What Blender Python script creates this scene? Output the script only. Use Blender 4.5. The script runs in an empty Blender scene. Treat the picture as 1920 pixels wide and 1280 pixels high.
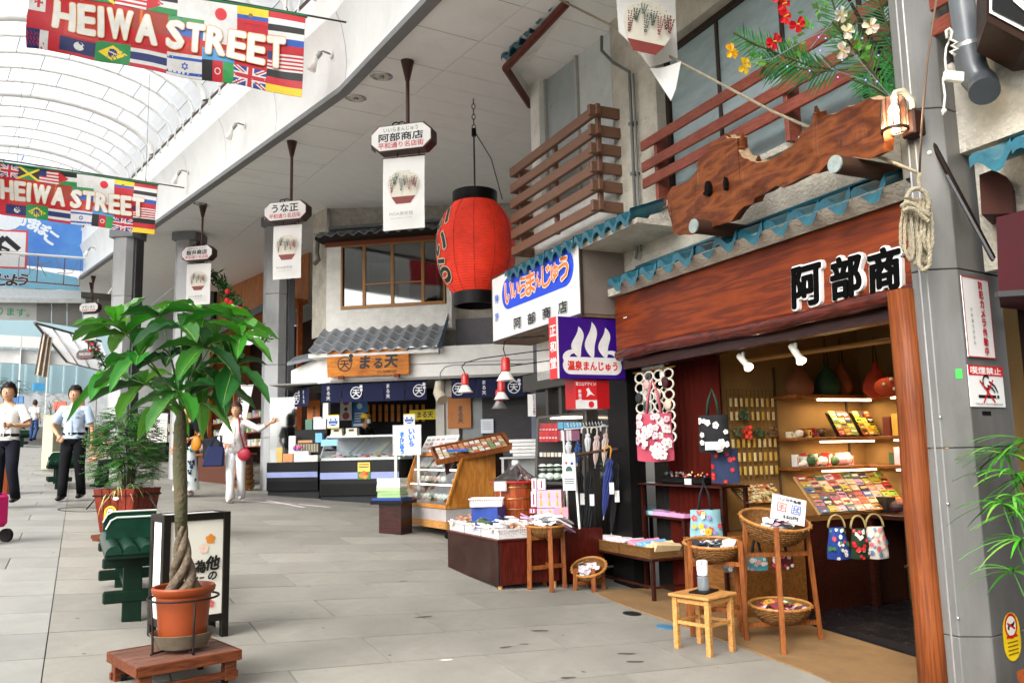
import bpy,bmesh,math,random
from mathutils import Vector,Matrix,noise
C=bpy.context.scene;COL=C.collection
V=Vector;PI=math.pi;rad=math.radians
FPX=1560.;CH=1.38;PIT=math.atan(207/FPX);ROL=.0217
FW=V((0,math.cos(PIT),math.sin(PIT)));UP0=V((0,-math.sin(PIT),math.cos(PIT)));RT0=V((1,0,0))
RR=RT0*math.cos(ROL)-UP0*math.sin(ROL);UU=RT0*math.sin(ROL)+UP0*math.cos(ROL)
CAM=V((0,0,CH))
cd=bpy.data.cameras.new('camera');cam=bpy.data.objects.new('camera',cd);COL.objects.link(cam)
cam.matrix_world=Matrix(((RR.x,UU.x,-FW.x,0),(RR.y,UU.y,-FW.y,0),(RR.z,UU.z,-FW.z,CH),(0,0,0,1)))
cd.sensor_width=36;cd.lens=FPX/1920*36;cd.clip_end=600;cd.clip_start=.05
cd.dof.use_dof=True;cd.dof.focus_distance=8.0;cd.dof.aperture_fstop=6.3
C.camera=cam
w=bpy.data.worlds.new('World');C.world=w;w.use_nodes=True
nt=w.node_tree;bg=nt.nodes['Background'];sky=nt.nodes.new('ShaderNodeTexSky')
sky.sky_type='NISHITA';sky.sun_disc=False;sky.sun_elevation=rad(38);sky.sun_rotation=rad(215)
sky.dust_density=5;sky.air_density=1.2
hs=nt.nodes.new('ShaderNodeHueSaturation');hs.inputs['Saturation'].default_value=.10
nt.links.new(sky.outputs[0],hs.inputs['Color']);nt.links.new(hs.outputs[0],bg.inputs[0]);bg.inputs[1].default_value=.15
sl=bpy.data.lights.new('sun','SUN');sl.energy=1.1;sl.angle=rad(35);sl.color=(1,.97,.92)
so=bpy.data.objects.new('sun',sl);COL.objects.link(so)
_el,_ro=rad(38),rad(215)
_sd=V((math.sin(_ro)*math.cos(_el),math.cos(_ro)*math.cos(_el),math.sin(_el)))
so.rotation_euler=_sd.to_track_quat('Z','Y').to_euler();so.location=(0,0,30)
C.view_settings.view_transform='Standard';C.view_settings.look='None';C.view_settings.gamma=1
C.view_settings.exposure=1.32
C.cycles.use_denoising=True;C.cycles.max_bounces=10;C.cycles.transparent_max_bounces=24
C.cycles.diffuse_bounces=5;C.cycles.sample_clamp_indirect=8;C.cycles.caustics_reflective=False;C.cycles.caustics_refractive=False
def ray(u,v):return RR*((u-960)/FPX)+UU*((640-v)/FPX)+FW
def P(u,v,Y):d=ray(u,v);return CAM+d*(Y/d.y)
def PL(u,v,a,b,c):
 d=ray(u,v);return CAM+d*((c-CH)/(d.z-a*d.x-b*d.y))
GA,GB=-.073,.02
def gz(x,y):return GA*x+GB*y
def G(u,v):return PL(u,v,GA,GB,0)
def GX(u,v):
 p=G(u,v);return V((p.x,p.y,gz(p.x,p.y)))
CK=.065;CA=-.57*CK;CB=.82*CK;CC=5.9+CA*.3-CB*10.2
def cz(x,y):return CA*x+CB*y+CC
def Zv(x,y,v):
 k=(640-v)/FPX;n=UU-FW*k
 return CH-(x*n.x+y*n.y)/n.z
def pxm(p):return FPX/((V(p)-CAM).dot(FW))
class Fr:
 def __init__(s,O,deg):
  s.O=V((O[0],O[1],0));s.r=rad(deg);s.ex=V((math.cos(s.r),math.sin(s.r),0));s.ey=V((-math.sin(s.r),math.cos(s.r),0))
 def px(s,u,v,y=0):
  d=ray(u,v);t=((s.O-CAM).dot(s.ey)+y)/d.dot(s.ey);q=CAM+d*t
  return V(((q-s.O).dot(s.ex),y,q.z))
 def xs(s,u,v,x):
  d=ray(u,v);t=((s.O-CAM).dot(s.ex)+x)/d.dot(s.ex);q=CAM+d*t
  return V((x,(q-s.O).dot(s.ey),q.z))
 def loc(s,q):q=V(q)-s.O;return V((q.dot(s.ex),q.dot(s.ey),q.z))
 def w(s,x,y,z=0):return s.O+s.ex*x+s.ey*y+V((0,0,z))
MC={}
def srgb(h):
 if isinstance(h,str):
  h=h.lstrip('#');r=[int(h[i:i+2],16)/255 for i in(0,2,4)]
  return tuple(x/12.92 if x<=.04045 else((x+.055)/1.055)**2.4 for x in r)
 return tuple(h)
def M(name,col,rough=.6,metal=0,var=.12,scale=6,bump=.08,bs=80,coat=0,spec=.35,stretch=None,col2=None,emis=0,trans=0,alpha=1,dirt=0):
 if name in MC:return MC[name]
 m=bpy.data.materials.new(name);MC[name]=m;m.use_nodes=True;n=m.node_tree.nodes;L=m.node_tree.links.new
 b=n['Principled BSDF'];col=srgb(col)
 if max(col)<.03 and spec==.35:spec=.15
 tc=n.new('ShaderNodeTexCoord');mp=n.new('ShaderNodeMapping');L(tc.outputs['Object'],mp.inputs[0])
 if stretch:mp.inputs['Scale'].default_value=stretch
 nz=n.new('ShaderNodeTexNoise');nz.inputs['Scale'].default_value=scale;nz.inputs['Detail'].default_value=6;nz.inputs['Roughness'].default_value=.65
 L(mp.outputs[0],nz.inputs[0])
 mx=n.new('ShaderNodeMix');mx.data_type='RGBA'
 c2=srgb(col2)if col2 else tuple(min(1,c*(1+var))for c in col)
 c1=col if col2 else tuple(c*(1-var)for c in col)
 mx.inputs[6].default_value=(*c1,1);mx.inputs[7].default_value=(*c2,1)
 rp=n.new('ShaderNodeMapRange');rp.inputs[1].default_value=.32;rp.inputs[2].default_value=.68
 L(nz.outputs[0],rp.inputs[0]);L(rp.outputs[0],mx.inputs[0])
 out=mx.outputs[2]
 if dirt:
  n2=n.new('ShaderNodeTexNoise');n2.inputs['Scale'].default_value=1.7;n2.inputs['Detail'].default_value=9;n2.inputs['Roughness'].default_value=.75
  L(tc.outputs['Object'],n2.inputs[0]);r2=n.new('ShaderNodeMapRange');r2.inputs[1].default_value=.5;r2.inputs[2].default_value=.75;r2.inputs[4].default_value=dirt
  L(n2.outputs[0],r2.inputs[0]);m2=n.new('ShaderNodeMix');m2.data_type='RGBA';m2.inputs[7].default_value=(.09,.08,.065,1)
  L(out,m2.inputs[6]);L(r2.outputs[0],m2.inputs[0]);out=m2.outputs[2]
 L(out,b.inputs['Base Color'])
 b.inputs['Roughness'].default_value=rough;b.inputs['Metallic'].default_value=metal;b.inputs['Specular IOR Level'].default_value=spec
 b.inputs['Coat Weight'].default_value=coat;b.inputs['Coat Roughness'].default_value=.15
 if trans:b.inputs['Transmission Weight'].default_value=trans
 if alpha<1:b.inputs['Alpha'].default_value=alpha
 if emis:b.inputs['Emission Color'].default_value=(*col,1);b.inputs['Emission Strength'].default_value=emis
 if bump:
  nb=n.new('ShaderNodeTexNoise');nb.inputs['Scale'].default_value=bs;nb.inputs['Detail'].default_value=5
  L(mp.outputs[0],nb.inputs[0]);bp=n.new('ShaderNodeBump');bp.inputs['Strength'].default_value=min(1,bump*4);bp.inputs['Distance'].default_value=.01*max(.2,bump*5)
  L(nb.outputs[0],bp.inputs['Height']);L(bp.outputs[0],b.inputs['Normal'])
  rr=n.new('ShaderNodeMapRange');rr.inputs[3].default_value=max(.02,rough-.1);rr.inputs[4].default_value=min(1,rough+.12)
  L(nz.outputs[0],rr.inputs[0]);L(rr.outputs[0],b.inputs['Roughness'])
 return m
def VC(name='painted',rough=.5,coat=0,bump=.03,spec=.4,metal=0,trl=0,alpha=1):
 if name in MC:return MC[name]
 m=bpy.data.materials.new(name);MC[name]=m;m.use_nodes=True;n=m.node_tree.nodes;L=m.node_tree.links.new
 b=n['Principled BSDF'];a=n.new('ShaderNodeAttribute');a.attribute_name='Col'
 nz=n.new('ShaderNodeTexNoise');nz.inputs['Scale'].default_value=14;nz.inputs['Detail'].default_value=6
 tc=n.new('ShaderNodeTexCoord');L(tc.outputs['Object'],nz.inputs[0])
 mr=n.new('ShaderNodeMapRange');mr.inputs[3].default_value=.82;mr.inputs[4].default_value=1.12;L(nz.outputs[0],mr.inputs[0])
 vm=n.new('ShaderNodeVectorMath');vm.operation='SCALE';L(a.outputs['Color'],vm.inputs[0]);L(mr.outputs[0],vm.inputs['Scale'])
 L(vm.outputs[0],b.inputs['Base Color']);b.inputs['Roughness'].default_value=rough;b.inputs['Coat Weight'].default_value=coat
 b.inputs['Specular IOR Level'].default_value=spec;b.inputs['Metallic'].default_value=metal
 if alpha<1:b.inputs['Alpha'].default_value=alpha
 if bump:
  nb=n.new('ShaderNodeTexNoise');nb.inputs['Scale'].default_value=45;L(tc.outputs['Object'],nb.inputs[0])
  bp=n.new('ShaderNodeBump');bp.inputs['Strength'].default_value=.3;bp.inputs['Distance'].default_value=bump*.1;L(nb.outputs[0],bp.inputs['Height']);L(bp.outputs[0],b.inputs['Normal'])
 if trl:
  t=n.new('ShaderNodeBsdfTranslucent');L(vm.outputs[0],t.inputs[0]);ms=n.new('ShaderNodeMixShader');ms.inputs[0].default_value=trl
  L(b.outputs[0],ms.inputs[1]);L(t.outputs[0],ms.inputs[2]);L(ms.outputs[0],n['Material Output'].inputs[0])
 return m
def wood(name,c1,c2,scale=3,stretch=(1,8,8),rough=.45,coat=0,bump=.05,rings=True):
 if name in MC:return MC[name]
 m=bpy.data.materials.new(name);MC[name]=m;m.use_nodes=True;n=m.node_tree.nodes;L=m.node_tree.links.new
 b=n['Principled BSDF'];tc=n.new('ShaderNodeTexCoord');mp=n.new('ShaderNodeMapping');mp.inputs['Scale'].default_value=stretch;L(tc.outputs['Object'],mp.inputs[0])
 nz=n.new('ShaderNodeTexNoise');nz.inputs['Scale'].default_value=scale;nz.inputs['Detail'].default_value=8;nz.inputs['Distortion'].default_value=.3;L(mp.outputs[0],nz.inputs[0])
 mul=n.new('ShaderNodeMath');mul.operation='MULTIPLY';mul.inputs[1].default_value=5 if rings else 1;L(nz.outputs[0],mul.inputs[0])
 fr=n.new('ShaderNodeMath');fr.operation='PINGPONG';fr.inputs[1].default_value=.5 if rings else 1;L(mul.outputs[0],fr.inputs[0])
 mr=n.new('ShaderNodeMapRange');mr.inputs[2].default_value=.5 if rings else 1;L(fr.outputs[0],mr.inputs[0])
 mx=n.new('ShaderNodeMix');mx.data_type='RGBA';mx.inputs[6].default_value=(*srgb(c1),1);mx.inputs[7].default_value=(*srgb(c2),1)
 L(mr.outputs[0],mx.inputs[0])
 n2=n.new('ShaderNodeTexNoise');n2.inputs['Scale'].default_value=2.2;n2.inputs['Detail'].default_value=4;L(tc.outputs['Object'],n2.inputs[0])
 m2=n.new('ShaderNodeMix');m2.data_type='RGBA';m2.blend_type='MULTIPLY';m2.inputs[7].default_value=(.68,.62,.58,1);r2=n.new('ShaderNodeMapRange');r2.inputs[1].default_value=.45;r2.inputs[2].default_value=.75
 L(n2.outputs[0],r2.inputs[0]);L(r2.outputs[0],m2.inputs[0]);L(mx.outputs[2],m2.inputs[6]);L(m2.outputs[2],b.inputs['Base Color'])
 b.inputs['Roughness'].default_value=rough;b.inputs['Coat Weight'].default_value=coat*.5;b.inputs['Coat Roughness'].default_value=.2;b.inputs['Specular IOR Level'].default_value=.22
 bp=n.new('ShaderNodeBump');bp.inputs['Strength'].default_value=.35;bp.inputs['Distance'].default_value=bump*.1;L(nz.outputs[0],bp.inputs['Height']);L(bp.outputs[0],b.inputs['Normal'])
 return m
def glass(name,tint=(.9,.95,.95),rough=.03,mixf=.12,pattern=0):
 if name in MC:return MC[name]
 m=bpy.data.materials.new(name);MC[name]=m;m.use_nodes=True;n=m.node_tree.nodes;L=m.node_tree.links.new
 n.remove(n['Principled BSDF']);t=n.new('ShaderNodeBsdfTransparent');t.inputs[0].default_value=(*tint,1)
 g=n.new('ShaderNodeBsdfGlossy');g.inputs['Roughness'].default_value=rough;g.inputs[0].default_value=(1,1,1,1)
 lw=n.new('ShaderNodeLayerWeight');lw.inputs[0].default_value=.35;mr=n.new('ShaderNodeMapRange');mr.inputs[3].default_value=mixf;mr.inputs[4].default_value=.9
 L(lw.outputs['Fresnel'],mr.inputs[0]);ms=n.new('ShaderNodeMixShader');L(mr.outputs[0],ms.inputs[0]);L(t.outputs[0],ms.inputs[1]);L(g.outputs[0],ms.inputs[2])
 L(ms.outputs[0],n['Material Output'].inputs[0]);return m
def transl(name,col,tr=.35,rough=.5,tex=0):
 if name in MC:return MC[name]
 m=bpy.data.materials.new(name);MC[name]=m;m.use_nodes=True;n=m.node_tree.nodes;L=m.node_tree.links.new
 n.remove(n['Principled BSDF']);c=(*srgb(col),1)
 a=n.new('ShaderNodeBsdfTranslucent');a.inputs[0].default_value=c;d=n.new('ShaderNodeBsdfDiffuse');d.inputs[0].default_value=c
 t=n.new('ShaderNodeBsdfTransparent');t.inputs[0].default_value=c
 s1=n.new('ShaderNodeMixShader');s1.inputs[0].default_value=.35;L(a.outputs[0],s1.inputs[1]);L(d.outputs[0],s1.inputs[2])
 s2=n.new('ShaderNodeMixShader');s2.inputs[0].default_value=tr;L(s1.outputs[0],s2.inputs[1]);L(t.outputs[0],s2.inputs[2])
 L(s2.outputs[0],n['Material Output'].inputs[0]);return m
def emit(name,col,s):
 if name in MC:return MC[name]
 m=bpy.data.materials.new(name);MC[name]=m;m.use_nodes=True;n=m.node_tree.nodes;b=n['Principled BSDF']
 b.inputs['Base Color'].default_value=(*srgb(col),1);b.inputs['Emission Color'].default_value=(*srgb(col),1);b.inputs['Emission Strength'].default_value=s;return m
class MB:
 def __init__(s):s.v=[];s.f=[];s.c=[];s.m=Matrix.Identity(4);s.has=False
 def add(s,vs,fs,col=None):
  b=len(s.v);mm=s.m
  s.v.extend([tuple(mm@V(p))for p in vs]);s.f.extend([tuple(i+b for i in f)for f in fs])
  if col is not None:s.has=True;col=srgb(col)
  s.c.extend([col]*len(fs));return s
 def box(s,x0,x1,y0,y1,z0,z1,col=None):
  vs=[(x,y,z)for z in(z0,z1)for y in(y0,y1)for x in(x0,x1)]
  return s.add(vs,[(0,2,3,1),(4,5,7,6),(0,1,5,4),(2,6,7,3),(0,4,6,2),(1,3,7,5)],col)
 def obox(s,c,sz,mat=None,col=None):
  c=V(c);h=[q/2 for q in sz];R=(mat or Matrix.Identity(3)).to_3x3()
  vs=[c+R@V((x*h[0],y*h[1],z*h[2]))for z in(-1,1)for y in(-1,1)for x in(-1,1)]
  return s.add(vs,[(0,2,3,1),(4,5,7,6),(0,1,5,4),(2,6,7,3),(0,4,6,2),(1,3,7,5)],col)
 def beam(s,a,b,wd,hg,col=None,upv=V((0,0,1))):
  a,b=V(a),V(b);d=(b-a).normalized();sd=d.cross(upv)
  if sd.length<1e-4:sd=d.cross(V((1,0,0)))
  sd.normalize();u2=sd.cross(d)
  vs=[q+sd*(i*wd/2)+u2*(j*hg/2)for q in(a,b)for j in(-1,1)for i in(-1,1)]
  return s.add(vs,[(0,2,3,1),(4,5,7,6),(0,1,5,4),(2,6,7,3),(0,4,6,2),(1,3,7,5)],col)
 def tube(s,pts,r,n=8,col=None,caps=True,closed=False):
  pts=[V(p)for p in pts];k=len(pts);rs=r if hasattr(r,'__len__')else[r]*k;vs=[];fs=[];u=None
  for i,p in enumerate(pts):
   if closed:d=pts[(i+1)%k]-pts[i-1]
   else:d=(pts[min(i+1,k-1)]-pts[max(i-1,0)])
   d.normalize()
   if u is None:u=d.cross(V((0,0,1)));u=d.cross(V((1,0,0)))if u.length<1e-3 else u
   u=(u-d*u.dot(d)).normalized();w_=d.cross(u)
   for j in range(n):
    a=2*PI*j/n;vs.append(p+(u*math.cos(a)+w_*math.sin(a))*rs[i])
  for i in range(k if closed else k-1):
   i2=(i+1)%k
   for j in range(n):fs.append((i*n+j,i*n+(j+1)%n,i2*n+(j+1)%n,i2*n+j))
  if caps and not closed:fs.append(tuple(range(n))[::-1]);fs.append(tuple((k-1)*n+j for j in range(n)))
  return s.add(vs,fs,col)
 def cyl(s,a,b,r0,r1=None,n=12,col=None):return s.tube([a,b],[r0,r0 if r1 is None else r1],n,col)
 def lathe(s,prof,n=24,c=(0,0,0),col=None,sx=1,sy=1):
  vs=[];fs=[];k=len(prof)
  for r,z in prof:
   for j in range(n):
    a=2*PI*j/n;vs.append((c[0]+r*math.cos(a)*sx,c[1]+r*math.sin(a)*sy,c[2]+z))
  for i in range(k-1):
   for j in range(n):fs.append((i*n+j,i*n+(j+1)%n,(i+1)*n+(j+1)%n,(i+1)*n+j))
  mr=max(p[0]for p in prof);ring=abs(prof[0][1]-prof[-1][1])<.35*mr and prof[0][0]>.5*mr and prof[-1][0]>.5*mr
  if prof[0][0]>1e-4 and not ring:fs.append(tuple(range(n))[::-1])
  if prof[-1][0]>1e-4 and not ring:fs.append(tuple((k-1)*n+j for j in range(n)))
  return s.add(vs,fs,col)
 def prism(s,poly,y0,y1,col=None):
  n=len(poly);vs=[(p[0],y0,p[1])for p in poly]+[(p[0],y1,p[1])for p in poly]
  return s.add(vs,[tuple(range(n)),tuple(range(2*n-1,n-1,-1))]+[(i,i+n,(i+1)%n+n,(i+1)%n)for i in range(n)],col)
 def poly(s,pts,col=None):return s.add(pts,[tuple(range(len(pts)))],col)
 def sph(s,c,r,n=10,m=7,col=None,sz=(1,1,1)):
  vs=[];fs=[]
  for i in range(m+1):
   t=PI*i/m
   for j in range(n):
    a=2*PI*j/n;vs.append((c[0]+r*sz[0]*math.sin(t)*math.cos(a),c[1]+r*sz[1]*math.sin(t)*math.sin(a),c[2]+r*sz[2]*math.cos(t)))
  for i in range(m):
   for j in range(n):fs.append((i*n+j,(i+1)*n+j,(i+1)*n+(j+1)%n,i*n+(j+1)%n))
  return s.add(vs,fs,col)
 def grid(s,fn,nu,nv,col=None,flip=False):
  vs=[fn(i/nu,j/nv)for j in range(nv+1)for i in range(nu+1)];fs=[]
  for j in range(nv):
   for i in range(nu):
    a=j*(nu+1)+i;q=(a,a+1,a+nu+2,a+nu+1);fs.append(q[::-1]if flip else q)
  return s.add(vs,fs,col)
 def build(s,name,mat,parent=None,smooth=False,bevel=0,weld=False,**kw):
  me=bpy.data.meshes.new(name);me.from_pydata(s.v,[],s.f)
  if s.has:
   ca=me.color_attributes.new('Col','FLOAT_COLOR','CORNER');arr=[]
   for f,c in zip(s.f,s.c):
    c=c or(.8,.8,.8);arr.extend([c[0],c[1],c[2],1.0]*len(f))
   ca.data.foreach_set('color',arr)
  if bevel or weld or smooth:
   bm=bmesh.new();bm.from_mesh(me)
   if smooth or weld:bmesh.ops.remove_doubles(bm,verts=bm.verts,dist=1e-5)
   if bevel:
    ed=[e for e in bm.edges if len(e.link_faces)==2 and e.calc_face_angle(0)>.6]
    bmesh.ops.bevel(bm,geom=ed,offset=bevel,segments=1,affect='EDGES',clamp_overlap=True)
   bm.to_mesh(me);bm.free()
  if smooth:
   me.polygons.foreach_set('use_smooth',[True]*len(me.polygons))
   if smooth!=2:
    try:me.set_sharp_from_angle(angle=rad(40))
    except Exception:pass
  for q in(mat if isinstance(mat,(list,tuple))else[mat]):me.materials.append(q)
  o=bpy.data.objects.new(name,me);COL.objects.link(o)
  if parent is not None:o.parent=parent
  for k,x in kw.items():
   if k in('location','rotation_euler'):setattr(o,k,x)
   else:o[k]=x
  return o
def T(name,label,cat,loc=(0,0,0),rz=0,group=None,rot=None):
 o=bpy.data.objects.new(name,None);COL.objects.link(o);o.location=loc;o.rotation_euler=rot or(0,0,rz)
 o['label']=label;o['category']=cat;o.empty_display_size=.1
 if group:o['group']=group
 return o
def tag(o,label,cat,group=None):
 o['label']=label;o['category']=cat
 if group:o['group']=group
 return o
def recentre(o,loc):
 o.data.transform(Matrix.Translation(-V(loc)));o.location=loc;return o
def struct(o):o['kind']='structure';return o
def dup(root,loc,rz=None,label=None,rot=None):
 r=root.copy();COL.objects.link(r);r.location=loc
 if rot:r.rotation_euler=rot
 elif rz is not None:r.rotation_euler=(0,0,rz)
 if label:r['label']=label
 for ch in list(root.children):
  c=ch.copy();COL.objects.link(c);c.parent=r
  for g in list(ch.children):
   d=g.copy();COL.objects.link(d);d.parent=c
 return r
TXC={}
def glyphs(t,off=0,res=2,spacing=1):
 k=(t,off,res,spacing)
 if k in TXC:return TXC[k]
 cu=bpy.data.curves.new('t','FONT');cu.body=t;cu.offset=off;cu.resolution_u=res;cu.align_x='CENTER';cu.align_y='CENTER';cu.space_character=spacing
 ob=bpy.data.objects.new('t',cu);COL.objects.link(ob)
 dg=bpy.context.evaluated_depsgraph_get();me=bpy.data.meshes.new_from_object(ob.evaluated_get(dg))
 r=([(v.co.x,v.co.y)for v in me.vertices],[tuple(p.vertices)for p in me.polygons])
 if r[0]:
  xs=[p[0]for p in r[0]];ys=[p[1]for p in r[0]];cx,cy=(min(xs)+max(xs))/2,(min(ys)+max(ys))/2
  r=([(x-cx,y-cy)for x,y in r[0]],r[1],max(xs)-min(xs),max(ys)-min(ys))
 else:r=([],[],1,1)
 bpy.data.objects.remove(ob);bpy.data.curves.remove(cu);bpy.data.meshes.remove(me);TXC[k]=r;return r
class Pr:
 """flat print on a surface: 2D canvas (a,b) mapped by fn(a,b,h) into 3D; h = layer height"""
 def __init__(s,fn,step=.0012):s.mb=MB();s.fn=fn;s.h=.002;s.st=step
 maxe=0
 def _sub(s,pts,faces):
  out=[];P2=list(pts);cache={}
  st=[]
  for f in faces:
   for i in range(1,len(f)-1):st.append((f[0],f[i],f[i+1]))
  while st:
   a,b,c=st.pop();e=[(math.dist(P2[a],P2[b]),a,b,c),(math.dist(P2[b],P2[c]),b,c,a),(math.dist(P2[c],P2[a]),c,a,b)]
   l,p,q,r=max(e)
   if l<=s.maxe:out.append((a,b,c));continue
   k=(min(p,q),max(p,q))
   if k not in cache:P2.append(((P2[p][0]+P2[q][0])/2,(P2[p][1]+P2[q][1])/2));cache[k]=len(P2)-1
   m=cache[k];st.append((p,m,r));st.append((m,q,r))
  return P2,out
 def _a(s,pts,faces,col,h=None):
  if s.maxe:pts,faces=s._sub(pts,faces)
  s.h+=0 if h is not None else s.st*.25
  hh=h if h is not None else s.h
  s.mb.add([s.fn(x,y,hh)for x,y in pts],faces,col)
 def rect(s,x0,y0,x1,y1,col,nx=1,ny=1):
  pts=[(x0+(x1-x0)*i/nx,y0+(y1-y0)*j/ny)for j in range(ny+1)for i in range(nx+1)]
  s._a(pts,[(j*(nx+1)+i,j*(nx+1)+i+1,(j+1)*(nx+1)+i+1,(j+1)*(nx+1)+i)for j in range(ny)for i in range(nx)],col)
 def poly(s,pts,col):s._a(pts,[tuple(range(len(pts)))],col)
 def disc(s,x,y,r,col,n=20,ry=None):s.poly([(x+r*math.cos(2*PI*i/n),y+(ry or r)*math.sin(2*PI*i/n))for i in range(n)],col)
 def ring(s,x,y,r,w_,col,n=24,a0=0,a1=360,ry=None):
  k=(ry or r)/r;pts=[];N=n
  for i in range(N+1):
   a=rad(a0+(a1-a0)*i/N);pts+=[(x+(r-w_/2)*math.cos(a),y+(r-w_/2)*math.sin(a)*k),(x+(r+w_/2)*math.cos(a),y+(r+w_/2)*math.sin(a)*k)]
  s._a(pts,[(2*i,2*i+1,2*i+3,2*i+2)for i in range(N)],col)
 def line(s,pts,w_,col):
  for(a,b),(c,d)in zip(pts,pts[1:]):
   L_=math.hypot(c-a,d-b)or 1;nx,ny=-(d-b)/L_*w_/2,(c-a)/L_*w_/2
   s.poly([(a+nx,b+ny),(a-nx,b-ny),(c-nx,d-ny),(c+nx,d+ny)],col)
 def text(s,t,x,y,h,col,wd=None,off=0,rot=0,res=2,outline=None,shear=0,hx=1):
  """centred text, cap box height h, optional full width wd"""
  base=glyphs(t,0,res);sy=h/base[3];sx=(wd/base[2])if wd else sy*hx
  ca,sa=math.cos(rot),math.sin(rot)
  def put(o_,cl):
   g=base;r=o_*h;n=0 if r<=0 else(8 if o_<.06 else 14)
   for k in range(max(1,n)):
    ox,oy=(r*math.cos(2*PI*k/n),r*math.sin(2*PI*k/n))if n else(0,0)
    pts=[((px_*sx+py*sy*shear)+ox,py*sy+oy)for px_,py in g[0]]
    s.h+=.00004;s._a([(x+a*ca-b*sa,y+a*sa+b*ca)for a,b in pts],g[1],cl,s.h)
   s.h+=s.st*.3
  if outline:
   for o_,cl in outline:put(o_,cl)
  put(off,col)
 def vtext(s,t,x,y,h,step,col,off=0,**k):
  for i,ch in enumerate(t):s.text(ch,x,y-i*step,h,col,off=off,**k)
 def build(s,name='print',parent=None,mat=None,**kw):
  o=s.mb.build(name,mat or VC('print_ink',.45,bump=0),parent,**kw)
  if name!='lettering' and parent:o['kind']='stuff'
  return o
def on_y(y0=0):return lambda a,b,h:(a,y0-h,b)
def tris(o):return len(o.data.polygons)
RND=random.Random(7)
NG=V((-GA,-GB,1)).normalized()
def gbasis(deg):
 r=rad(deg);ex=V((math.cos(r),math.sin(r),0));ex.z=gz(ex.x,ex.y);ex.normalize();ey=NG.cross(ex)
 return Matrix((ex,ey,NG)).transposed()
mGround=M('joint_mortar','#3f3c36',.9,var=.25,scale=9,bump=.1,bs=60)
mb=MB().grid(lambda a,b:(-90+a*150,-15+b*130,gz(-90+a*150,-15+b*130)-.022),12,12);struct(mb.build('ground',mGround))
def stone_mat(name,c,c2):
 m=M(name,c,.62,var=.2,scale=1.4,bump=.12,bs=220,dirt=.35);n=m.node_tree.nodes;L=m.node_tree.links.new;b=n['Principled BSDF']
 src=b.inputs['Base Color'].links[0].from_socket
 oi=n.new('ShaderNodeObjectInfo');mr=n.new('ShaderNodeMapRange');mr.inputs[3].default_value=.86;mr.inputs[4].default_value=1.1;L(oi.outputs['Random'],mr.inputs[0])
 sp=n.new('ShaderNodeTexNoise');sp.inputs['Scale'].default_value=260;sp.inputs['Detail'].default_value=2;tc=n.new('ShaderNodeTexCoord');L(tc.outputs['Object'],sp.inputs[0])
 m2=n.new('ShaderNodeMapRange');m2.inputs[1].default_value=.3;m2.inputs[2].default_value=.7;m2.inputs[3].default_value=.62;m2.inputs[4].default_value=1.35;L(sp.outputs[0],m2.inputs[0])
 mu=n.new('ShaderNodeMath');mu.operation='MULTIPLY';L(mr.outputs[0],mu.inputs[0]);L(m2.outputs[0],mu.inputs[1])
 vm=n.new('ShaderNodeVectorMath');vm.operation='SCALE';L(src,vm.inputs[0]);L(mu.outputs[0],vm.inputs['Scale']);L(vm.outputs[0],b.inputs['Base Color']);return m
mSt=stone_mat('granite_paving',(.25,.237,.205),None);mSt2=stone_mat('pale_granite_paving',(.275,.268,.245),None)
SD=V((-.4617,.887,0));SC=V((.887,.4617,0));BR=gbasis(-62.5)
pav=bpy.data.objects.new('pavement',None);COL.objects.link(pav);pav['kind']='structure'
SLM={}
def slab(ln,lane):
 k=(round(ln,3),lane)
 if k not in SLM:
  mb=MB().box(-.3025,.3025,-ln/2+.0035,ln/2-.0035,-.03,0);o=mb.build('paving_slab',[mSt,mSt2][lane],pav);SLM[k]=o;return o
 o=SLM[k].copy();COL.objects.link(o);return o
stuffmb={0:MB(),1:MB()}
for row in range(-24,70):
 sc=3.08+.615*row+.3
 for lane in(0,1):
  iv=[];
  if lane==0:
   c=-.12;first=.61 if row%2 else 1.22
   while c<6.5:iv.append((c,c+first));c+=first;first=1.22
  else:
   c=-.118;first=[.4,1.02,.75][row%3]
   while c>-32:iv.append((c-first,c));c-=first;first=1.22
  for a,b in iv:
   p=SD*sc+SC*((a+b)/2)
   d=p.x/p.y if p.y>1.5 else 9;vis=-.95<d<.62
   if p.x>3.2 and not vis:continue
   p.z=gz(p.x,p.y)+RND.uniform(-.0008,.0008)
   if sc<13.6 and vis:o=slab(b-a,lane);o.location=p;o.rotation_euler=BR.to_euler()
   elif sc<38:m_=stuffmb[lane];m_.m=Matrix.Translation(p)@BR.to_4x4();m_.box(-.302,.302,-(b-a)/2+.003,(b-a)/2-.003,-.03,0)
for l_,m_ in stuffmb.items():
 o=m_.build('distant_paving_slabs',[mSt,mSt2][l_],pav);o['kind']='stuff'
def gring(name,u,v,r,label,cat,mat,w_=.012,fill=False):
 p=GX(u,v);mb=MB();
 if fill:mb.lathe([(0,.006),(r*.9,.006),(r,.004),(r,-.004)][::-1],28)
 else:mb.lathe([(r-w_,0),(r-w_,.005),(r,.005),(r,0)],40)
 o=mb.build(name,mat);o.location=p+V((0,0,.001));o.rotation_euler=BR.to_euler();tag(o,label,cat);return o
mIron=M('cast_iron','#2b2a29',.6,.6,bump=.05)
gring('manhole_cover',152,955,.3,'round dark manhole rim in the paving beside the red planter','manhole',mIron,.02)
gring('drain_lid',1185,1150,.075,'small dark round lid in the paving in front of the mat','drain lid',mIron,fill=True)
gring('drain_lid',1249,1175,.075,'small blue round lid in the paving beside the mat edge','drain lid',M('blue_lid','#3f6f8c',.5),fill=True)
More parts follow.
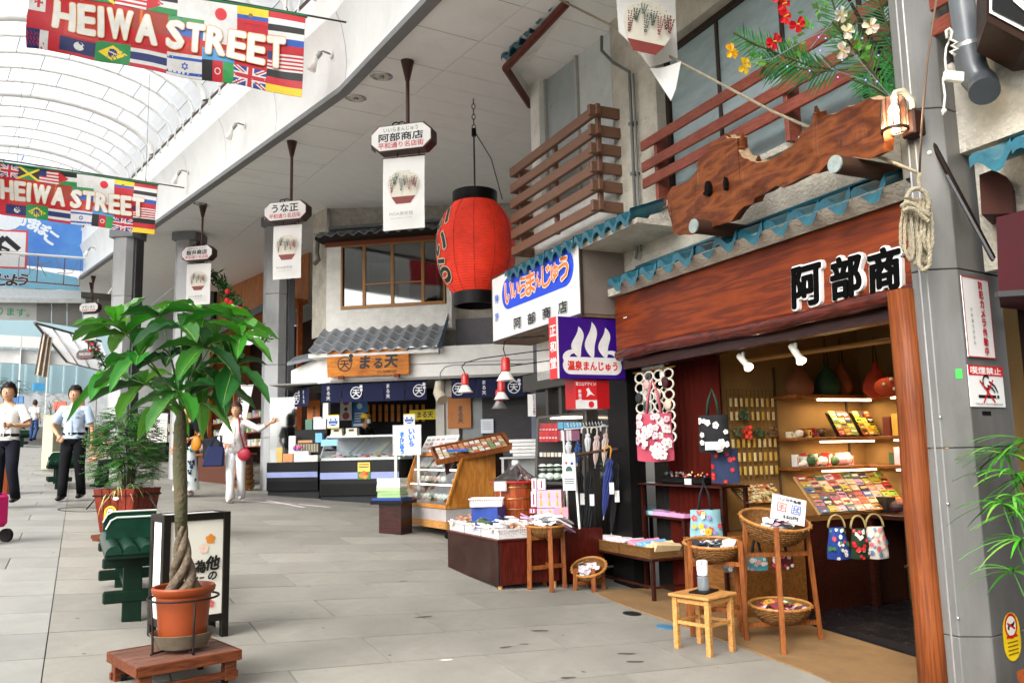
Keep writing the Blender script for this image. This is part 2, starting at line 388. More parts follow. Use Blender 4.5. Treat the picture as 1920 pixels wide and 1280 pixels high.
for i,(u,v,l)in enumerate([(795,1156,.16),(1012,1182,.14),(948,1213,.12),(1176,1225,.14),(1192,1240,.14),(1065,1270,.12),(983,1207,.08),(757,1089,.1)]):
 p=GX(u,v);mb=MB();n=9;pts=[]
 for k in range(n):
  a=2*PI*k/n;pts.append((l/2*math.cos(a)*RND.uniform(.75,1.1),l*.16*math.sin(a)*RND.uniform(.6,1.2),.0025))
 mb.poly(pts);o=mb.build('pavement_stain',M('dark_stain','#4c4942',.8,var=.3,scale=40),pav);o.location=p;o.rotation_euler=gbasis(20+RND.uniform(-20,20)).to_euler()
for i in range(70):
 u,v=RND.uniform(100,1500),RND.uniform(985,1275)
 if u>1080+(v-1100)*1.9 or u<460 and v>930 and u>190:continue
 p=GX(u,v);r=RND.uniform(.006,.016);mb=MB().poly([(r*math.cos(a)*RND.uniform(.7,1.2),r*math.sin(a)*RND.uniform(.7,1.2),.002)for a in[k*PI/4 for k in range(8)]]);o=mb.build('gum_spot',M('gum_dark','#57534a',.8)if i%4 else M('gum_pale','#8f8b80',.8),pav);o.location=p;o.rotation_euler=BR.to_euler()
p=GX(836,1237);mb=MB().poly([(-.04,-.01,.003),(.0,-.018,.003),(.045,-.006,.003),(.03,.018,.003),(-.02,.015,.003)]);o=mb.build('paper_scrap',M('scrap_white','#e8e4da',.8));o.location=p;tag(o,'small white scrap of paper lying on the paving','litter')
mb=MB()
for a,b,w_ in[((430,933),(490,934),.06),((450,938),(545,945),.05),((500,938),(570,951),.04),((560,945),(618,951),.04)]:
 p,q=GX(*a),GX(*b);d=(q-p).normalized();n_=V((-d.y,d.x,0))*w_;mb.poly([p-n_+V((0,0,.004)),q-n_+V((0,0,.004)),q+n_+V((0,0,.004)),p+n_+V((0,0,.004))])
o=mb.build('chalk_mark',M('pale_tape','#cfc3c9',.8,var=.3,scale=30),pav)
mWhite=M('white_paint_steel','#d9d9d6',.45,var=.05,scale=2,bump=.01,dirt=.12);mGrey=M('grey_trim','#7b7c7c',.5,.3,bump=.01,dirt=.15)
mCeil=M('ceiling_panel_white','#efefed',.55,var=.03,scale=1.2,bump=.015,dirt=.12)
mSteelL=M('pale_pillar_steel','#9c9d9d',.45,.25,var=.12,scale=1.6,stretch=(2,2,.35),bump=.015,dirt=.25);mSteel=M('pillar_steel','#787774',.34,.4,var=.22,scale=1.6,stretch=(2,2,.35),bump=.015,dirt=.3)  # pillar_steel: dark blotches stand for smears and for reflections painted into the colour
mBrown=M('brown_metal','#4a332e',.4,.4,bump=.01);mDark=M('dark_void','#141312',.8,bump=0)
FD=V((-.586,.8103,0));FL=V((-.8103,-.586,0));K0=V((-2.084,9.981,5.954))
ND=V((.49,-.872,0))
def edge(s):
 p=K0+FD*s if s>=0 else K0+ND*(-s)
 return V((p.x,p.y,cz(p.x,p.y)))
def left(s):return FL if s>=0 else V((-.872,-.49,0))
SMIN,SMAX=-8.5,20.3
ce=bpy.data.objects.new('arcade_ceiling',None);COL.objects.link(ce);ce['kind']='structure'
mb=MB();e0,e1,e2=edge(SMIN),edge(0),edge(SMAX)
pts=[e0,e1,e2,V((e2.x+9,e2.y+3,0)),V((2.5,18.5,0)),V((9,7,0)),V((8.5,1.5,0))]
mb.poly([V((p.x,p.y,cz(p.x,p.y)+.035))for p in pts]);mb.build('ceiling_backing',M('ceiling_gap','#55544f',.9,bump=0),ce)
CDv=V((.5,-.866,0));CX=V((.866,.5,0));CO=V((-1.66,10.94,0))
nC=V((-CA,-CB,1)).normalized()
exc=V((CDv.x,CDv.y,CA*CDv.x+CB*CDv.y)).normalized();eyc=nC.cross(exc);BC=Matrix((exc,eyc,nC)).transposed()
def panel(l,w_):
 mb=MB().box(.004,l-.004,.004,w_-.004,0,.02);o=mb.build('ceiling_panel',mCeil,ce,bevel=.003);COL.objects.unlink(o);return o
pA=panel(.92,1.82);pB=panel(.46,1.82)
def in_view(q):
 d=q-CAM;
 if d.dot(FW)<.5:return False
 u=960+FPX*d.dot(RR)/d.dot(FW);v=640-FPX*d.dot(UU)/d.dot(FW);return-250<u<1500 and-350<v<760
BIS=(FD+V((-.49,.872,0))).normalized()
def CLN(q):return FL if(q-K0).dot(BIS)>0 else V((-.872,-.49,0))
def inside(q):
 r=q-K0;return r.dot(CLN(q))<-.02
npan=0
for j in range(-2,5):
 for i in range(-34,14):
  L_=.92 if j in(-1,)or j==-2 else.46
  pan=pA if L_==.92 else pB
  reps=1 if L_==.92 else 2
  for h in range(reps):
   q=CO+CDv*(i*.92+h*.46)+CX*(j*1.82);corners=[q,q+CDv*L_,q+CX*1.82,q+CDv*L_+CX*1.82]
   if not all(inside(V((c.x,c.y,0)))for c in corners):
    if not any(inside(V((c.x,c.y,0)))for c in corners):continue
    poly=[V((c.x,c.y,0))for c in(corners[0],corners[1],corners[3],corners[2])]
    for nrm in(CLN(sum(poly,V())/4),):
     out=[];
     for a,b in zip(poly,poly[1:]+poly[:1]):
      da,db=(a-K0).dot(nrm)+.02,(b-K0).dot(nrm)+.02
      if da<=0:out.append(a)
      if da*db<0:out.append(a.lerp(b,da/(da-db)))
     poly=out
     if len(poly)<3:break
    if len(poly)<3 or not any(in_view(V((c.x,c.y,5.9)))for c in poly):continue
    c0_=sum(poly,V())/len(poly);mb=MB();
    mb.poly([(lambda c:V((c.x,c.y,cz(c.x,c.y))))(c0_+(c-c0_)*.992)for c in poly][::-1]);mb.build('ceiling_panel',mCeil,ce);npan+=1;continue
   if not any(in_view(V((c.x,c.y,cz(c.x,c.y))))for c in corners):continue
   if q.x>6:continue
   o=pan.copy();COL.objects.link(o);o.parent=ce;o.location=(q.x,q.y,cz(q.x,q.y));o.rotation_euler=BC.to_euler();npan+=1
def sweep(prof,s_list,mat,name,parent):
 mb=MB();n=len(prof);vs=[]
 for s in s_list:
  e=edge(s);l=(FL+V((-.872,-.49,0))).normalized()if abs(s)<.01 else left(s)
  for off,dz in prof:vs.append(e+l*off+V((0,0,dz)))
 fs=[(i*n+j,i*n+j+1,(i+1)*n+j+1,(i+1)*n+j)for i in range(len(s_list)-1)for j in range(n-1)]
 mb.add(vs,fs);return mb.build(name,mat,parent,smooth=True)
fa=bpy.data.objects.new('arcade_fascia',None);COL.objects.link(fa);fa['kind']='structure'
SL=[SMIN,-5,-2.5,0,2.5,5,7.5,10,12.5,15,17.5,SMAX]
sweep([(-.10,-.005),(-.10,-.045),(.03,-.045),(.03,.03)],SL,mGrey,'edge_trim',fa)
for a,b in zip(SL,SL[1:]):
 sweep([(.0,.03),(-.05,.14),(-.07,.35),(-.05,.6),(.0,.85),(.06,.98),(.08,1.03),(.0,1.05)],[a+.006,b-.006]if a!=-2.5 and b!=2.5 else[a+.006,b-.006],mWhite,'fascia_panel',fa)
 sweep([(.02,1.06),(.02,1.60),(-.12,1.66)],[a+.004,b-.004],mWhite,'upper_fascia_panel',fa)
sweep([(-.02,.0),(-.2,.5),(-.2,1.7)],SL,M('fascia_back','#8d8d8a',.8,bump=0),'fascia_backing',fa)
sweep([(.02,1.60),(.03,1.66),(-.06,1.72)],SL,M('gutter_dark','#3d2f2a',.6),'gutter',fa)
mb=MB()
s=SMIN
while s<SMAX:
 e=edge(s);l=left(s);mb.beam(e+l*.035+V((0,0,1.52)),e+l*(-.02)+V((0,0,1.80)),.05,.05);s+=.62
mb.build('glazing_bracket',mWhite,fa)
VR,VH=2.05,.85
va=bpy.data.objects.new('glazed_vault',None);COL.objects.link(va);va['kind']='structure'
def vault(s,t,lift=0):
 e=edge(s);l=left(s);a=t*PI;return e+l*(VR*(1-math.cos(a)))+V((0,0,1.72+(VH+lift)*math.sin(a)+lift*.3))
mPane=transl('frosted_roof_sheet',(.86,.87,.87),.34);mRib=M('white_rib','#e6e6e4',.5,var=.04,bump=.01)
tl=[0,.13,.26,.40,.54,.68,.82,1]
s=SMIN;k=0;sp=.86;grp=0
while s<SMAX-.1:
 s2=min(s+sp,SMAX)
 if s<0<s2:s2=0.0
 for i,(a,b)in enumerate(zip(tl,tl[1:])):
  sh=.03 if k%2 else-.03;aa=a if a==0 else a+sh;bb=b if b==1 else b+sh
  mb=MB().grid(lambda x,y:vault(s+.012+(s2-s-.024)*y,aa+.002+(bb-aa-.004)*x,.02),4,1);mb.build('roof_pane',mPane,va)
 s=s2;k+=1
s=SMIN;k=0;ribm=MB();ribs=[]
while s<=SMAX:
 pts=[vault(s,t/16)for t in range(17)]
 mb=MB().tube(pts,.075 if k%5==2 else.032,6,caps=False);mb.build('roof_rib',mRib,va,smooth=2);s+=sp;k+=1
mSeam=M('seam_clip','#5c5f60',.5)
k=0;s=SMIN
while s<SMAX-1:
 for t in(.13,.26,.40,.54,.68,.82):
  if k%2==0 or t in(.26,.54):
   tt=t+(.03 if k%2 else-.03);mb=MB().tube([vault(s+.03,tt,-.01),vault(s+sp-.03,tt,-.01)],.007,4);mb.build('seam_strip',mSeam,va)
 s+=sp;k+=1
def lsweep(prof,mat,name,parent):
 mb=MB();n=len(prof);vs=[]
 for s in SL:
  e=edge(s);l=left(s)
  for off,dz in prof:vs.append(e+l*(2*VR+off)+V((0,0,dz)))
 mb.add(vs,[(i*n+j,i*n+j+1,(i+1)*n+j+1,(i+1)*n+j)for i in range(len(SL)-1)for j in range(n-1)]);return mb.build(name,mat,parent,smooth=True)
lf=bpy.data.objects.new('opposite_fascia',None);COL.objects.link(lf);lf['kind']='structure'
lsweep([(0,1.72),(.0,1.06),(.02,.0),(.14,-.04)],mWhite,'fascia_panel',lf)
def pillar(name,x,y,w_,top,label,rz=-27,cat='pillar',plates=(),seams=True,d_=None,mat=None):
 z0=gz(x,y)-.03;t=T(name,label,cat,(x,y,z0),rad(rz));d_=d_ or w_;c=w_*.22
 poly=[(-w_/2+c,-d_/2),(w_/2-c,-d_/2),(w_/2,-d_/2+c),(w_/2,d_/2-c),(w_/2-c,d_/2),(-w_/2+c,d_/2),(-w_/2,d_/2-c),(-w_/2,-d_/2+c)]
 zz=0;H=top-z0;k=0
 lv=[0,1.1,2.6,4.1,H]
 for a,b in zip(lv,lv[1:]):
  if b<=a:break
  mb=MB().add([(p[0],p[1],z)for z in(a+.003,b-.003)for p in poly],[(i,(i+1)%8,8+(i+1)%8,8+i)for i in range(8)]+[tuple(range(8))[::-1],tuple(range(8,16))]);mb.build('steel_casing',mSteelL,t,bevel=.004)
 mb=MB().box(-w_/2+c*.62,w_/2-c*.62,-d_/2+c*.62,d_/2-c*.62,0,H-.01);mb.build('core',mDark,t)
 return t
p=GX(515,918);pl1=pillar('pillar',p.x,p.y,.52,cz(p.x,p.y)-.02,'grey steel arcade pillar between the wood-fronted shop and the fish-cake counter',-8)
p=GX(341,898);pl2=pillar('pillar',p.x,p.y,.50,cz(p.x,p.y)-.02,'grey steel arcade pillar behind the broad leaved potted tree',-8)
p=GX(221,893);pl3=pillar('pillar',p.x,p.y,.50,cz(p.x,p.y)-.02,'farthest grey steel arcade pillar, left of the broad leaved tree crown',-8)
for pl in(pl1,pl2,pl3):
 mb=MB();H_=cz(pl.location.x,pl.location.y)-pl.location.z;mb.box(.262,.30,-.1,.2,0,H_-.1);mb.build('dark_side_channel',M('channel_dark','#45474a',.5,.1),pl)
 mb=MB().box(-.28,.31,-.28,.28,H_-.22,H_-.03);mb.build('pillar_head',M('head_grey','#77797b',.5,.2),pl,bevel=.01)
def fix_spot(s,k):
 e=edge(s);l=left(s);p=e+l*(-.02)+V((0,0,.62))
 t=T('fascia_spotlight',k,'spotlight',p,math.atan2(l.y,l.x)-PI/2,'spotlights on the white fascia')
 mb=MB().tube([(0,-.03,0),(0,.0,0)],[.055,.055],12);mb.build('mounting_plate',mWhite,t)
 mb=MB().tube([(0,0,0),(0,.1,.01),(0,.16,-.02)],.014,8);mb.tube([(0,.13,-.02),(.02,.18,-.1)],.03,10);mb.build('arm',M('arm_grey','#8c8d8c',.4,.3),t,smooth=True)
 mb=MB().tube([(.02,.18,-.08),(.035,.2,-.17),(.05,.23,-.24),(.06,.24,-.27)],[.03,.036,.06,.058],12);mb.build('lamp_head',M('lamp_glass_white','#e6e3dc',.25,coat=.3),t,smooth=True)
fd=[('on the white fascia right of the nearer flag banner',620,110),('on the white fascia left of the foremost hanging shop sign',461,240),('on the white fascia above the second flag banner end',355,326),('on the white fascia near the far blue end sign',182,463)]
def fas_s(u):
 best=None
 for i in range(-60,200):
  s=i*.1;q=edge(s)+V((0,0,.62));d=q-CAM;
  if d.dot(FW)<.3:continue
  uu=960+FPX*d.dot(RR)/d.dot(FW)
  if best is None or abs(uu-u)<best[0]:best=(abs(uu-u),s)
 return best[1]
for lab,u,v in fd:fix_spot(fas_s(u-6),'small white spotlight '+lab)
for u,v,k in[(715,143,'recessed chrome downlight in the ceiling beside the foremost sign pole'),(667,184,'shallow round ceiling disc left of the foremost sign pole'),(375,382,'recessed downlight in the ceiling left of the third hanging sign')]:
 q=PL(u,v,CA,CB,CC);t=T('downlight',k,'ceiling light',q);t.rotation_euler=BC.to_euler()
 mb=MB().lathe([(.09,-.002),(.12,-.012),(.14,-.004),(.14,0)],24);mb.lathe([(0,-.03),(.03,-.03),(.035,0),(0.0,.0)],14);mb.build('trim_ring',M('chrome','#b9bcbc',.2,.9,bump=0),t,smooth=True)
 mb=MB().lathe([(0,-.001),(.09,-.0012)],20);mb.build('lamp_disc',M('disc_ivory','#c9c2ae',.5),t)
A=Fr((2.51,4.96),-65.2)
mStucco=M('rough_stucco','#bfb8aa',.85,var=.18,scale=5,bump=.35,bs=38,dirt=.45)
mStWhite=M('white_stucco','#f0eee8',.85,var=.1,scale=4,bump=.3,bs=45,dirt=.18)
mRedWood=wood('red_brown_board','#5c220c','#823610',3.2,(.3,6,3.2),.45,coat=.08)
mPost=wood('weathered_red_post','#5f2d13','#7e421c',4,(9,9,.3),.5,bump=.08)
mRail=wood('rail_brown','#713528','#8c4c3c',5,(1,9,9),.4)
mDrift=wood('driftwood_orange','#4e220d','#7c421b',2.6,(.8,1,3.4),.5,coat=.05)
mBark=M('pale_dead_wood','#a4896a',.85,var=.3,scale=20,bump=.3,bs=40)
mTeal=M('teal_glazed_tile','#1c6673',.3,var=.5,scale=16,bump=.05,coat=.2,col2='#174458',dirt=.3)
mBlackMetal=M('black_metal','#1b1a1a',.4,.5,bump=.01);mAlu=M('aluminium','#a9aaa8',.35,.8,bump=.01)
mOchre=M('ochre_plaster','#8f6e3e',.85,var=.12,scale=3,bump=.08)
mDWood=wood('dark_lacquer_wood','#220d08','#3a1710',3,(1,7,7),.3,coat=.3)
GZ=-.17
def bz(p):return p.z
sh=T('shop_building','two storey corner shop with rough grey stucco, red-brown name board and warm lit interior','shop building',A.w(0,0,-.15),A.r)
def L(x0,x1,y0,y1,z0,z1,name,mat,par=None,bev=0,**k):
 mb=MB().box(x0,x1,y0,y1,z0,z1);return mb.build(name,mat,par or sh,bevel=bev,**k)
O_=.15
def zz(z):return z+O_
w1=A.px(1228,130);w2=A.px(1240,385);XW0=w1.x;ZW0=w2.z;ZW1=A.px(1228,95).z;XW1=.35
XL=-3.42
L(XL,XW0,0,.25,zz(3.05),zz(6.4),'upper_wall',mStucco);L(XW0,XW1,0,.25,zz(3.05),zz(ZW0),'upper_wall',mStucco);L(XW0,XW1,0,.25,zz(ZW1),zz(6.4),'upper_wall',mStucco);L(XW1,3.2,0,.25,zz(3.05),zz(6.4),'upper_wall',mStucco);L(.32,3.2,.1,.3,zz(2.35),zz(3.045),'upper_wall',mStucco)
fr=MB();a,b,c,d=XW0,XW1,zz(ZW0),zz(ZW1)
for q in((a,b,.10,.16,c,c+.05),(a,b,.10,.16,d-.06,d),(a,a+.05,.10,.16,c+.05,d-.06)):fr.box(*q)
wf=fr.build('window_frame',M('bronze_frame','#3b2f2a',.4,.5),sh)
mFrost=M('wired_frosted_glass','#8fa0a2',.22,var=.18,scale=2.2,bump=.12,bs=70,coat=.5,stretch=(1,1,3))
divs=[a+.05]+[A.px(u,250).x for u in(1333,1457,1606)]+[b]
for i,(p,q)in enumerate(zip(divs,divs[1:])):
 L(p+.018,q-.018,.125,.131,c+.05,d-.06,'window_pane',mFrost)
 L(q-.018,q+.018,.11,.15,c+.05,d-.06,'mullion',M('bronze_frame','#3b2f2a'))
L(a+.05,b,.105,.112,(c*.66+d*.34)-.0,(c*.66+d*.34)+.035,'transom',M('bronze_frame','#3b2f2a'))
L(a-.03,b,-.05,.0,c-.05,c-.0,'sill',mStucco)
L(a,b,.9,.95,c,d,'dark_room',M('room_grey','#39403f',.9,bump=0))
rl=T('balcony_rail','three long red-brown boards fixed in front of the frosted upstairs window above the driftwood','railing',A.w(XW0,-.16,0),A.r)
yo=-.16
for i,(v0,v1)in enumerate([(262,289),(302,328),(334,357)]):
 u0=1200+i*2
 p0=A.px(u0,(v0+v1)/2,yo)
 mb=MB().box(p0.x-XW0,.55-XW0,0,.025,p0.z-.048,p0.z+.048);mb.build('rail_board',mRail,rl,bevel=.006)
for u in(1222,1470,1640):
 x=A.px(u,250,yo).x;mb=MB().box(x-.02-XW0,x+.02-XW0,.027,.155,A.px(1222,385,yo).z,A.px(1222,250,yo).z);mb.build('rail_post',mRail,rl,bevel=.004)
ez=A.px(1140,530,-.34).z+.02;ex0=A.px(1140,530,-.34).x;ex1=.2;tw=.262;nT=int((ex1-ex0)/tw)
ev=T('tiled_eave','narrow eave of glazed teal roof tiles above the red-brown name board','tiled eave',A.w(0,-.34,0),A.r)
def tilemb(w_=tw):
 mb=MB()
 def f(a,b):
  x=a*w_;h=.042*math.sin(a*2*PI+.6)+(.024 if a>.8 else 0)
  return(x,b*.36,h+b*.13)
 mb.grid(f,10,2);n=len(mb.v);mb.grid(lambda a,b:(f(a,b)[0],f(a,b)[1],f(a,b)[2]-.022),10,2,flip=True)
 mb.grid(lambda a,b:(f(a,0)[0],-.004,f(a,0)[2]-.062*b+.0),10,1,flip=True)
 return mb
t0=tilemb().build('roof_tile',mTeal,ev,smooth=True);t0.location=(ex0,0,ez-.03)
for i in range(1,nT):
 o=t0.copy();COL.objects.link(o);o.location=(ex0+i*tw,RND.uniform(-.012,.012),ez-.03+RND.uniform(-.008,.008));o.rotation_euler=(RND.uniform(-.03,.03),RND.uniform(-.04,.04),0)
mb=MB().box(ex0,ex1,.30,.34,ez+.08,ez+.16);mb.build('ridge_strip',mTeal,ev,bevel=.01)
mb=MB().add([(ex0+.06,.0,ez-.055),(ex1,.0,ez-.055),(ex1,.34,ez+.07),(ex0+.06,.34,ez+.07),(ex0+.06,.12,ez-.13),(ex1,.12,ez-.13)],[(0,1,2,3),(0,4,5,1),(4,0,3)]);mb.build('mortar_soffit',mStucco,ev)
XB=A.px(1153,600,-.17).x;bt=A.px(1153,557,-.17).z;bb=A.px(1165,665,-.17).z+.03;XE=.12;mb0=0
L(XB-.03,XE+.02,-.22,.0,zz(bt+.006),zz(ez-.04),'plaster_strip',mStucco)
mb=MB().box(XB,XE,-.17,0,bb,bt);bd=mb.build('name_board',mRedWood,None,bevel=.01)
recentre(bd,(0,0,bb));bd.location=A.w(0,0,bb);bd.rotation_euler=(0,0,A.r);tag(bd,'long red-brown wooden name board over the shop opening with black and white raised characters','shop sign')
mb=MB()
for k in range(1):
 pts=[(x,-.16+.012*math.sin(x*3.1),bb-.03+.010*math.sin(x*2.3+1))for x in[XB+.03+i*(XE-XB-.03)/14 for i in range(15)]]
 mb.tube(pts,[.055+.006*math.sin(i*1.7)for i in range(15)],12)
mb.build('log_lintel',wood('glossy_dark_log','#3a120b','#5b2216',2,(1,8,8),.22,coat=.6),sh,smooth=True,location=(0,0,O_))
L(XB,XE,-.1,.0,zz(bb-.16),zz(bb-.075),'lintel_underside',mDWood)
def raised(ch,u,v,hpx,y=-.17):
 p=A.px(u,v,y-.03);h=hpx/pxm(A.w(p.x,y,p.z));g=glyphs(ch,.0,3)
 sc=h/g[3];
 def solid(off,y0,y1,name,mat):
  mb=MB();n=len(g[0]);nk=14;ed={}
  for f in g[1]:
   for i in range(len(f)):e=(f[i],f[(i+1)%len(f)]);ed[e]=ed.get(e,0)+1
  sides=[(a,a+n,b+n,b)for(a,b)in ed if(b,a)not in ed]
  for k in range(nk):
   ox,oz=off*h*math.cos(2*PI*k/nk),off*h*math.sin(2*PI*k/nk);ps=[(px_*sc*.93+py*sc*.06+ox,py*sc+oz)for px_,py in g[0]];dy=k*.00012
   mb.add([(a,y0-dy,b)for a,b in ps]+[(a,y1,b)for a,b in ps],g[1]+sides)
  return mb.build(name,mat)
 w_=solid(.085,-.03,0,'raised_character',M('sign_white','#e4e2de',.4,bump=0));w_.location=A.w(p.x,y,p.z);w_.rotation_euler=(0,0,A.r)
 k=solid(.035,-.042,-.032,'black_face',M('sign_black','#050505',.7,bump=0,spec=.05));k.parent=w_
 return w_
for ch,u,v,h,lb in[('阿',1513,535,74,'left raised black character with white edge on the red-brown board'),('部',1587,519,76,'middle raised black character with white edge on the red-brown board'),('商',1659,505,78,'right raised black character with white edge, beside the steel pillar')]:
 tag(raised(ch,u,v,h),lb,'sign character')
out=[(1258,368),(1268,352),(1285,347),(1302,338),(1315,322),(1318,300),(1330,290),(1340,272),(1352,266),(1368,258),(1372,262),(1380,260),(1390,262),(1388,274),(1394,288),(1404,298),(1416,303),(1428,306),(1450,303),(1470,292),(1490,278),(1505,262),(1515,246),(1530,238),(1533,214),(1540,212),(1543,226),(1560,220),(1580,212),(1596,204),(1615,198),(1640,186),(1662,190),(1668,230),(1664,288),(1640,300),(1600,296),(1580,298),(1560,310),(1545,326),(1520,330),(1500,342),(1478,352),(1462,352),(1440,366),(1424,372),(1420,384),(1404,388),(1390,402),(1378,418),(1350,424),(1335,432),(1310,440),(1282,442),(1270,436),(1264,408)]
yd=-.46;op=[A.px(u,v,yd)for u,v in out];cx=A.px(1450,330,yd).x;czd=A.px(1450,330,yd).z
dw=MB();poly=[(p.x-cx,p.z-czd)for p in op]
pp=[]
for i,(p,q)in enumerate(zip(poly,poly[1:]+poly[:1])):
 for k in range(3):
  t=k/3;x=p[0]+(q[0]-p[0])*t;z=p[1]+(q[1]-p[1])*t
  nn=noise.noise(V((x*14,z*14,3)))*.012;pp.append((x+nn,z+nn*.8))
bm=bmesh.new();vs=[bm.verts.new((x,-.04,z))for x,z in pp];bm.faces.new(vs)
bmesh.ops.triangulate(bm,faces=bm.faces[:]);bmesh.ops.subdivide_edges(bm,edges=bm.edges[:],cuts=2,use_grid_fill=True)
bd_=set(v.index for e in bm.edges if e.is_boundary for v in e.verts)
bm.verts.index_update();bd_={v for e in bm.edges if e.is_boundary for v in e.verts}
for v in bm.verts:
 n_=noise.noise(V((v.co.x*3,v.co.z*7,0)))*.03+noise.noise(V((v.co.x*9,v.co.z*20,5)))*.012
 v.co.y=-.04+n_*(.3 if v in bd_ else 1)
r=bmesh.ops.extrude_face_region(bm,geom=bm.faces[:]);ex=[g for g in r['geom']if isinstance(g,bmesh.types.BMVert)]
for v in ex:v.co.y=.05+noise.noise(V((v.co.x*5,v.co.z*5,9)))*.01;v.co.z+=.03
bm.normal_update();bmesh.ops.recalc_face_normals(bm,faces=bm.faces[:])
me=bpy.data.meshes.new('driftwood');
for f in bm.faces:f.material_index=1 if f.normal.z>.45 and f.normal.y>-.6 else 0
bm.to_mesh(me);bm.free();me.materials.append(mDrift);me.materials.append(mBark)
dwo=bpy.data.objects.new('driftwood_plank',me);COL.objects.link(dwo);dwt=T('driftwood_sign','long orange-brown slab of driftwood with ragged bark edge mounted above the teal eave','driftwood',A.w(cx,yd,czd),A.r);dwo.parent=dwt
for u,v,sx,sz in[(1328,353,.028,.05),(1361,345,.015,.05),(1326,362,.035,.025)]:
 p=A.px(u,v,yd-.06);mb=MB();pts=[(sx*math.cos(a*.7)*RND.uniform(.6,1.1),0,sz*math.sin(a*.7)*RND.uniform(.7,1.1))for a in range(9)]
 mb.add([(x,-.0,z)for x,_,z in pts]+[(x,.05,z)for x,_,z in pts],[tuple(range(9))]+[(i,i+9,(i+1)%9+9,(i+1)%9)for i in range(9)]);o=mb.build('rot_hole',M('hole_black','#0b0604',.9,bump=0),dwt);o.location=(p.x-cx,-.075,p.z-czd)
for u,v in[(1567,308),(1302,424)]:
 p=A.px(u,v,-.62);mb=MB().cyl((p.x-cx,-.16,p.z-czd),(p.x-cx,.46,p.z-czd),.055,n=16);mb.build('support_log',M('log_brown','#3a2418',.7),dwt,smooth=True)
 mb=MB().cyl((p.x-cx,-.172,p.z-czd),(p.x-cx,-.161,p.z-czd),.053,n=16);mb.build('log_end',M('log_end_grey','#8a9490',.8,var=.2,scale=20),dwt)
for(u,v),(dx,dz)in{(1533,222):(.02,.07),(1390,268):(.05,.05),(1370,262):(-.02,.05),(1420,306):(.05,.03)}.items():
 p=A.px(u,v,yd);mb=MB().tube([(p.x-cx,0,p.z-czd-.04),(p.x-cx+dx*.5,-.01,p.z-czd+dz*.4),(p.x-cx+dx,-.03,p.z-czd+dz)],[.03,.02,.008],6);mb.build('branch_stub',mDrift,dwt)
pb=A.px(1700,800,-.30);mb=MB()
x0=A.px(1692,570,-.3).x
mb.tube([(0,0,0),(.004,0,.5),(-.004,.003,1.1),(.006,-.002,1.7),(0,0,2.36)],[.085,.082,.08,.082,.078],12)
po=mb.build('timber_post',mPost,None,smooth=2);gp=A.w(x0-.0,-.30);po.location=(gp.x,gp.y,gz(gp.x,gp.y)-.03);tag(po,'rough red-brown timber post at the right end of the shop opening','post')
XF=-5.30
fx=A.px(997,300).x
XF=fx
za,zb=A.px(1010,410).z,A.px(1010,150).z;xa,xb=A.px(1012,250).x,A.px(1152,250).x
ft=A.px(1085,70).z
L(XF,xa,0,.22,zz(2.2),zz(6.4),'far_wall',mStWhite);L(xb,XL-.002,0,.22,zz(2.2),zz(6.4),'far_wall',mStucco);L(xa,xb,0,.22,zz(2.2),zz(za),'far_wall',mStWhite);L(xa,xb,0,.22,zz(zb+.06),zz(6.4),'far_wall',mStWhite)
xm=A.px(1070,200).x
for p,q,mt in((xa,xm,M('mid_frosted_glass','#a3abac',.3,var=.1,bump=.12,bs=70,coat=.3)),(xm,xb,M('pale_frosted_glass','#c9cecd',.3,var=.08,bump=.12,bs=70,coat=.3))):  # reflection of the bright arcade is painted into these pane colours
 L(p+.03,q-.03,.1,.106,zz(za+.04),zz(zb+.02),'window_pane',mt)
fr=MB();
for q in((xa,xb,.07,.13,za,za+.04),(xa,xb,.07,.13,zb+.02,zb+.06),(xa,xa+.03,.07,.13,za+.04,zb+.02),(xb-.03,xb,.07,.13,za+.04,zb+.02),(xm-.02,xm+.02,.07,.13,za+.04,zb+.02)):fr.box(*q)
fr.build('window_frame',M('white_frame','#b9b8b3',.4,.3),sh,location=(0,0,O_))
mb=MB().box(XF-.0,XF+.2,.22,5,2.2,6.4);mb.build('side_wall',mStWhite,sh,location=(0,0,O_))
te=T('upper_eave','upper roof edge with dark red gutter and teal tiles above the corner shop','roof edge',A.w(XF,0,0),A.r)
ge=A.px(948,128,-.62);ge2=A.px(1075,-10,-.62)
zt=ge.z
ge3=P(994,198,A.w(ge.x,-.62).y+1.1);e3=A.loc(ge3);zw=A.px(996,146).z;xw=A.px(1175,0).x
mb=MB().tube([(ge.x-XF,-.62,zt),(1.6,-.62,zt+.01),(XL-XF+.2,-.62,zt+.02)],.045,8);mb.tube([(ge.x-XF,-.62,zt),(e3.x-XF,e3.y,e3.z)],.045,8);mb.build('gutter',M('red_gutter','#5a2418',.4,.2),te,smooth=True)
mb=MB();o3=(ge.x-XF,-.6,zt+.02);mb.add([o3,(XL-XF+.1,-.6,zt+.03),(XL-XF+.1,-.003,zw),(0,-.003,zw),(e3.x-XF,e3.y,e3.z),(ge.x-XF,-.6,zt+.14),(XL-XF+.1,-.6,zt+.15),(XL-XF+.1,.1,zt+.7),(0,.1,zt+.7)],[(0,1,2,3),(0,3,4),(5,8,7,6)]);mb.build('soffit',mStWhite,te)
tt=tilemb(.26).build('roof_tile',mTeal,te,smooth=True);tt.location=(ge.x-XF+.02,-.68,zt+.10)
for i in range(1,8):
 o=tt.copy();COL.objects.link(o);o.location=(ge.x-XF+.02+i*.26,-.68,zt+.10+i*.01)
hz=A.px(1168,398,-.28).z
he=T('small_tiled_hood','short teal tiled hood under the brown slat box, above the white lightbox sign','tiled eave',A.w(-5.0,-.55,0),A.r)
hx0=A.px(951,497,-.52).x;hx1=A.px(1172,398,-.52).x;hz=A.px(1172,404,-.52).z
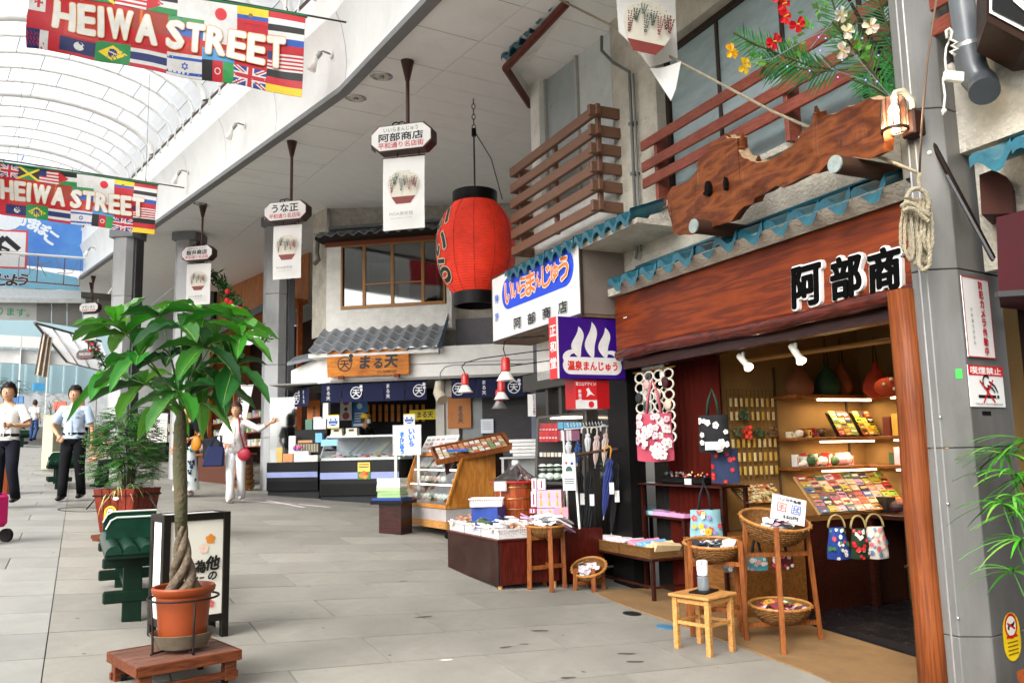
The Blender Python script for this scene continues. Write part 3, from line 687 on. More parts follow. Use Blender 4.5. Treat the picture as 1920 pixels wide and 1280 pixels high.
tt=tilemb(.2).build('roof_tile',mTeal,he,smooth=True);tt.location=(hx0+5.0,0,hz-.02)
nn=int((hx1-hx0)/.2)
for i in range(1,nn+1):
 o=tt.copy();COL.objects.link(o);o.location=(hx0+5.0+i*.2,RND.uniform(-.005,.005),hz-.02)
mb=MB().box(hx0+5,hx1+5.15,.05,.55,hz-.1,hz-.055);mb.build('hood_base',mStucco,he)
bx=T('slat_balcony','box of brown wooden slats in front of the upstairs corner window beside the lantern','balcony',A.w(-5,-.27,0),A.r)
yb=-.27;tops=[(1120,196),(1121,233),(1122,268),(1123,303),(1124,338),(1125,376)]
x_l=A.px(958,330,yb).x;x_r=A.px(1120,250,yb).x
for i,(u,v)in enumerate(tops):
 zc=A.px(u,v+8,yb).z
 mb=MB().box(x_l+5-(.0),x_r+5+.03,-.02,.03,zc-.055,zc+.055);mb.build('front_slat',M('slat_brown','#70503e',.5,var=.15,scale=8,stretch=(1,6,6),bump=.04),bx,bevel=.006)
 mb=MB().box(x_r+5-.05,x_r+5-.002,-.08,.30,zc-.06+.0,zc+.05);mb.build('side_slat',M('slat_brown','#70503e'),bx,bevel=.006)
 mb=MB().box(x_l+5+.0,x_l+5+.05,.032,.27,zc-.055,zc+.055);mb.build('side_slat',M('slat_brown','#70503e'),bx,bevel=.006)
za2,zb2=A.px(1125,392,yb).z,A.px(1120,190,yb).z
for x in(x_l+5.12,(x_l+x_r)/2+5,x_r+4.90):
 mb=MB().box(x,x+.05,.034,.08,za2,zb2);mb.build('slat_post',M('slat_brown','#70503e'),bx,bevel=.004)
mb=MB();xp=A.px(1187,300,-.05).x;zt_,zb_=A.px(1183,140,-.05).z,A.px(1200,470,-.05).z
mb.tube([A.px(1128,68,-.1)+V((0,-.0,0)),A.px(1128,95,-.1),A.px(1150,118,-.08),A.px(1180,135,-.05),V((xp,-.05,zt_-.12)),V((xp,-.05,zb_)),V((xp-.03,-.05,zb_-.06))],.016,8);
for z in(zt_-.5,zt_-1,zt_-1.5):mb.box(xp-.03,xp+.03,-.07,-.0,z,z+.03)
mb.tube([V((xp+.05,-.04,zt_)),V((xp+.05,-.04,zb_))],.011,6)
cp=mb.build('conduit',M('conduit_grey','#6f706c',.5,.4),None,smooth=True);cp.location=(A.O.x,A.O.y,0);cp.rotation_euler=(0,0,A.r);tag(cp,'grey conduit pipes running down the stucco wall right of the brown slat box','pipe')
L(XL-.35,XL+.02,.02,.2,zz(-.3),zz(2.2),'dark_jamb',mBlackMetal)
L(XL+.02,XL+.30,.3,.34,zz(-.3),zz(2.15),'door_side_glass',M('dark_glass','#22201e',.1,bump=0,spec=.8))
for x in(XL-.9,XL-1.45,-5.2):
 L(x,x+.07,.05,.12,zz(-.2),zz(2.25),'door_frame',M('door_frame','#4f4d49',.4,.6))
L(-5.6,XL-.36,.12,.125,zz(-.2),zz(2.25),'door_glass',M('dark_glass','#22201e'))
L(-5.7,XL-.36,.0,.12,zz(2.1),zz(2.3),'door_head',M('door_frame','#4f4d49'))
SX=-2.52;SY=2.15;XR=.06
mFl=M('black_floor','#15161a',.25,bump=.01,spec=.5)
L(SX-.9,XR,.62,SY,zz(-.32),zz(.0),'shop_floor',mFl)
ys_=A.xs(1351,700,SX).y;L(SX-.05,SX,ys_,SY,zz(-.2),zz(2.6),'side_wall_inside',mOchre);L(SX-.05,XR,SY,SY+.05,zz(-.2),zz(2.6),'back_wall_inside',mOchre)
L(-3.4,XR,0.0,SY+.05,zz(2.60),zz(2.64),'shop_ceiling',M('dim_ceiling','#8a7148',.8))
L(XR,XR+.05,0.0,SY+.05,zz(-.2),zz(2.6),'side_wall_inside',mOchre)
L(-3.4,.10,-.0,.06,zz(bb-.1),zz(2.60),'head_wall',mDWood)
L(SX-.9,SX-.05,.55,.6,zz(-.2),zz(2.3),'end_panel',M('dark_glass','#22201e'))
c0=A.xs(1268,900,SX-.05)
sc_=T('folding_shutter','tall dark red folded shutter with vertical pleats left of the lit display','shutter',A.w(-2.75,.32,0),A.r)
xa_=A.px(1262,850,.30).x;xb_=A.px(1352,850,.30).x
zc0,zc1=gz(*A.w(xa_,.3).xy)-.02,2.17;nP=9
for i in range(nP):
 x=xa_+(xb_-xa_)*i/nP;wd=(xb_-xa_)/nP
 mb=MB().add([(x+2.75,0,zc0),(x+wd*.5+2.75,-.11,zc0),(x+wd+2.75,0,zc0),(x+2.75,0,zc1),(x+wd*.5+2.75,-.11,zc1),(x+wd+2.75,0,zc1),(x+wd*.5+2.75,.05,zc0),(x+wd*.5+2.75,.05,zc1)],[(0,1,4,3),(1,2,5,4),(2,6,7,5),(6,0,3,7)])
 mb.build('shutter_pleat',M('shutter_red','#4a130b',.6,var=.25,scale=6,stretch=(3,3,.3),spec=.1),sc_)
cp_=[(1108,1107),(1150,1128),(1210,1149),(1270,1170),(1330,1192),(1400,1217),(1460,1240),(1520,1262),(1560,1280),(1600,1298)]
mb=MB();vs=[];
for u,v in cp_:
 g=G(u,v);vs.append(V((g.x,g.y,gz(g.x,g.y)+.009)))
bk=[]
for p in vs:
 q=p+A.ey*1.05;q.z=gz(q.x,q.y)+.010;bk.append(q)
n=len(vs);mb.add(vs+bk+[p-V((0,0,.012))for p in vs],[(i,i+1,n+i+1,n+i)for i in range(n-1)]+[(i,2*n+i,2*n+i+1,i+1)for i in range(n-1)])
o=mb.build('entrance_mat',M('coir_brown','#8a6a44',.95,var=.16,scale=5,bump=.2,bs=300,dirt=.3));recentre(o,vs[4]);tag(o,'long tan carpet strip along the front of the lit gift shop','carpet')
mShelf=wood('shelf_wood','#6a3c1a','#8b5426',4,(1,6,6),.45)
y0s=A.xs(1447,742,SX).y
SHZ=[]
for v in(744,820,873):
 z=A.xs(1530,v,SX).z;SHZ.append(z)
pass
sv=T('wall_shelf','tier of wooden wall shelves with slim light tubes in the gift shop corner','shelves',A.w(SX,1.2,0),A.r)
def SVL(x0,x1,y0,y1,z0,z1,name,mat,**k):
 mb=MB().box(x0-SX,x1-SX,y0-1.2,y1-1.2,z0,z1);return mb.build(name,mat,sv,**k)
mTube=emit('warm_tube','#ffe0b0',5)
for i,z in enumerate(SHZ):
 SVL(SX+.002,SX+.30,y0s,SY-.002,z-.03,z,'shelf_board',mShelf,bevel=.004)
 SVL(SX+.30,XR,SY-.30,SY-.002,z-.031,z-.001,'shelf_board',mShelf,bevel=.004)
 if i<3:
  SVL(SX+.2,SX+.23,y0s+.35,y0s+1.0,z-.05,z-.035,'light_tube',mTube);SVL(SX+.55,SX+1.05,SY-.24,SY-.21,z-.05,z-.035,'light_tube',mTube)
  for lx,ly,ln,rz in((SX+.2,y0s+.68,.7,PI/2),(SX+.8,SY-.22,.6,0)):
   al=bpy.data.lights.new('shelf_light','AREA');al.shape='RECTANGLE';al.size=ln;al.size_y=.03;al.energy=1.6;al.color=(1,.74,.44)
   ao=bpy.data.objects.new('shelf_light',al);COL.objects.link(ao);ao.parent=sv;ao.location=(lx-SX,ly-1.2,z-.055);ao.rotation_euler=(0,0,rz)
for y in(y0s+.02,y0s+.9):SVL(SX+.003,SX+.015,y,y+.02,.7,2.1,'shelf_upright',M('upright','#4a3a28',.5))
for z,dd in((.78,.62),):
 SVL(SX+.002,SX+.45,y0s-.1,SY-.002,-.16,z-.04,'cabinet',mDWood);
 SVL(SX+.46,XR,SY-dd,SY-.002,z-.04,z,'counter_top',mDWood,bevel=.004);SVL(SX+.46,XR,SY-.1,SY-.004,-.16,z-.04,'counter_back',M('olive_panel','#3a3a1c',.6))
 for x in(SX+.5,SX+1.2,SX+1.9,SX+2.6):SVL(x,x+.05,SY-dd+.02,SY-dd+.07,-.16,z-.04,'counter_leg',mDWood)
for i,(u,v,dx,dz,lab)in enumerate([(1392,652,.07,-.06,'small white track spotlight under the lintel, left one of the two over the opening'),(1490,638,.08,-.10,'small white track spotlight under the lintel, right one of the two over the opening, lit'),(1241,684,.01,-.09,'small white spotlight above the white ring rack')]):
 q=A.px(u,v-12,.02);t=T('track_spotlight',lab,'spotlight',A.w(q.x,.02,2.12),A.r,'small white track spotlights of the gift shop')
 hz_=q.z-2.12
 mb=MB().cyl((0,0,0),(0,0,min(hz_-.06,-.05)),.012,n=8);mb.build('stem',mWhite,t)
 mb=MB();b_=V((0,0,min(hz_-.08,-.07)));d_=V((dx,-.01,dz)).normalized();mb.tube([b_-d_*.07,b_,b_+d_*.05,b_+d_*.052,b_+d_*.09],[.027,.027,.024,.028,.040],14);mb.build('lamp_body',M('spot_white','#d8d4c8',.4),t,smooth=True)
 mb=MB();e_=b_+d_*.091;mb.tube([e_,e_+d_*.004],[.034,.034],14);mb.build('lens',emit('spot_lens','#ffe2b0',6 if i<2 else.5),t)
 if i<2:
  al=bpy.data.lights.new('spot','SPOT');al.energy=9;al.color=(1,.78,.5);al.spot_size=rad(95);al.spot_blend=.7;al.shadow_soft_size=.03
  ao=bpy.data.objects.new('spot_lamp',al);COL.objects.link(ao);ao.parent=t;ao.location=e_+d_*.02;ao.rotation_euler=V((dx*2 if i else-.3,1.1,-.9)).to_track_quat('-Z','Y').to_euler()
for i,(x,y)in enumerate([(-1.5,1.2),(-.6,1.4),(.1,1.2)]):
 t=T('interior_downlight',['warm downlight in the gift shop ceiling over the side shelves','warm downlight in the gift shop ceiling over the middle counter','warm downlight in the gift shop ceiling behind the timber post'][i],'ceiling light',A.w(x,y,2.56),A.r,'downlights in the gift shop ceiling')
 mb=MB().lathe([(.05,0),(.06,-.03),(.045,-.03)],16,(0,0,.03));mb.build('housing',mWhite,t);mb=MB().lathe([(0,-.002),(.043,-.001)],14);mb.build('lens',emit('spot_lens','#ffe2b0',6),t)
 al=bpy.data.lights.new('spot','SPOT');al.energy=7;al.color=(1,.75,.45);al.spot_size=rad(110);al.spot_blend=.8;al.shadow_soft_size=.05
 ao=bpy.data.objects.new('downlight_lamp',al);COL.objects.link(ao);ao.parent=t;ao.location=(0,0,-.02)
mb=MB()
bp_=V((2.98,4.93,0));
t=T('pillar','wide brushed steel pillar in the right foreground with warning plates and a coiled rope','pillar',(0,0,0))
pl_=[P(1742,900,4.70),P(1772,900,4.62),P(1833,900,4.60),P(1912,900,4.85),P(1905,900,5.1),P(1750,900,5.0)]
base=[(p.x,p.y)for p in pl_]
zl=[-.6,.35,1.35,2.35,3.3,7.0]
for a,b in zip(zl,zl[1:]):
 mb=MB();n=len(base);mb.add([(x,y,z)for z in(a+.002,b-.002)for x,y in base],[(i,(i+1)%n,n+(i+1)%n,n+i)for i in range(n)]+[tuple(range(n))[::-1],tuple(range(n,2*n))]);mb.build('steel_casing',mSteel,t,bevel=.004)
def fline(i,k,z0,z1,r,name,mat):
 a,b=V((*base[i],0)),V((*base[i+1],0));q=a.lerp(b,k);nrm=V((b-a).cross(V((0,0,1)))).normalized()*.003;q+=nrm
 mb=MB().box(q.x-r,q.x+r,q.y-r,q.y+r,z0,z1);return mb.build(name,mat,t)
fline(0,.55,-.5,6.9,.004,'seam_bead',M('bead','#c9cacb',.3,.7,bump=0))
for z in(.45,1.05,1.52):
 a=V((*base[1],z));mb=MB().sph(a+V((-.0,-.008,0)),.009,8,6);mb.build('rivet',M('rivet','#c9cacb',.25,.9,bump=0),t,smooth=2)
mPlas=M('sign_plastic_white','#e2e1dd',.3,var=.02,bump=0,coat=.2);INK='#151515';RED='#c01822';BLUE='#1d4fc4'
yo=-.5;a_=A.px(922,521,yo);b_=A.px(1087,441,yo);c_=A.px(925,643,yo);d_=A.px(1088,592,yo)
x0,x1=a_.x,b_.x;z1=(a_.z+b_.z)/2;z0=(c_.z+d_.z)/2
W_=x1-x0;H_=z1-z0
t=T('lightbox_sign','large white box sign with a blue rounded panel and orange letters','lightbox sign',A.w(x0,yo,z0),A.r)
mb=MB().box(.012,W_-.012,.004,.498,.012,H_-.012);mb.build('sign_box',M('taupe_metal','#83786f',.5,.2,var=.05,bump=.01),t,bevel=.01)
mb=MB().box(.02,W_-.02,-.004,.004,.02,H_-.02);mb.build('sign_face',mPlas,t)
mb=MB()
for q in((0,W_,-.008,.02,0,.02),(0,W_,-.008,.02,H_-.02,H_),(0,.016,-.008,.02,.02,H_-.02),(W_-.02,W_,-.008,.02,.02,H_-.02)):mb.box(*q)
mb.build('sign_rim',M('rim_brown','#4a3c36',.4,.5),t)
mb=MB().box(.02,W_-.02,.01,.49,-.012,.011);mb.build('sign_underside',M('under_wood','#6f5a48',.7,var=.3,scale=8),t)
pr=Pr(on_y(-.004))
cx=W_*.54;cz_=H_*.66;rh=H_*.225;hw=W_*.40
def stadium(cx,cy,hw,rh,n=12):
 return[(cx+hw-rh+rh*math.cos(rad(-90+180*i/n)),cy+rh*math.sin(rad(-90+180*i/n)))for i in range(n+1)]+[(cx-hw+rh+rh*math.cos(rad(90+180*i/n)),cy+rh*math.sin(rad(90+180*i/n)))for i in range(n+1)]
pr.poly(stadium(cx,cz_,hw,rh*1.05),'#1546d2')
tx='いいらまんじゅう';n=len(tx)
for i,ch in enumerate(tx):
 sc=[.9,.62,.85,.95,.6,.85,.7,.9][i]
 pr.text(ch,cx-hw*.78+hw*1.56*i/(n-1),cz_+rh*.0,rh*1.45*sc,'#f07a22',off=.035,outline=[(.075,'#f2efe8')],wd=hw*.24*(sc+.1))
pr.vtext('特許',W_*.08,H_*.64,H_*.13,H_*.27,'#2a5fd0',off=.015)
for i,ch in enumerate('阿部商店'):pr.text(ch,W_*(.34+.165*i),H_*.17,H_*.15,INK,off=.03,wd=W_*.085)
pr.build('lettering',t)
xs=XL+.08
pA_=A.xs(1045,592,xs);pB_=A.xs(1158,596,xs);pC_=A.xs(1050,709,xs)
yl=pA_.y;yr=-.02;zT=pA_.z;zB=pC_.z
Wp=yr-yl;Hp=zT-zB
t=T('purple_sign','purple box sign with three white steam shapes and a red side strip','lightbox sign',A.w(xs,yl,zB),A.r+PI/2)
mb=MB().box(0,Wp,.004,.17,0,Hp);mb.build('sign_box',M('sign_purple','#35107a',.3,var=.04,bump=0,coat=.3),t,bevel=.006)
mb=MB().box(-.006,-.0005,.004,.17,.0,Hp);mb.build('red_side',M('sign_red','#c9161e',.3,var=.04,bump=0,coat=.3),t)
mb=MB().box(-.008,.004,-.002,.012,0,Hp);mb.build('edge_strip',mPlas,t)
pr=Pr(on_y(.004));WH='#e3e2e0'
def flame(cx,cy,w_,h):
 L1=[];R1=[]
 for i in range(13):
  k=i/12;z=cy+h*k;wdt=w_*math.sin(PI*k**.85)**.8*.5;sh=w_*.20*math.sin(2*PI*(k-.08))*(-1)
  L1.append((cx+sh-wdt*(.8),z));R1.append((cx+sh+wdt,z))
 return L1+R1[::-1]
for cx,h,k in((.29,.52,0),(.49,.60,0),(.69,.52,0)):pr.poly(flame(Wp*cx,Hp*.33,Wp*.17,Hp*h),WH)
pr.poly(stadium(Wp*.5,Hp*.21,Wp*.44,Hp*.14),WH)
for s_ in(-1,1):
 pts=[]
 for i in range(9):
  a=rad(180+90-20-i*22);pts.append((Wp*(.5+s_*(-.28+.16*math.cos(a)*1.0)),Hp*(.34+.13*math.sin(a))))
 for i in range(9):
  a=rad(180+90-20-(8-i)*22);pts.append((Wp*(.5+s_*(-.25+.09*math.cos(a))),Hp*(.335+.075*math.sin(a))))
 pr.poly(pts,WH)
pr.text('温泉まんじゅう',Wp*.5,Hp*.21,Hp*.15,'#d8281c',wd=Wp*.74,off=.04)
pr.build('lettering',t)
pr=Pr(lambda a,b,h:(-.006-h,a,b));
for i,ch in enumerate('正和堂'):pr.text(ch,.087,Hp*(.78-.26*i),Hp*.17,'#eeeae6',off=.02,wd=.12)
g=pr.mb;g.v=[(x,.174-y,z)for x,y,z in g.v];pr.build('side_lettering',t)
p1=A.xs(1078,712,xs-.05);p2=A.xs(1078,766,xs-.05);p3=A.xs(1142,712,xs-.05)
t=T('red_box_sign','red and white box sign with small print directly under the purple sign','sign',A.w(xs-.05,p1.y,p2.z),A.r+PI/2)
Hh=zB-.004-p2.z;Ww=p3.y-p1.y
mb=MB().box(0,Ww,.0,.2,0,Hh);mb.build('sign_box',M('sign_red2','#a80f16',.35,var=.06,bump=0),t,bevel=.004)
pr=Pr(on_y(0));wv=Ww*.62
pr.rect(0,0,wv,Hh*.30,WH);pr.rect(0,Hh*.30,wv,Hh,'#cf2026');pr.text('富士山デザイン!',wv*.5,Hh*.86,Hh*.13,WH,wd=wv*.94,off=.02)
pr.disc(wv*.72,Hh*.15,Hh*.11,'#cf2026');pr.poly([(wv*.5,Hh*.68),(wv*.62,Hh*.72),(wv*.7,Hh*.6),(wv*.9,Hh*.45),(wv*.7,Hh*.5),(wv*.5,Hh*.4),(wv*.56,Hh*.55)],WH)
pr.vtext('新登場',wv*.2,Hh*.6,Hh*.12,Hh*.15,WH,off=.03);pr.build('lettering',t)
def plate_on(i,k0,k1,u0,v0,v1,name,label,col,fn,cat='sign'):
 a,b=V((*base[i],0)),V((*base[i+1],0));d=(b-a).normalized();q=a.lerp(b,k0);wd=(b-a).length*(k1-k0)
 ctr=a.lerp(b,(k0+k1)/2);zt=Zv(ctr.x,ctr.y,v0);zb=Zv(ctr.x,ctr.y,v1);nrm=V((d.y,-d.x,0))
 t=T(name,label,cat,(q.x+nrm.x*.004,q.y+nrm.y*.004,zb),math.atan2(d.y,d.x))
 mb=MB().box(0,wd,-.004,.0,0,zt-zb);mb.build('plate',M('plate_'+name,col,.35,var=.03,bump=0),t,bevel=.001)
 pr=Pr(on_y(-.004));fn(pr,wd,zt-zb);pr.build('lettering',t);return t
def f1(pr,w_,h):
 b='#b81722';
 for q in((0,0,w_,.006),(0,h-.006,w_,h),(0,0,.006,h),(w_-.006,0,w_,h)):pr.rect(*q,b)
 pr.vtext('防犯カメラ作動中',w_*.66,h*.91,h*.095,h*.118,b,off=.05);pr.vtext('平和通り名店街',w_*.22,h*.58,h*.045,h*.068,'#333333')
plate_on(2,.02,.66,0,521,671,'camera_warning_plate','tall white plate with red border and red vertical characters on the steel pillar','#e6e3df',f1)
def f2(pr,w_,h):
 pr.rect(0,h*.76,w_,h,'#c8161c');pr.text('喫煙禁止',w_*.5,h*.88,h*.17,'#f0ece8',wd=w_*.88,off=.03)
 pr.rect(w_*.22,h*.22,w_*.82,h*.29,INK);pr.rect(w_*.72,h*.22,w_*.75,h*.30,'#e6e3df')
 pr.ring(w_*.48,h*.60,w_*.10,w_*.035,INK,a0=40,a1=300);pr.line([(w_*.50,h*.52),(w_*.62,h*.47),(w_*.70,h*.36)],w_*.03,INK);pr.line([(w_*.55,h*.62),(w_*.7,h*.52),(w_*.78,h*.36)],w_*.03,INK)
 pr.line([(w_*.28,h*.64),(w_*.68,h*.12)],w_*.03,'#c8161c');pr.line([(w_*.66,h*.66),(w_*.34,h*.10)],w_*.03,'#c8161c');pr.text('平和通り商店街振興組合',w_*.5,h*.07,h*.05,'#333333',wd=w_*.8)
plate_on(2,-.02,.80,0,686,763,'no_smoking_plate','square white plate with red header and a crossed-out cigarette on the steel pillar','#e6e5e2',f2)
def f3(pr,w_,h):
 Y='#e9c61b';pr.poly([(x,y)for x,y in[(w_*.5+w_*.5*math.cos(rad(a)),h-w_*.5+w_*.5*math.sin(rad(a)))for a in range(0,181,20)]+[(w_*.5+w_*.5*math.cos(rad(a)),w_*.5+w_*.5*math.sin(rad(a)))for a in range(180,361,20)]],Y)
 pr.ring(w_*.5,h*.72,w_*.33,w_*.08,'#c01820');pr.disc(w_*.5,h*.72,w_*.28,'#e8e4da');pr.poly([(w_*.28,h*.68),(w_*.34,h*.75),(w_*.6,h*.77),(w_*.72,h*.82),(w_*.72,h*.76),(w_*.64,h*.7),(w_*.66,h*.64),(w_*.6,h*.66),(w_*.56,h*.71),(w_*.42,h*.71),(w_*.38,h*.64),(w_*.33,h*.65)],INK)
 pr.line([(w_*.28,h*.79),(w_*.72,h*.65)],w_*.06,'#c01820');pr.rect(w_*.18,h*.48,w_*.82,h*.53,'#c01820')
 for k in range(4):pr.rect(w_*.2,h*(.38-.08*k),w_*.8,h*(.405-.08*k),'#7a5a10')
mClearY=M('sticker_clear','#e9c61b',.5,bump=0)
def sticker(i,k0,k1,v0,v1,label):
 a,b=V((*base[i],0)),V((*base[i+1],0));d=(b-a).normalized();q=a.lerp(b,k0);wd=(b-a).length*(k1-k0);ctr=a.lerp(b,(k0+k1)/2)
 zt=Zv(ctr.x,ctr.y,v0);zb=Zv(ctr.x,ctr.y,v1);nrm=V((d.y,-d.x,0));pr=Pr(on_y(0));f3(pr,wd,zt-zb);o=pr.build('warning_sticker');o.location=(q.x+nrm.x*.003,q.y+nrm.y*.003,zb);o.rotation_euler=(0,0,math.atan2(d.y,d.x));tag(o,label,'sticker');return o
sticker(2,.22,.62,1147,1238,'yellow rounded sticker with a crossed-out dog low on the steel pillar')
o=MB();a,b=V((*base[1],0)),V((*base[2],0));d=(b-a).normalized();q=a.lerp(b,.62);z=Zv(q.x,q.y,710);o.box(0,.035,-.003,0,0,.055);o=o.build('green_tag',M('green_tape','#3fae4a',.5,bump=0));o.location=(q.x,q.y,z);o.rotation_euler=(0,0,math.atan2(d.y,d.x));tag(o,'small green tape label on the steel pillar left of the no-smoking plate','label')
a,b=V((*base[2],0)),V((*base[3],0));d=(b-a).normalized();q=a.lerp(b,.25);z=Zv(q.x,q.y,778);o=MB();o.box(0,.09,-.003,0,0,.022);o=o.build('black_tape',mBlackMetal);o.location=(q.x,q.y,z);o.rotation_euler=(0,0,math.atan2(d.y,d.x));tag(o,'strip of black tape under the no-smoking plate on the pillar','tape')
VASE_H=0
def vase_print(pr,cx,cy,h):
 """painted jar: body outline, red-brown foot, wisteria dots"""
 w_=h*.50;prof=[(.40,1.0),(.38,.94),(.62,.91),(.88,.82),(.99,.66),(.97,.52),(.88,.36),(.74,.215),(.5,.05),(.45,0)]
 def pt(k):return[(cx-x*w_,cy+(y-.5)*h)for x,y in k]+[(cx+x*w_,cy+(y-.5)*h)for x,y in reversed(k)]
 pr.poly(pt(prof),'#cfc8b8');pr.poly(pt([(.74,.215),(.66,.15),(.5,.05),(.45,0)]),'#7a2318')
 r=random.Random(3)
 for bx_,by,ln,c in[(-.75,.74,.42,'#6b2422'),(-.55,.8,.25,'#3f4a40'),(-.1,.72,.38,'#4d5a50'),(.15,.8,.3,'#39443c'),(.45,.72,.38,'#7a2a26'),(.7,.76,.3,'#5a3030'),(.85,.7,.3,'#6b2422'),(-.3,.86,.2,'#5a6a5c')]:
  for k in range(9):
   t_=k/9;ww=(1-t_)*.10+.02
   for q in(-1,0,1):pr.disc(cx+(bx_+q*ww)*w_*.95,cy+(by-t_*ln-.5)*h+r.uniform(-.01,.01)*h,h*.017,c,5)
 for k in range(26):
  a=r.uniform(-.8,.8);pr.disc(cx+a*w_,cy+(r.uniform(.66,.88)-.5)*h*(1-.1*abs(a)),h*.018,r.choice(['#54645a','#7d8a78','#9aa48e']),5,ry=h*.009)
def vase_banner(t,w_,h,z,sub='MOA美術館',wave=0,yy=0):
 f=lambda a,b,hh:(a,yy-hh+wave*math.sin(a*5+b*2.2)*.5+wave*math.sin(b*3.3),z+b)
 mb=MB().grid(lambda a,b:f(-w_/2+a*w_,-h+b*h,0),6,12);mb.grid(lambda a,b:V(f(-w_/2+a*w_,-h+b*h,0))+V((0,.003,0)),6,12,flip=True);bn=mb.build('banner_cloth',M('banner_white','#dcdad6',.7,var=.03,bump=.02),t,smooth=2)
 pr=Pr(f);pr.h=.003;pr.maxe=.08;vase_print(pr,0,-h*.42,h*.46);pr.text(sub,0,-h*.81,h*.055,'#6e6a66',wd=w_*.56);pr.text('MOA MUSEUM OF ART',0,-h*.87,h*.02,'#9a9690',wd=w_*.52);pr.build('banner_print',bn)
 mb=MB().cyl((-w_/2-.01,yy,z+.004),(w_/2+.01,yy,z+.004),.008,n=6);mb.build('banner_rod',mBrown,t)
def shop_sign(u,v,W,Y,lines,label,banner=True,h=.42,dark=False,wave=.012,bh=1.0,bw=.5):
 c=P(u,v,Y);t=T('hanging_shop_sign',label,'hanging sign',c,rad(-14),'octagonal shop signs hanging from the arcade ceiling')
 S=W;hh=S*h;cc=S*.13;D_=.17
 oc=[(-S/2+cc,-hh/2),(S/2-cc,-hh/2),(S/2,-hh/2+cc*.9),(S/2,hh/2-cc*.9),(S/2-cc,hh/2),(-S/2+cc,hh/2),(-S/2,hh/2-cc*.9),(-S/2,-hh/2+cc*.9)]
 mb=MB().prism(oc,-D_/2,D_/2);mb.build('sign_case',mBrown,t,bevel=.006)
 k=.93;ic=[(x-(.03*S/2 if x>0 else-.03*S/2)*1.3,z-(.03*S/2 if z>0 else-.03*S/2)*1.3)for x,z in oc]
 fc='#5a5350' if dark else '#dad8d4'
 mb=MB().prism(ic,-D_/2-.006,-D_/2);mb.build('sign_face',M('sign_face_dark' if dark else 'sign_face_white',fc,.35,var=.02,bump=0),t)
 mb=MB().prism([(-D_/2+.02,hh*-.33),(D_/2-.02,hh*-.33),(D_/2-.02,hh*.33),(-D_/2+.02,hh*.33)],0,.004);sd=mb.build('side_face',M('sign_face_white','#dad8d4'),t);sd.rotation_euler=(0,0,-PI/2);sd.location=(-S/2-.0045,0,0)
 pr=Pr(on_y(-D_/2-.006));
 for tx,yy,th,wd,cl,of in lines:pr.text(tx,0,yy*hh,th*hh,cl,wd=wd*S,off=of)
 pr.build('lettering',t)
 top=cz(c.x,c.y)-c.z
 mb=MB().cyl((.05,0,hh/2),(.05,0,top-.22),.022,n=10);mb.build('hanging_pole',mBrown,t)
 mb=MB().tube([(.05,0,top-.24),(.05,0,top-.2),(.05,0,top-.0)],[.028,.035,.08],12);mb.build('ceiling_socket',mBrown,t)
 mb=MB()
 for s_ in(-1,1):
  pts=[(-.06+s_*(.03+.05*math.cos(a*.55)*(1-a*.06)),0,hh/2+.035+.03*math.sin(a*.55)*(1-a*.05))for a in range(11)];mb.tube(pts,.008,5)
 mb.tube([(-.2,0,hh/2+.01),(-.12,0,hh/2+.03),(-.1,0,hh/2+.0)],.007,5);mb.build('iron_scroll',mBlackMetal,t)
 if banner:
  zb=-hh/2-.05
  mb=MB().cyl((-.1*S,0,-hh/2),(-.1*S,0,zb+.01),.006,n=5);mb.cyl((.25*S,0,-hh/2),(.25*S,0,zb+.01),.006,n=5);mb.build('hanger_wire',mBlackMetal,t)
  vase_banner(t,bw*S/.7,bh*S/.7,zb,wave=wave)
 return t
R3='平和通り名店街'
shop_sign(757,262,.74,9.1,[('いいらまんじゅう',.30,.17,.56,'#222222',0),('阿部商店',.02,.30,.72,INK,.03),(R3,-.28,.22,.74,RED,.01)],'foremost octagonal hanging shop sign with a white jar banner, left of the red lantern',bw=.47,bh=.80)
shop_sign(540,398,.70,12.1,[('うな正',.14,.40,.62,INK,.03),(R3,-.26,.24,.74,RED,.01)],'octagonal hanging shop sign with jar banner in front of the first steel pillar',bw=.46,bh=.82)
shop_sign(374,476,.70,16.3,[('温泉まんじゅう',.32,.14,.6,'#333333',0),('桜井商店',.04,.32,.66,INK,.04),(R3,-.28,.22,.74,RED,.01)],'octagonal hanging shop sign with jar banner, third one down the street over the tree',bw=.54,bh=.84)
shop_sign(235,544,.70,21.8,[('熱海駅前店',.30,.14,.5,'#333333',0),('あをきのひもの',.04,.28,.78,INK,.03),(R3,-.28,.22,.74,RED,.01)],'octagonal hanging shop sign without banner in front of the farthest pillar',banner=False)
shop_sign(170,577,.70,26.0,[('ベーカリー',.30,.12,.5,'#333333',0),('プランタン',.04,.3,.7,INK,.02),(R3,-.28,.22,.74,RED,.01)],'pale octagonal hanging shop sign with jar banner farthest down the street',bw=.5,bh=.84)
shop_sign(163,665,.70,27.5,[('神社前店',.06,.34,.66,'#c9c4c0',.02),(R3,-.28,.2,.7,'#a8202a',.01)],'dark octagonal shop sign low down the far street under the awning',banner=False,dark=True)
def f(a,b,h):
 top=P(1152,-60,6.3).lerp(P(1262,-95,6.15),a);bot=P(1218,128,6.2).lerp(P(1272,150,6.1),a)
 if a<.5:bot=P(1160+116*a,60+136*a,6.25)
 else:bot=P(1218+108*(a-.5),128-44*(a-.5),6.2)
 q=top.lerp(bot,b);q+=V((0,-.03*math.sin(a*5)*b,0));return q-FW*h
mb=MB().grid(lambda a,b:f(a,b,0),12,12);mb.grid(lambda a,b:f(a,b,-.003),12,12,flip=True)
o=mb.build('rope_banner',M('banner_white','#dcdad6'),None,smooth=2)
pr=Pr(lambda a,b,h:f(a,1-b,h));
class _S:pass
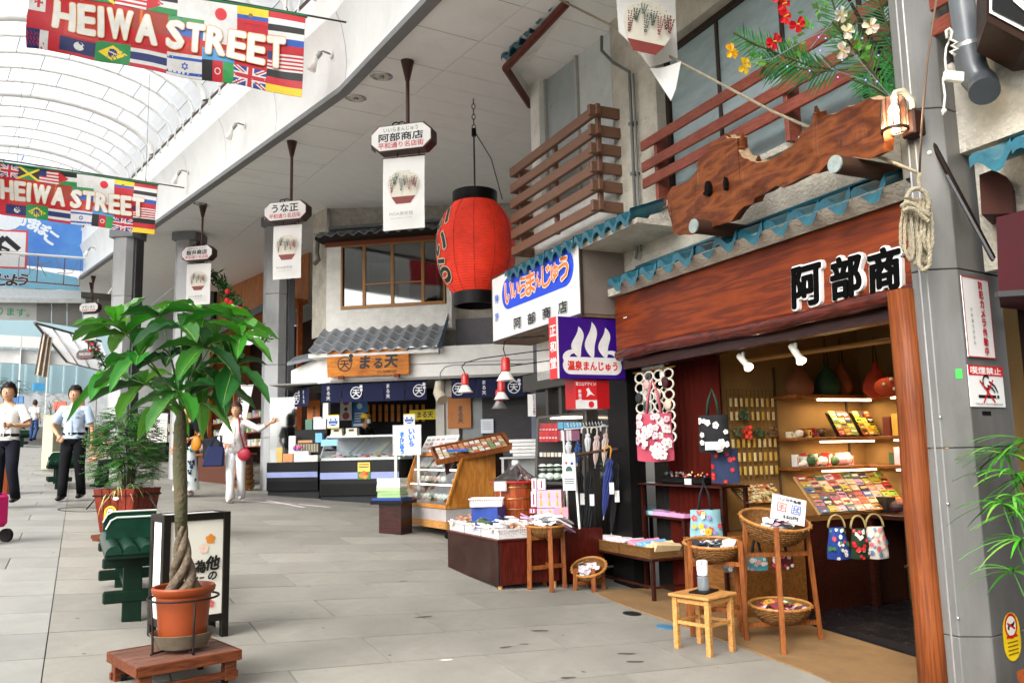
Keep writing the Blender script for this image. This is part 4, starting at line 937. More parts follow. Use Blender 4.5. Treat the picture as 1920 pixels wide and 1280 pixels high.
pr2=Pr(lambda a,b,h:P(1215+a*100+b*14,52-b*100+a*22,6.0)-FW*h);vase_print(pr2,0,0,.95)
q=pr2.build('banner_print',o);tag(o,'white banner with a painted jar and curled corner hung on the rope','banner')
mb=MB().grid(lambda a,b:P(1218,128,6.2).lerp(P(1276,118,6.05),a).lerp(P(1258+8*a,190-20*a,6.1),b)+V((0,.03*math.sin(a*4),0)),4,5);c=mb.build('curled_corner',M('banner_white','#dcdad6'),o,smooth=2)
def flagset(pr,W,H):
 nc=9;cw=W/nc;R_,Wt,Bl,Gr,Ye,Bk,Or='#c8202e','#e4e2e0','#1b3f94','#1f8a46','#f0cf22','#191919','#e86a1c'
 def rc(x0,y0,x1,y1,c):pr.rect(x0*W,y0*H,x1*W,y1*H,c,max(1,int((x1-x0)*20)),1)
 def cell(i):return i/nc,(i+1)/nc
 def hstr(x0,x1,y0,y1,cs):
  n=len(cs)
  for k,c in enumerate(cs):rc(x0,y1-(y1-y0)*(k+1)/n,x1,y1-(y1-y0)*k/n,c)
 def uk(x0,x1,y0,y1):
  rc(x0,y0,x1,y1,'#25408f');L_=pr.line;X0,X1,Y0,Y1=x0*W,x1*W,y0*H,y1*H
  L_([(X0,Y0),(X1,Y1)],H*.05,Wt);L_([(X0,Y1),(X1,Y0)],H*.05,Wt);L_([(X0,Y0),(X1,Y1)],H*.018,R_);L_([(X0,Y1),(X1,Y0)],H*.018,R_)
  my=(Y0+Y1)/2;mx=(X0+X1)/2;pr.rect(X0,my-H*.045,X1,my+H*.045,Wt);pr.rect(mx-H*.045,Y0,mx+H*.045,Y1,Wt);pr.rect(X0,my-H*.026,X1,my+H*.026,R_);pr.rect(mx-H*.026,Y0,mx+H*.026,Y1,R_)
 rows=[(0,.25),(.25,.5),(.5,.75),(.75,1.0)]
 rc(0,0,1,1,R_)
 y0,y1=rows[0];a,b=0,.07;rc(0,y0,.05,y1,'#1b2a6a');rc(.05,y0,.08,y1,Wt);rc(.08,y0,.12,y1,R_)
 rc(.12,y0+.04,.24,y1-.02,'#16245e');pr.disc(.185*W,.14*H,H*.06,Wt);rc(.12,y0,.24,y0+.04,'#c02a34')
 rc(.24,y0,.37,y1+.02,Gr);pr.poly([(.25*W,.13*H),(.305*W,.235*H),(.36*W,.13*H),(.305*W,.03*H)],Ye);pr.disc(.305*W,.13*H,H*.06,'#1e2f6e',14);pr.line([(.29*W,.15*H),(.32*W,.12*H)],H*.012,Wt)
 hstr(.37,.50,y0,y1+.04,[R_,Wt,'#23316e','#23316e',Wt,R_])
 rc(.50,y0,.63,y1+.03,Wt);rc(.50,.03,.63,.065,'#2b57b4');rc(.50,.205,.63,.24,'#2b57b4');
 for k in(0,1):
  r=H*.045;pr.line([(.565*W+r*math.cos(rad(90+180*k+120*i)),.135*H+r*math.sin(rad(90+180*k+120*i)))for i in(0,1,2,3)],H*.01,'#2b57b4')
 rc(.63,y0,.67,y1,Bk);rc(.67,y0,.71,y1,R_);rc(.71,y0,.75,y1,'#2a9a4a');pr.ring(.69*W,.125*H,H*.035,H*.012,Wt)
 uk(.75,.865,y0,y1);hstr(.865,1,y0,.29,[Bk,R_,Ye])
 y0,y1=rows[1];rc(0,y0,.13,y1,R_);rc(.13,y0,.25,y1,'#d04040');rc(.37,y0+.04,.63,y1,R_);rc(.5,y0+.03,.63,y1-.08,'#cf3c34');rc(.63,y0,.75,y1-.1,'#4d9fd8');rc(.75,y0,.865,y1-.12,R_)
 hstr(.865,1,.29,.52,[R_,Wt]*5);rc(.865,.42,.9,.52,'#23316e')
 y0,y1=rows[2];rc(0,y0,.06,y1,Wt);pr.rect(.02*W,.6*H,.05*W,.64*H,R_);pr.rect(.03*W,.55*H,.04*W,.69*H,R_)
 rc(.37,y0-.03,.5,y1,'#a83a28');rc(.40,y0+.02,.41,y1,Or);rc(.5,y0,.63,y1,'#2f66b8');rc(.5,y1-.08,.63,y1,'#3b9a58');rc(.63,y0-.02,.75,1,Wt);rc(.66,y0-.02,.69,y1-.1,'#3a86d0')
 rc(.75,y0-.02,.865,.8,R_);pr.disc(.775*W,.6*H,H*.02,Ye,5)
 hstr(.865,1,.52,1,[R_,Wt,Bk,Wt,'#2257b5',R_][:6])
 y0,y1=rows[3];hstr(0,.09,y0,y1,[R_,Ye,Gr]);pr.disc(.045*W,.87*H,H*.025,Bk,5);uk(.09,.19,y0,y1)
 rc(.19,y0,.31,y1,Bk);pr.poly([(.19*W,y1*H),(.31*W,y1*H),(.25*W,.88*H)],Gr);pr.poly([(.19*W,y0*H),(.31*W,y0*H),(.25*W,.88*H)],Gr);pr.line([(.19*W,y0*H),(.31*W,y1*H)],H*.04,Ye);pr.line([(.19*W,y1*H),(.31*W,y0*H)],H*.04,Ye)
 hstr(.31,.42,y0,y1,[R_,Wt]*4);rc(.31,.87,.35,1,'#23316e');
 hstr(.42,.53,y0,y1,[Bk,Wt,Gr]);pr.poly([(.42*W,y0*H),(.42*W,H),(.48*W,.875*H)],R_);rc(.53,.75,.65,1.0,Wt);pr.disc(.69*W,.86*H,H*.075,'#e0303a',20)
 hstr(.75,.865,.8,1,[Ye,Ye,'#2257b5',R_]);pr.disc(.8*W,.9*H,H*.03,'#8a6a3a',8)
 for tx,x0,x1 in(('HEIWA',.085,.47),('STREET',.495,.935)):
  n=len(tx);
  for i,ch in enumerate(tx):
   wts={'H':1.05,'E':.9,'I':.42,'W':1.35,'A':1.05,'S':.9,'T':.95,'R':1.0};tot=sum(wts[c]for c in tx);acc=sum(wts[c]for c in tx[:i])+wts[ch]/2
   pr.text(ch,(x0+(x1-x0)*acc/tot)*W,H*.5,H*.34,'#efece8',wd=(x1-x0)/tot*wts[ch]*W*(.78 if ch!='I' else.36),off=.035,outline=[(.085,'#d9861e'),(.066,'#f0e2c4')],res=2)
def flag_banner(TL,TR,BR_,BL,label,ph=0,bdir=None):
 def f(a,b,h):
  q=BL.lerp(BR_,a).lerp(TL.lerp(TR,a),b);return q-FWn*(h+.026*math.sin(a*19+ph+b*2)*(1.1-b)+.02*math.sin(a*9+b*7+ph)+.006*math.sin(a*43+b*9)*(1-b))
 FWn=((TR-TL).cross(TL-BL)).normalized();FWn=FWn if FWn.dot(FW)>0 else-FWn
 W=(TR-TL).length;H=(TL-BL).length
 t=T('flag_banner',label,'banner',TL.lerp(TR,.5),0,'flag banners hung across the street');O=t.location.copy()
 g=lambda a,b,h:f(a/W,b/H,h)-O
 mb=MB().grid(lambda a,b:g(a*W,b*H,0),90,12);mb.grid(lambda a,b:g(a*W,b*H,-.003),90,12,flip=True);cl=mb.build('banner_cloth',M('banner_red_cloth','#c4303a',.7,bump=.01),t,smooth=2)
 pr=Pr(g,step=.0003);pr.maxe=.05;pr.h=.005;flagset(pr,W,H);pr.build('banner_print',cl)
 d=(TR-TL)/W;mb=MB().cyl(TL-d*.1-O+V((0,0,.02)),TR+d*.02-O+V((0,0,.02)),.022,n=8);mb.build('green_pole',M('green_pole','#1e6a3e',.4),t)
 mb=MB().cyl(TL-d*.4-O+V((0,0,.09)),TR+d*.5-O+V((0,0,.03)),.012,n=6)
 for k in(.1,.5,.93):mb.tube([TL.lerp(TR,k)-O+V((0,0,.02)),TL.lerp(TR,k)-O+V((.01,0,.07)),TL.lerp(TR,k)-O+V((-.01,0,.10))],.006,5)
 for k in(.18,.93):
  q=TL.lerp(TR,k)-O;mb.tube([q+V((0,0,.06)),q+V((0,0,3.2-1.2*abs(k-.3)))],.004,4)
 mb.build('support_wire',M('wire_dark','#3c3b3a',.5,.5),t)
flag_banner(P(57,-52,9.3),P(573,34,9.6),P(566,183,9.6),P(50,90,9.3),'nearer banner of national flags with white HEIWA STREET lettering at the top left')
flag_banner(P(-27,303,15.0),P(295,348,15.4),P(290,440,15.4),P(-30,398,15.0),'farther banner of national flags with HEIWA STREET lettering, below and behind the nearer one',1.7)
c=P(892,466,10.25);R_=.50;lt=T('paper_lantern','giant red ribbed paper lantern with black characters and black end caps','lantern',c,0)
mLan=M('lantern_red','#f23a20',.6,var=.16,scale=5,bump=.05,dirt=.15)
nb=MB();prof=[];NR=38
Hh=.585
for i in range(NR*4+1):
 z=-Hh+2*Hh*i/(NR*4);k=abs(z)/Hh;r=R_*(1-(k**2.5)*.44)-(.010 if i%4==0 else 0)
 prof.append((r,z))
nb.lathe(prof,48);nb.v=[(x*(1+.012*noise.noise(V((x*4,y*4,z*9)))),y*(1+.012*noise.noise(V((x*4,y*4,z*9)))),z+.006*noise.noise(V((x*5,y*5,z*3))))for x,y,z in nb.v];nb.build('paper_body',mLan,lt,smooth=2)
mb=MB().lathe([(.27,Hh-.02),(.285,Hh),(.285,Hh+.14),(.26,Hh+.14),(.26,Hh)],32);mb.build('end_cap',mBlackMetal,lt,smooth=True)
mb=MB().lathe([(.25,-Hh),(.26,-Hh-.15),(.285,-Hh-.15),(.285,-Hh+.02),(.27,-Hh+.03)],32);mb.build('end_cap',mBlackMetal,lt,smooth=True)
def lanp(a,b,h):
 z=b;k=min(1,abs(z)/Hh);r=R_*(1-(k**2.5)*.44)+.004+h;th=a/R_;return(r*math.sin(th),-r*math.cos(th),z)
def dense(pr,frm=0):
 return
for ang,tx in((-60,'いいら'),):
 pr=Pr(lanp,.0008);pr.maxe=.03
 for i,ch in enumerate('いいら'):
  pr.text(ch,rad(ang)*R_,.34-.33*i,.27,'#0d0c0c',off=.05,outline=[(.10,'#c8bc9c')],res=3,wd=.27)
 pr.build('characters',lt)
for th in range(0,360,30):
 mb=MB().tube([((R_*(1-(abs(z)/Hh)**2.5*.44)+.002)*math.sin(rad(th)),-(R_*(1-(abs(z)/Hh)**2.5*.44)+.002)*math.cos(rad(th)),z)for z in[(-.98+.098*i*2)*Hh for i in range(11)]],.003,4);mb.build('paper_seam',M('lantern_seam','#8f1710',.6),lt)
top=cz(c.x,c.y)-c.z
mb=MB().tube([(.0,0,Hh+.14),(0,0,top-.45)],.012,6);mb.tube([(.0,0,top-.42),(.22,-.1,Hh+.55),(.35,-.15,Hh-.0)],.007,5);mb.build('rope',M('rope_dark','#3d3833',.8),lt)
mb=MB()
for i in range(6):
 zc=top-.03-.07*i;pts=[((.022 if i%2 else 0)*math.cos(a*PI/4),(0 if i%2 else.022)*math.cos(a*PI/4),zc+.04*math.sin(a*PI/4))for a in range(8)];mb.tube(pts,.006,5,closed=True)
mb.tube([(0,0,top-.40),(0,0,top-.5)],.03,8);mb.build('chain',mBlackMetal,lt)
mb=MB().tube([(-.27,0,Hh+.14),(0,0,Hh+.2),(.27,0,Hh+.14)],.01,6);mb.build('bail',mBlackMetal,lt)
mb=MB();
for th in range(-100,-40,20):pass
def twist(pts,r,name,label,mat=None,cat='rope',par=None):
 mb=MB().tube(pts,r,8);o=mb.build(name,mat or M('hemp_rope','#a59a82',.9,var=.25,scale=60,bump=.3,bs=150),par,smooth=2)
 if par is None:recentre(o,pts[-1]);tag(o,label,cat)
 return o
kn=P(1724,325,4.55)
pts=[P(1040,-5,7.4),P(1200,75,6.6),P(1277,118,6.1),P(1450,210,5.4),P(1600,275,4.9),kn]
twist(pts,.010,'guy_rope','long pale rope sloping from the top edge down to the steel pillar')
rp=T('rope_coil','thick coiled pale rope hanging in a bundle on the steel pillar','rope',P(1714,440,4.5))
mRope=M('hemp_rope','#a59a82')
def strandrope(pts,r,par):
 pts=[V(p)for p in pts];fine=[]
 for a,b in zip(pts,pts[1:]):
  for k in range(8):fine.append(a.lerp(b,k/8))
 fine.append(pts[-1]);
 for _ in range(3):fine=[fine[0]]+[(fine[i-1]+fine[i]*2+fine[i+1])/4 for i in range(1,len(fine)-1)]+[fine[-1]]
 mb=MB();
 for ph in(0,2.09,4.19):
  q=[]
  for i,p in enumerate(fine):
   d=(fine[min(i+1,len(fine)-1)]-fine[max(i-1,0)]).normalized();u=d.cross(V((0,1,0)))
   if u.length<.01:u=V((1,0,0))
   u.normalize();w_=d.cross(u);a=i*.9+ph;q.append(p+(u*math.cos(a)+w_*math.sin(a))*r*.55)
  mb.tube(q,r*.62,6)
 mb.build('rope_strand',mRope,par,smooth=2)
loc=rp.location.copy()
for i in range(7):
 u0=1692+i*7;off=RND.uniform(-.02,.02)
 lo=[470,482,490,478,500,488,470][i]
 pts=[P(u0+6,375,4.5+off),P(u0-2+RND.uniform(-3,3),420,4.48+off),P(u0+RND.uniform(-4,4),lo-12,4.47+off),P(u0+8,lo+8,4.47+off),P(u0+15,lo-10,4.48+off),P(u0+12+RND.uniform(-3,3),420,4.48+off),P(u0+8,372,4.5+off)]
 strandrope([p-loc for p in pts],.0085,rp)
strandrope([P(u,v,4.42)-loc for u,v in[(1690,388),(1700,380),(1716,384),(1732,398),(1744,404)]],.012,rp)
strandrope([P(u,v,4.42)-loc for u,v in[(1692,396),(1704,390),(1718,394),(1732,408),(1742,416)]],.012,rp)
strandrope([P(u,v,4.44)-loc for u,v in[(1700,372),(1706,358),(1722,352),(1736,362),(1742,380),(1738,400)]],.012,rp)
strandrope([P(u,v,4.44)-loc for u,v in[(1724,325),(1722,340),(1726,356)]],.010,rp)
strandrope([P(u,v,4.40)-loc for u,v in[(1722,440),(1726,470),(1722,495),(1730,508),(1742,500),(1744,470),(1738,445)]],.011,rp)
p0,p1=P(1862,485,4.42),P(1600,60,4.9)
pol=T('flower_pole','slanting dark pole wired to the steel pillar, dressed with artificial palm fronds and hibiscus flowers','flower pole',p0);O=p0.copy()
mb=MB().tube([V((0,0,0)),P(1700,175,4.72)-O,P(1630,70,4.85)-O,P(1560,-60,5.0)-O],[.016,.015,.012,.01],8);mb.build('pole',M('pole_dark','#1f1512',.5),pol,smooth=2)
mb=MB().beam(P(1775,330,4.44)-O,P(1862,488,4.36)-O,.05,.012);mb.build('metal_bracket',M('bracket_dark','#3a3b3c',.5,.3),pol)
mFrond=VC('leaf_print',.45,trl=.25,bump=.02)
def frond(pts,n,ln,col,w_=.012,curl=.1,side=None):
 """pinnate palm leaf"""
 pts=[V(p)for p in pts];mb=MB().tube(pts,[.006]*len(pts),5,col='#3c4a22')
 def at(t):
  k=t*(len(pts)-1);i=min(int(k),len(pts)-2);return pts[i].lerp(pts[i+1],k-i),(pts[i+1]-pts[i]).normalized()
 for i in range(n):
  t=.12+.86*i/n;p,d=at(t)
  sv=d.cross(FW).normalized()
  for s_ in(-1,1):
   l=ln*math.sin(PI*(.15+.8*t))**.6*RND.uniform(.85,1.1);e=(d*.62+sv*s_*.8).normalized()
   dr=V((0,0,-curl*l*RND.uniform(.6,1.4)))+FW*RND.uniform(-.04,.04)
   m1=p+e*l*.5+dr*.25;tp=p+e*l+dr;nn=e.cross(FW).normalized()*w_*.5
   c=[x*RND.uniform(.7,1.3)for x in srgb(col)]
   mb.add([p-nn*.4,m1-nn,tp,m1+nn,p+nn*.4],[(0,1,2,3,4)],c)
 return mb
def px_pts(l,Y):return[P(u,v,Y+dy)-O for u,v,dy in l]
for l,n,ln in[([(1560,130,0),(1520,125,.0),(1470,105,-.02),(1420,85,-.04),(1375,62,-.05)],26,.16),([(1590,130,0),(1530,135,-.02),(1470,120,0),(1430,120,0)],22,.2),([(1680,220,0),(1640,140,0),(1600,90,0),(1560,40,0)],24,.2),([(1700,110,0),(1668,60,-.03),(1650,10,0),(1640,-40,0)],22,.2),([(1690,200,0),(1680,120,0),(1690,50,0),(1700,-10,0)],20,.18),([(1720,226,0),(1680,190,0),(1640,165,0),(1600,150,0)],20,.14),([(1730,235,0),(1700,180,0),(1680,130,0),(1650,100,0)],24,.12),([(1590,100,0),(1575,50,0),(1560,0,0),(1550,-40,0)],20,.16)]:
 frond(px_pts(l,4.75),n,ln,RND.choice(['#1d5a26','#2b6e30','#174a22'])).build('palm_frond',mFrond,pol)
def flower(u,v,Y,col,r=.045,name='hibiscus_flower'):
 c=P(u,v,Y)-O;mb=MB();d0=(-FW+V((RND.uniform(-.5,.5),0,RND.uniform(-.5,.3)))).normalized();sx=d0.cross(V((0,0,1))).normalized();sy=sx.cross(d0)
 for k in range(5):
  a=2*PI*k/5+RND.random();e=sx*math.cos(a)+sy*math.sin(a);f_=sx*-math.sin(a)+sy*math.cos(a)
  pts=[c,c+e*r*.4+f_*r*.32+d0*r*.3,c+e*r*.95+f_*r*.42+d0*r*.28,c+e*r*1.15+d0*r*.1,c+e*r*.95-f_*r*.42+d0*r*.35,c+e*r*.4-f_*r*.32+d0*r*.3]
  cc=[x*RND.uniform(.85,1.1)for x in srgb(col)];mb.add(pts,[(0,1,2,3),(0,3,4,5)],cc)
 mb.tube([c,c+d0*r*.9],.004,5,'#e8c83c');return mb.build(name,VC('petal',.6,trl=.3,bump=0),pol)
for u,v,c in[(1467,8,'#d8141e'),(1470,32,'#d8141e'),(1494,46,'#d8141e'),(1450,78,'#d8141e'),(1370,97,'#e9b818'),(1394,124,'#e9b818'),(1588,60,'#e6e0c8'),(1632,50,'#e6e0c8'),(1575,28,'#e6e0c8'),(1578,95,'#e6e0c8'),(1462,-8,'#d8141e')]:
 flower(u,v,4.7,c)
mb=MB()
for _ in range(70):
 u,v=RND.choice([(1505,35),(1510,60),(1490,72),(1415,92),(1420,112),(1500,90),(1630,100),(1600,80),(1540,20)]);c=P(u+RND.uniform(-14,14),v+RND.uniform(-12,12),4.72)-O;r=RND.uniform(.015,.03)
 a=RND.uniform(0,6.28);e=(RR*math.cos(a)+UU*math.sin(a));n_=(UU*math.cos(a)-RR*math.sin(a));n_=n_+FW*RND.uniform(-.5,.5)
 mb.add([c-e*r,c-n_*r*.5,c+e*r,c+n_*r*.5],[(0,1,2,3)],[x*RND.uniform(.6,1.2)for x in srgb('#4f8a26')])
o=mb.build('foliage_cluster',mFrond,pol);o['kind']='stuff'
mb=MB()
for l in([(1560,50),(1500,80),(1450,110),(1400,118)],[(1730,235),(1660,170),(1600,100),(1560,70)],[(1600,0),(1560,40),(1520,90),(1560,130),(1620,150),(1700,200)],[(1740,260),(1755,280),(1745,300)]):
 mb.tube([P(u,v,4.68)-O for u,v in l],.0022,4)
mb.build('light_string_wire',M('wire_pale','#7b7d8a',.6),pol)
for u,v in[(1570,17),(1535,70),(1548,72),(1538,95),(1579,113),(1617,72),(1647,104),(1623,150),(1644,153),(1662,189),(1571,145),(1518,133),(1476,125),(1735,261),(1701,222)]:
 mb=MB().sph(P(u,v,4.66)-O,.0045,6,4);mb.build('string_light',emit('led_violet','#8f7bff',1.2),pol)
twist([P(1757,-10,4.35),P(1738,120,4.38),P(1728,240,4.45),kn],.006,'guy_rope','thin brown line running up the front of the steel pillar from the knot',M('line_brown','#6a5646',.8))
pc=T('power_cord','white cord with a square plug box and a knot hanging beside the downpipe','cord',P(1790,150,4.2));O2=pc.location.copy()
mb=MB().tube([P(u,v,4.2)-O2 for u,v in[(1779,60),(1784,66),(1780,76),(1774,90),(1772,110),(1774,132),(1768,148),(1772,180),(1770,200),(1768,216)]],.006,6);mb.tube([P(u,v,4.18)-O2 for u,v in[(1776,72),(1774,58),(1780,54),(1785,60),(1782,74),(1795,80),(1784,86),(1796,92),(1782,98),(1792,104)]],.008,6);mb.build('cord',M('cord_white','#c9c6bb',.7),pc,smooth=2)
mb=MB();q=P(1788,144,4.18)-O2;mb.obox(q,(.10,.03,.055),Matrix.Rotation(rad(8),3,'Y'));mb.build('plug_box',M('box_white','#cfcdc0',.5),pc,bevel=.004)
mb=MB().sph(P(1770,208,4.2)-O2,.014,8,6);mb.sph(P(1743,287,4.2)-O2,.013,8,6);mb.build('cord_bead',M('cord_white','#c9c6bb'),pc,smooth=2)
dp=T('drainpipe','thick grey plastic drainpipe with an elbow behind the top of the steel pillar','pipe',P(1810,120,4.4));O3=dp.location.copy()
mb=MB().tube([P(1800,-20,4.4)-O3,P(1818,110,4.4)-O3],.067,18);mb.build('pipe',M('pvc_grey','#5b6064',.4,coat=.2,bump=0),dp,smooth=True)
mb=MB().tube([P(1815,92,4.4)-O3,P(1822,128,4.4)-O3,P(1830,146,4.39)-O3,P(1843,158,4.36)-O3,P(1846,172,4.30)-O3],.078,18);mb.build('elbow',M('pvc_dark','#43474b',.4,coat=.2,bump=0),dp,smooth=True)
mb=MB().tube([P(1814,84,4.4)-O3,P(1815.5,91,4.4)-O3],.073,18);mb.build('pipe_clamp',mAlu,dp,smooth=True)
for v,n_,u0,u1 in((349,'steel_band',1725,1841),(68,'wire_loop',1690,1828),(395,'wire_loop',1700,1862)):
 pass
wl=T('wall_lantern','small barrel-shaped glass wall lamp with a lit bulb on the steel pillar','wall lamp',P(1676,215,4.52));O4=wl.location.copy()
mb=MB().lathe([(.062,-.10),(.075,-.10),(.075,-.085),(.064,-.085)],20);mb.build('rim',M('lamp_bronze','#3a2a22',.4,.6),wl,smooth=True)
mb=MB().lathe([(.066,-.085),(.068,.0),(.06,.09)],20);mb.build('glass_shade',glass('lamp_glass',(.95,.93,.9),.05,.15),wl,smooth=True)
mb=MB()
for k in range(12):
 a=2*PI*k/12;mb.tube([(.069*math.cos(a),.069*math.sin(a),-.09),(.071*math.cos(a),.071*math.sin(a),0),(.062*math.cos(a),.062*math.sin(a),.09)],.003,4)
mb.build('rib_cage',M('lamp_bronze','#3a2a22'),wl)
mb=MB().sph((0,0,.02),.028,12,8,sz=(1,1,1.4));mb.build('bulb',emit('bulb_warm','#fff0cc',9),wl,smooth=2)
pl_=bpy.data.lights.new('bulb_light','POINT');pl_.energy=4;pl_.color=(1,.85,.6);pl_.shadow_soft_size=.03;o=bpy.data.objects.new('bulb_light',pl_);COL.objects.link(o);o.parent=wl;o.location=(0,0,-.06)
mb=MB().tube([(.0,0,.09),(.02,.0,.13),(.07,.02,.15),(.13,.04,.10),(.135,.045,.05)],.018,10);mb.build('lamp_arm',M('lamp_ivory','#b8b09a',.5),wl,smooth=2)
mb=MB().obox((.135,.06,-.04),(.09,.10,.15),Matrix.Rotation(rad(20),3,'Z'));mb.build('mounting_block',M('block_brown','#2e1a14',.5),wl,bevel=.01)
bs=T('black_box_sign','black box sign with a white brush character and orange-brown frame at the top right corner','lightbox sign',P(1905,30,4.1));O5=bs.location.copy()
def bq(u,v,Y):return P(u,v,Y)-O5
front=[(1850,-60),(1850,40),(1924,80),(1995,70),(1995,-60)]
fr_=[bq(u,v,3.95)for u,v in front];bk_=[q+V((.13,.33,0))for q in fr_]
n=len(fr_);mb=MB().add(fr_+bk_,[tuple(range(n)),tuple(range(2*n-1,n-1,-1))]+[(i,i+n,(i+1)%n+n,(i+1)%n)for i in range(n)]);mb.build('sign_case',M('case_brown','#2a1a12',.5),bs)
fi=[(1855,-60),(1855,24),(1926,62),(1990,50),(1990,-60)]
mb=MB().poly([bq(u,v,3.94)for u,v in fi]);mb.build('sign_rim',M('sign_white','#e4e2de'),bs)
fi=[(1861,-60),(1860,19),(1927,53),(1984,42),(1984,-60)]
mb=MB().poly([bq(u,v,3.933)for u,v in fi]);mb.build('sign_face',M('face_black','#0a0a0c',.3,coat=.3,bump=0),bs)
pr=Pr(lambda a,b,h:bq(1905+a*60,10-b*60,3.93-h));pr.text('く',.22,.25,1.1,'#e8e8e6',off=.05);pr.build('lettering',bs)
q0=P(1880,60,4.1)-O5;mb=MB().beam(q0+V((.1,.25,.1)),q0+V((.1,.25,.1))+A.ey*.4,.05,.05);mb.beam(q0+V((.1,.25,.35)),q0+V((.1,.25,.35))+A.ey*.4,.05,.05);mb.build('wall_bracket',mBlackMetal,bs)
B=Fr((-3.83,16.43),-11)
mGreyR=M('washed_grey_render','#aaa59c',.85,var=.22,scale=9,bump=.25,bs=30,dirt=.3);mKaw=M('grey_roof_tile','#7c8085',.4,var=.25,scale=5,bump=.03,coat=.1)
mFrontW=M('painted_fascia','#ebe9e4',.6,var=.05,bump=.02,dirt=.1);mOrange=wood('orange_sign_wood','#b8651c','#d88a30',2,(1,1,9),.4);mWinB=M('bronze_window','#8a6238',.4,.4,bump=.01)
mSGlass=glass('shop_glass',(.82,.88,.9),.02,.12);mNavy=M('navy_cloth','#0b1238',.8,var=.2,scale=12,bump=.05)
bd=T('fish_cake_shop','two storey white and grey corner building with tiled roof and long counters facing the street','shop building',B.w(0,0,0),B.r)
def Lb(x0,x1,y0,y1,z0,z1,name,mat,par=None,bev=0,**k):
 mb=MB().box(x0,x1,y0,y1,z0,z1);return mb.build(name,mat,par or bd,bevel=bev,**k)
q=B.px
zc_=q(700,300).z;gz0=gz(*B.w(0,0).xy)
xa,xb=q(612,520,-.1).x,q(835,520,-.1).x
zb0,zb1=q(700,622,-.1).z,q(700,470,-.1).z
wx0,wx1=q(640,520,-.1).x,q(835,520,-.1).x-.0
wz0,wz1=q(700,577,-.1).z,q(700,458,-.1).z
Lb(xa,wx0,-.1,.3,zb0,wz1+.08,'bay_wall',mStWhite);Lb(wx0,xb+.12,-.1,.3,zb0,wz0,'bay_wall',mStWhite);Lb(xb+.02,xb+.12,-.1,.3,wz0,wz1+.08,'bay_wall',mStWhite)
mb=MB().box(xa-.02,xb+.14,-.14,-.0,wz1,wz1+.16);mb.build('red_brown_head_beam',M('head_beam','#7a3a1c',.5),bd)
mb=MB();x_=q(582,520,.35).x;mb.add([(xa,-.1,zb0),(x_,.45,zb0),(x_,.45,zc_+.6),(xa,-.1,zc_+.6)],[(0,1,2,3)]);mb.build('bay_side_wall',mStucco,bd)
Lb(xa,q(1010,400,.05).x,.02,.3,wz1+.16,zc_+1.2,'upper_band',mGreyR)
for v in(383,345):
 z=q(720,v,0).z;Lb(xa,xb+.9,.005,.02,z,z+.02,'band_joint',M('joint_dark','#55524c',.9,bump=0))
Lb(q(625,310,0).x,q(830,310,0).x,-.0,.012,q(720,312,0).z,q(720,297,0).z,'vent_slot',mDark)
fr=MB()
for k in((wx0,wx1,-.13,-.06,wz0,wz0+.06),(wx0,wx1,-.13,-.06,wz1-.03,wz1),(wx0,wx0+.035,-.13,-.06,wz0+.06,wz1-.03),(wx1-.035,wx1,-.13,-.06,wz0+.06,wz1-.03)):fr.box(*k)
fr.build('window_frame',mWinB,bd)
ds=[q(u,520,-.1).x for u in(683,736,793)]
for x in ds:Lb(x-.03,x+.03,-.12,-.07,wz0+.06,wz1-.03,'window_stile',mWinB)
Lb(ds[0]+.03,ds[2]-.03,-.115,-.08,wz0+(wz1-wz0)*.36,wz0+(wz1-wz0)*.36+.025,'window_rail',mWinB)
for a_,b_ in zip([wx0+.035]+ds,ds+[wx1-.035]):Lb(a_+.03,b_-.03,-.095,-.09,wz0+.06,wz1-.03,'window_pane',glass('window_dark_glass',(.42,.46,.46),.04,.1))
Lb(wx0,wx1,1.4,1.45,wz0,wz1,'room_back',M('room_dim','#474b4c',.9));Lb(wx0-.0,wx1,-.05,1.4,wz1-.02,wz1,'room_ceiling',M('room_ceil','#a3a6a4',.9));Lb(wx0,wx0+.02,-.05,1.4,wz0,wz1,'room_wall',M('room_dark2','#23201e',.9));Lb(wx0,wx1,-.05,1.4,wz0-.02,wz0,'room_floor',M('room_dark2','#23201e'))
Lb(q(748,540,-.07).x,q(768,540,-.07).x,-.085,-.08,q(750,560,-.08).z,q(750,532,-.08).z,'paper_sheet',mPlas)
mb=MB();xx=q(706,560,.1).x;mb.box(xx,xx+.35,.05,.3,wz0+.06,wz0+.22);mb.build('red_white_box',M('box_redwhite','#c9a09a',.6,col2='#b01e24',scale=3),bd)
def kawara(x0,x1,ybot,ytop,zbot,ztop,pitch,rows,name,par,rowmat=mKaw,skew=0):
 n=max(1,int(round((x1-x0)/pitch)));p=(x1-x0)/n;dy=(ytop-ybot)/rows;dz=(ztop-zbot)/rows
 mb=MB()
 def f(a,b):return(a*p,b*dy*1.12,.032*math.cos(a*2*PI)+.014+b*(dz*1.12-.035))
 mb.grid(f,8,1);mb.grid(lambda a,b:(f(a,0)[0],-.003,f(a,0)[2]-.025*b),8,1,flip=True)
 first=None
 for r in range(rows):
  for i in range(n):
   lx=(x0+i*p)+skew*r
   if first is None:first=mb.build(name,rowmat,par,smooth=True);o=first
   else:o=first.copy();COL.objects.link(o);o.parent=par
   o.location=(lx,ybot+r*dy,zbot+r*dz+.012*0)
z_=wz1+.16
kawara(xa-.12,xb+.2,-.42,-.02,z_+.0,z_+.18,.24,2,'small_roof_tile',bd)
Lb(xa-.12,xb+.2,-.40,-.02,z_-.07,z_-.0,'small_roof_soffit',M('soffit_dark','#2c2622',.7))
Lb(xa+.02,xb+.2,-.1,.0,z_+.2,z_+.27,'ridge_tile',mKaw,bev=.02)
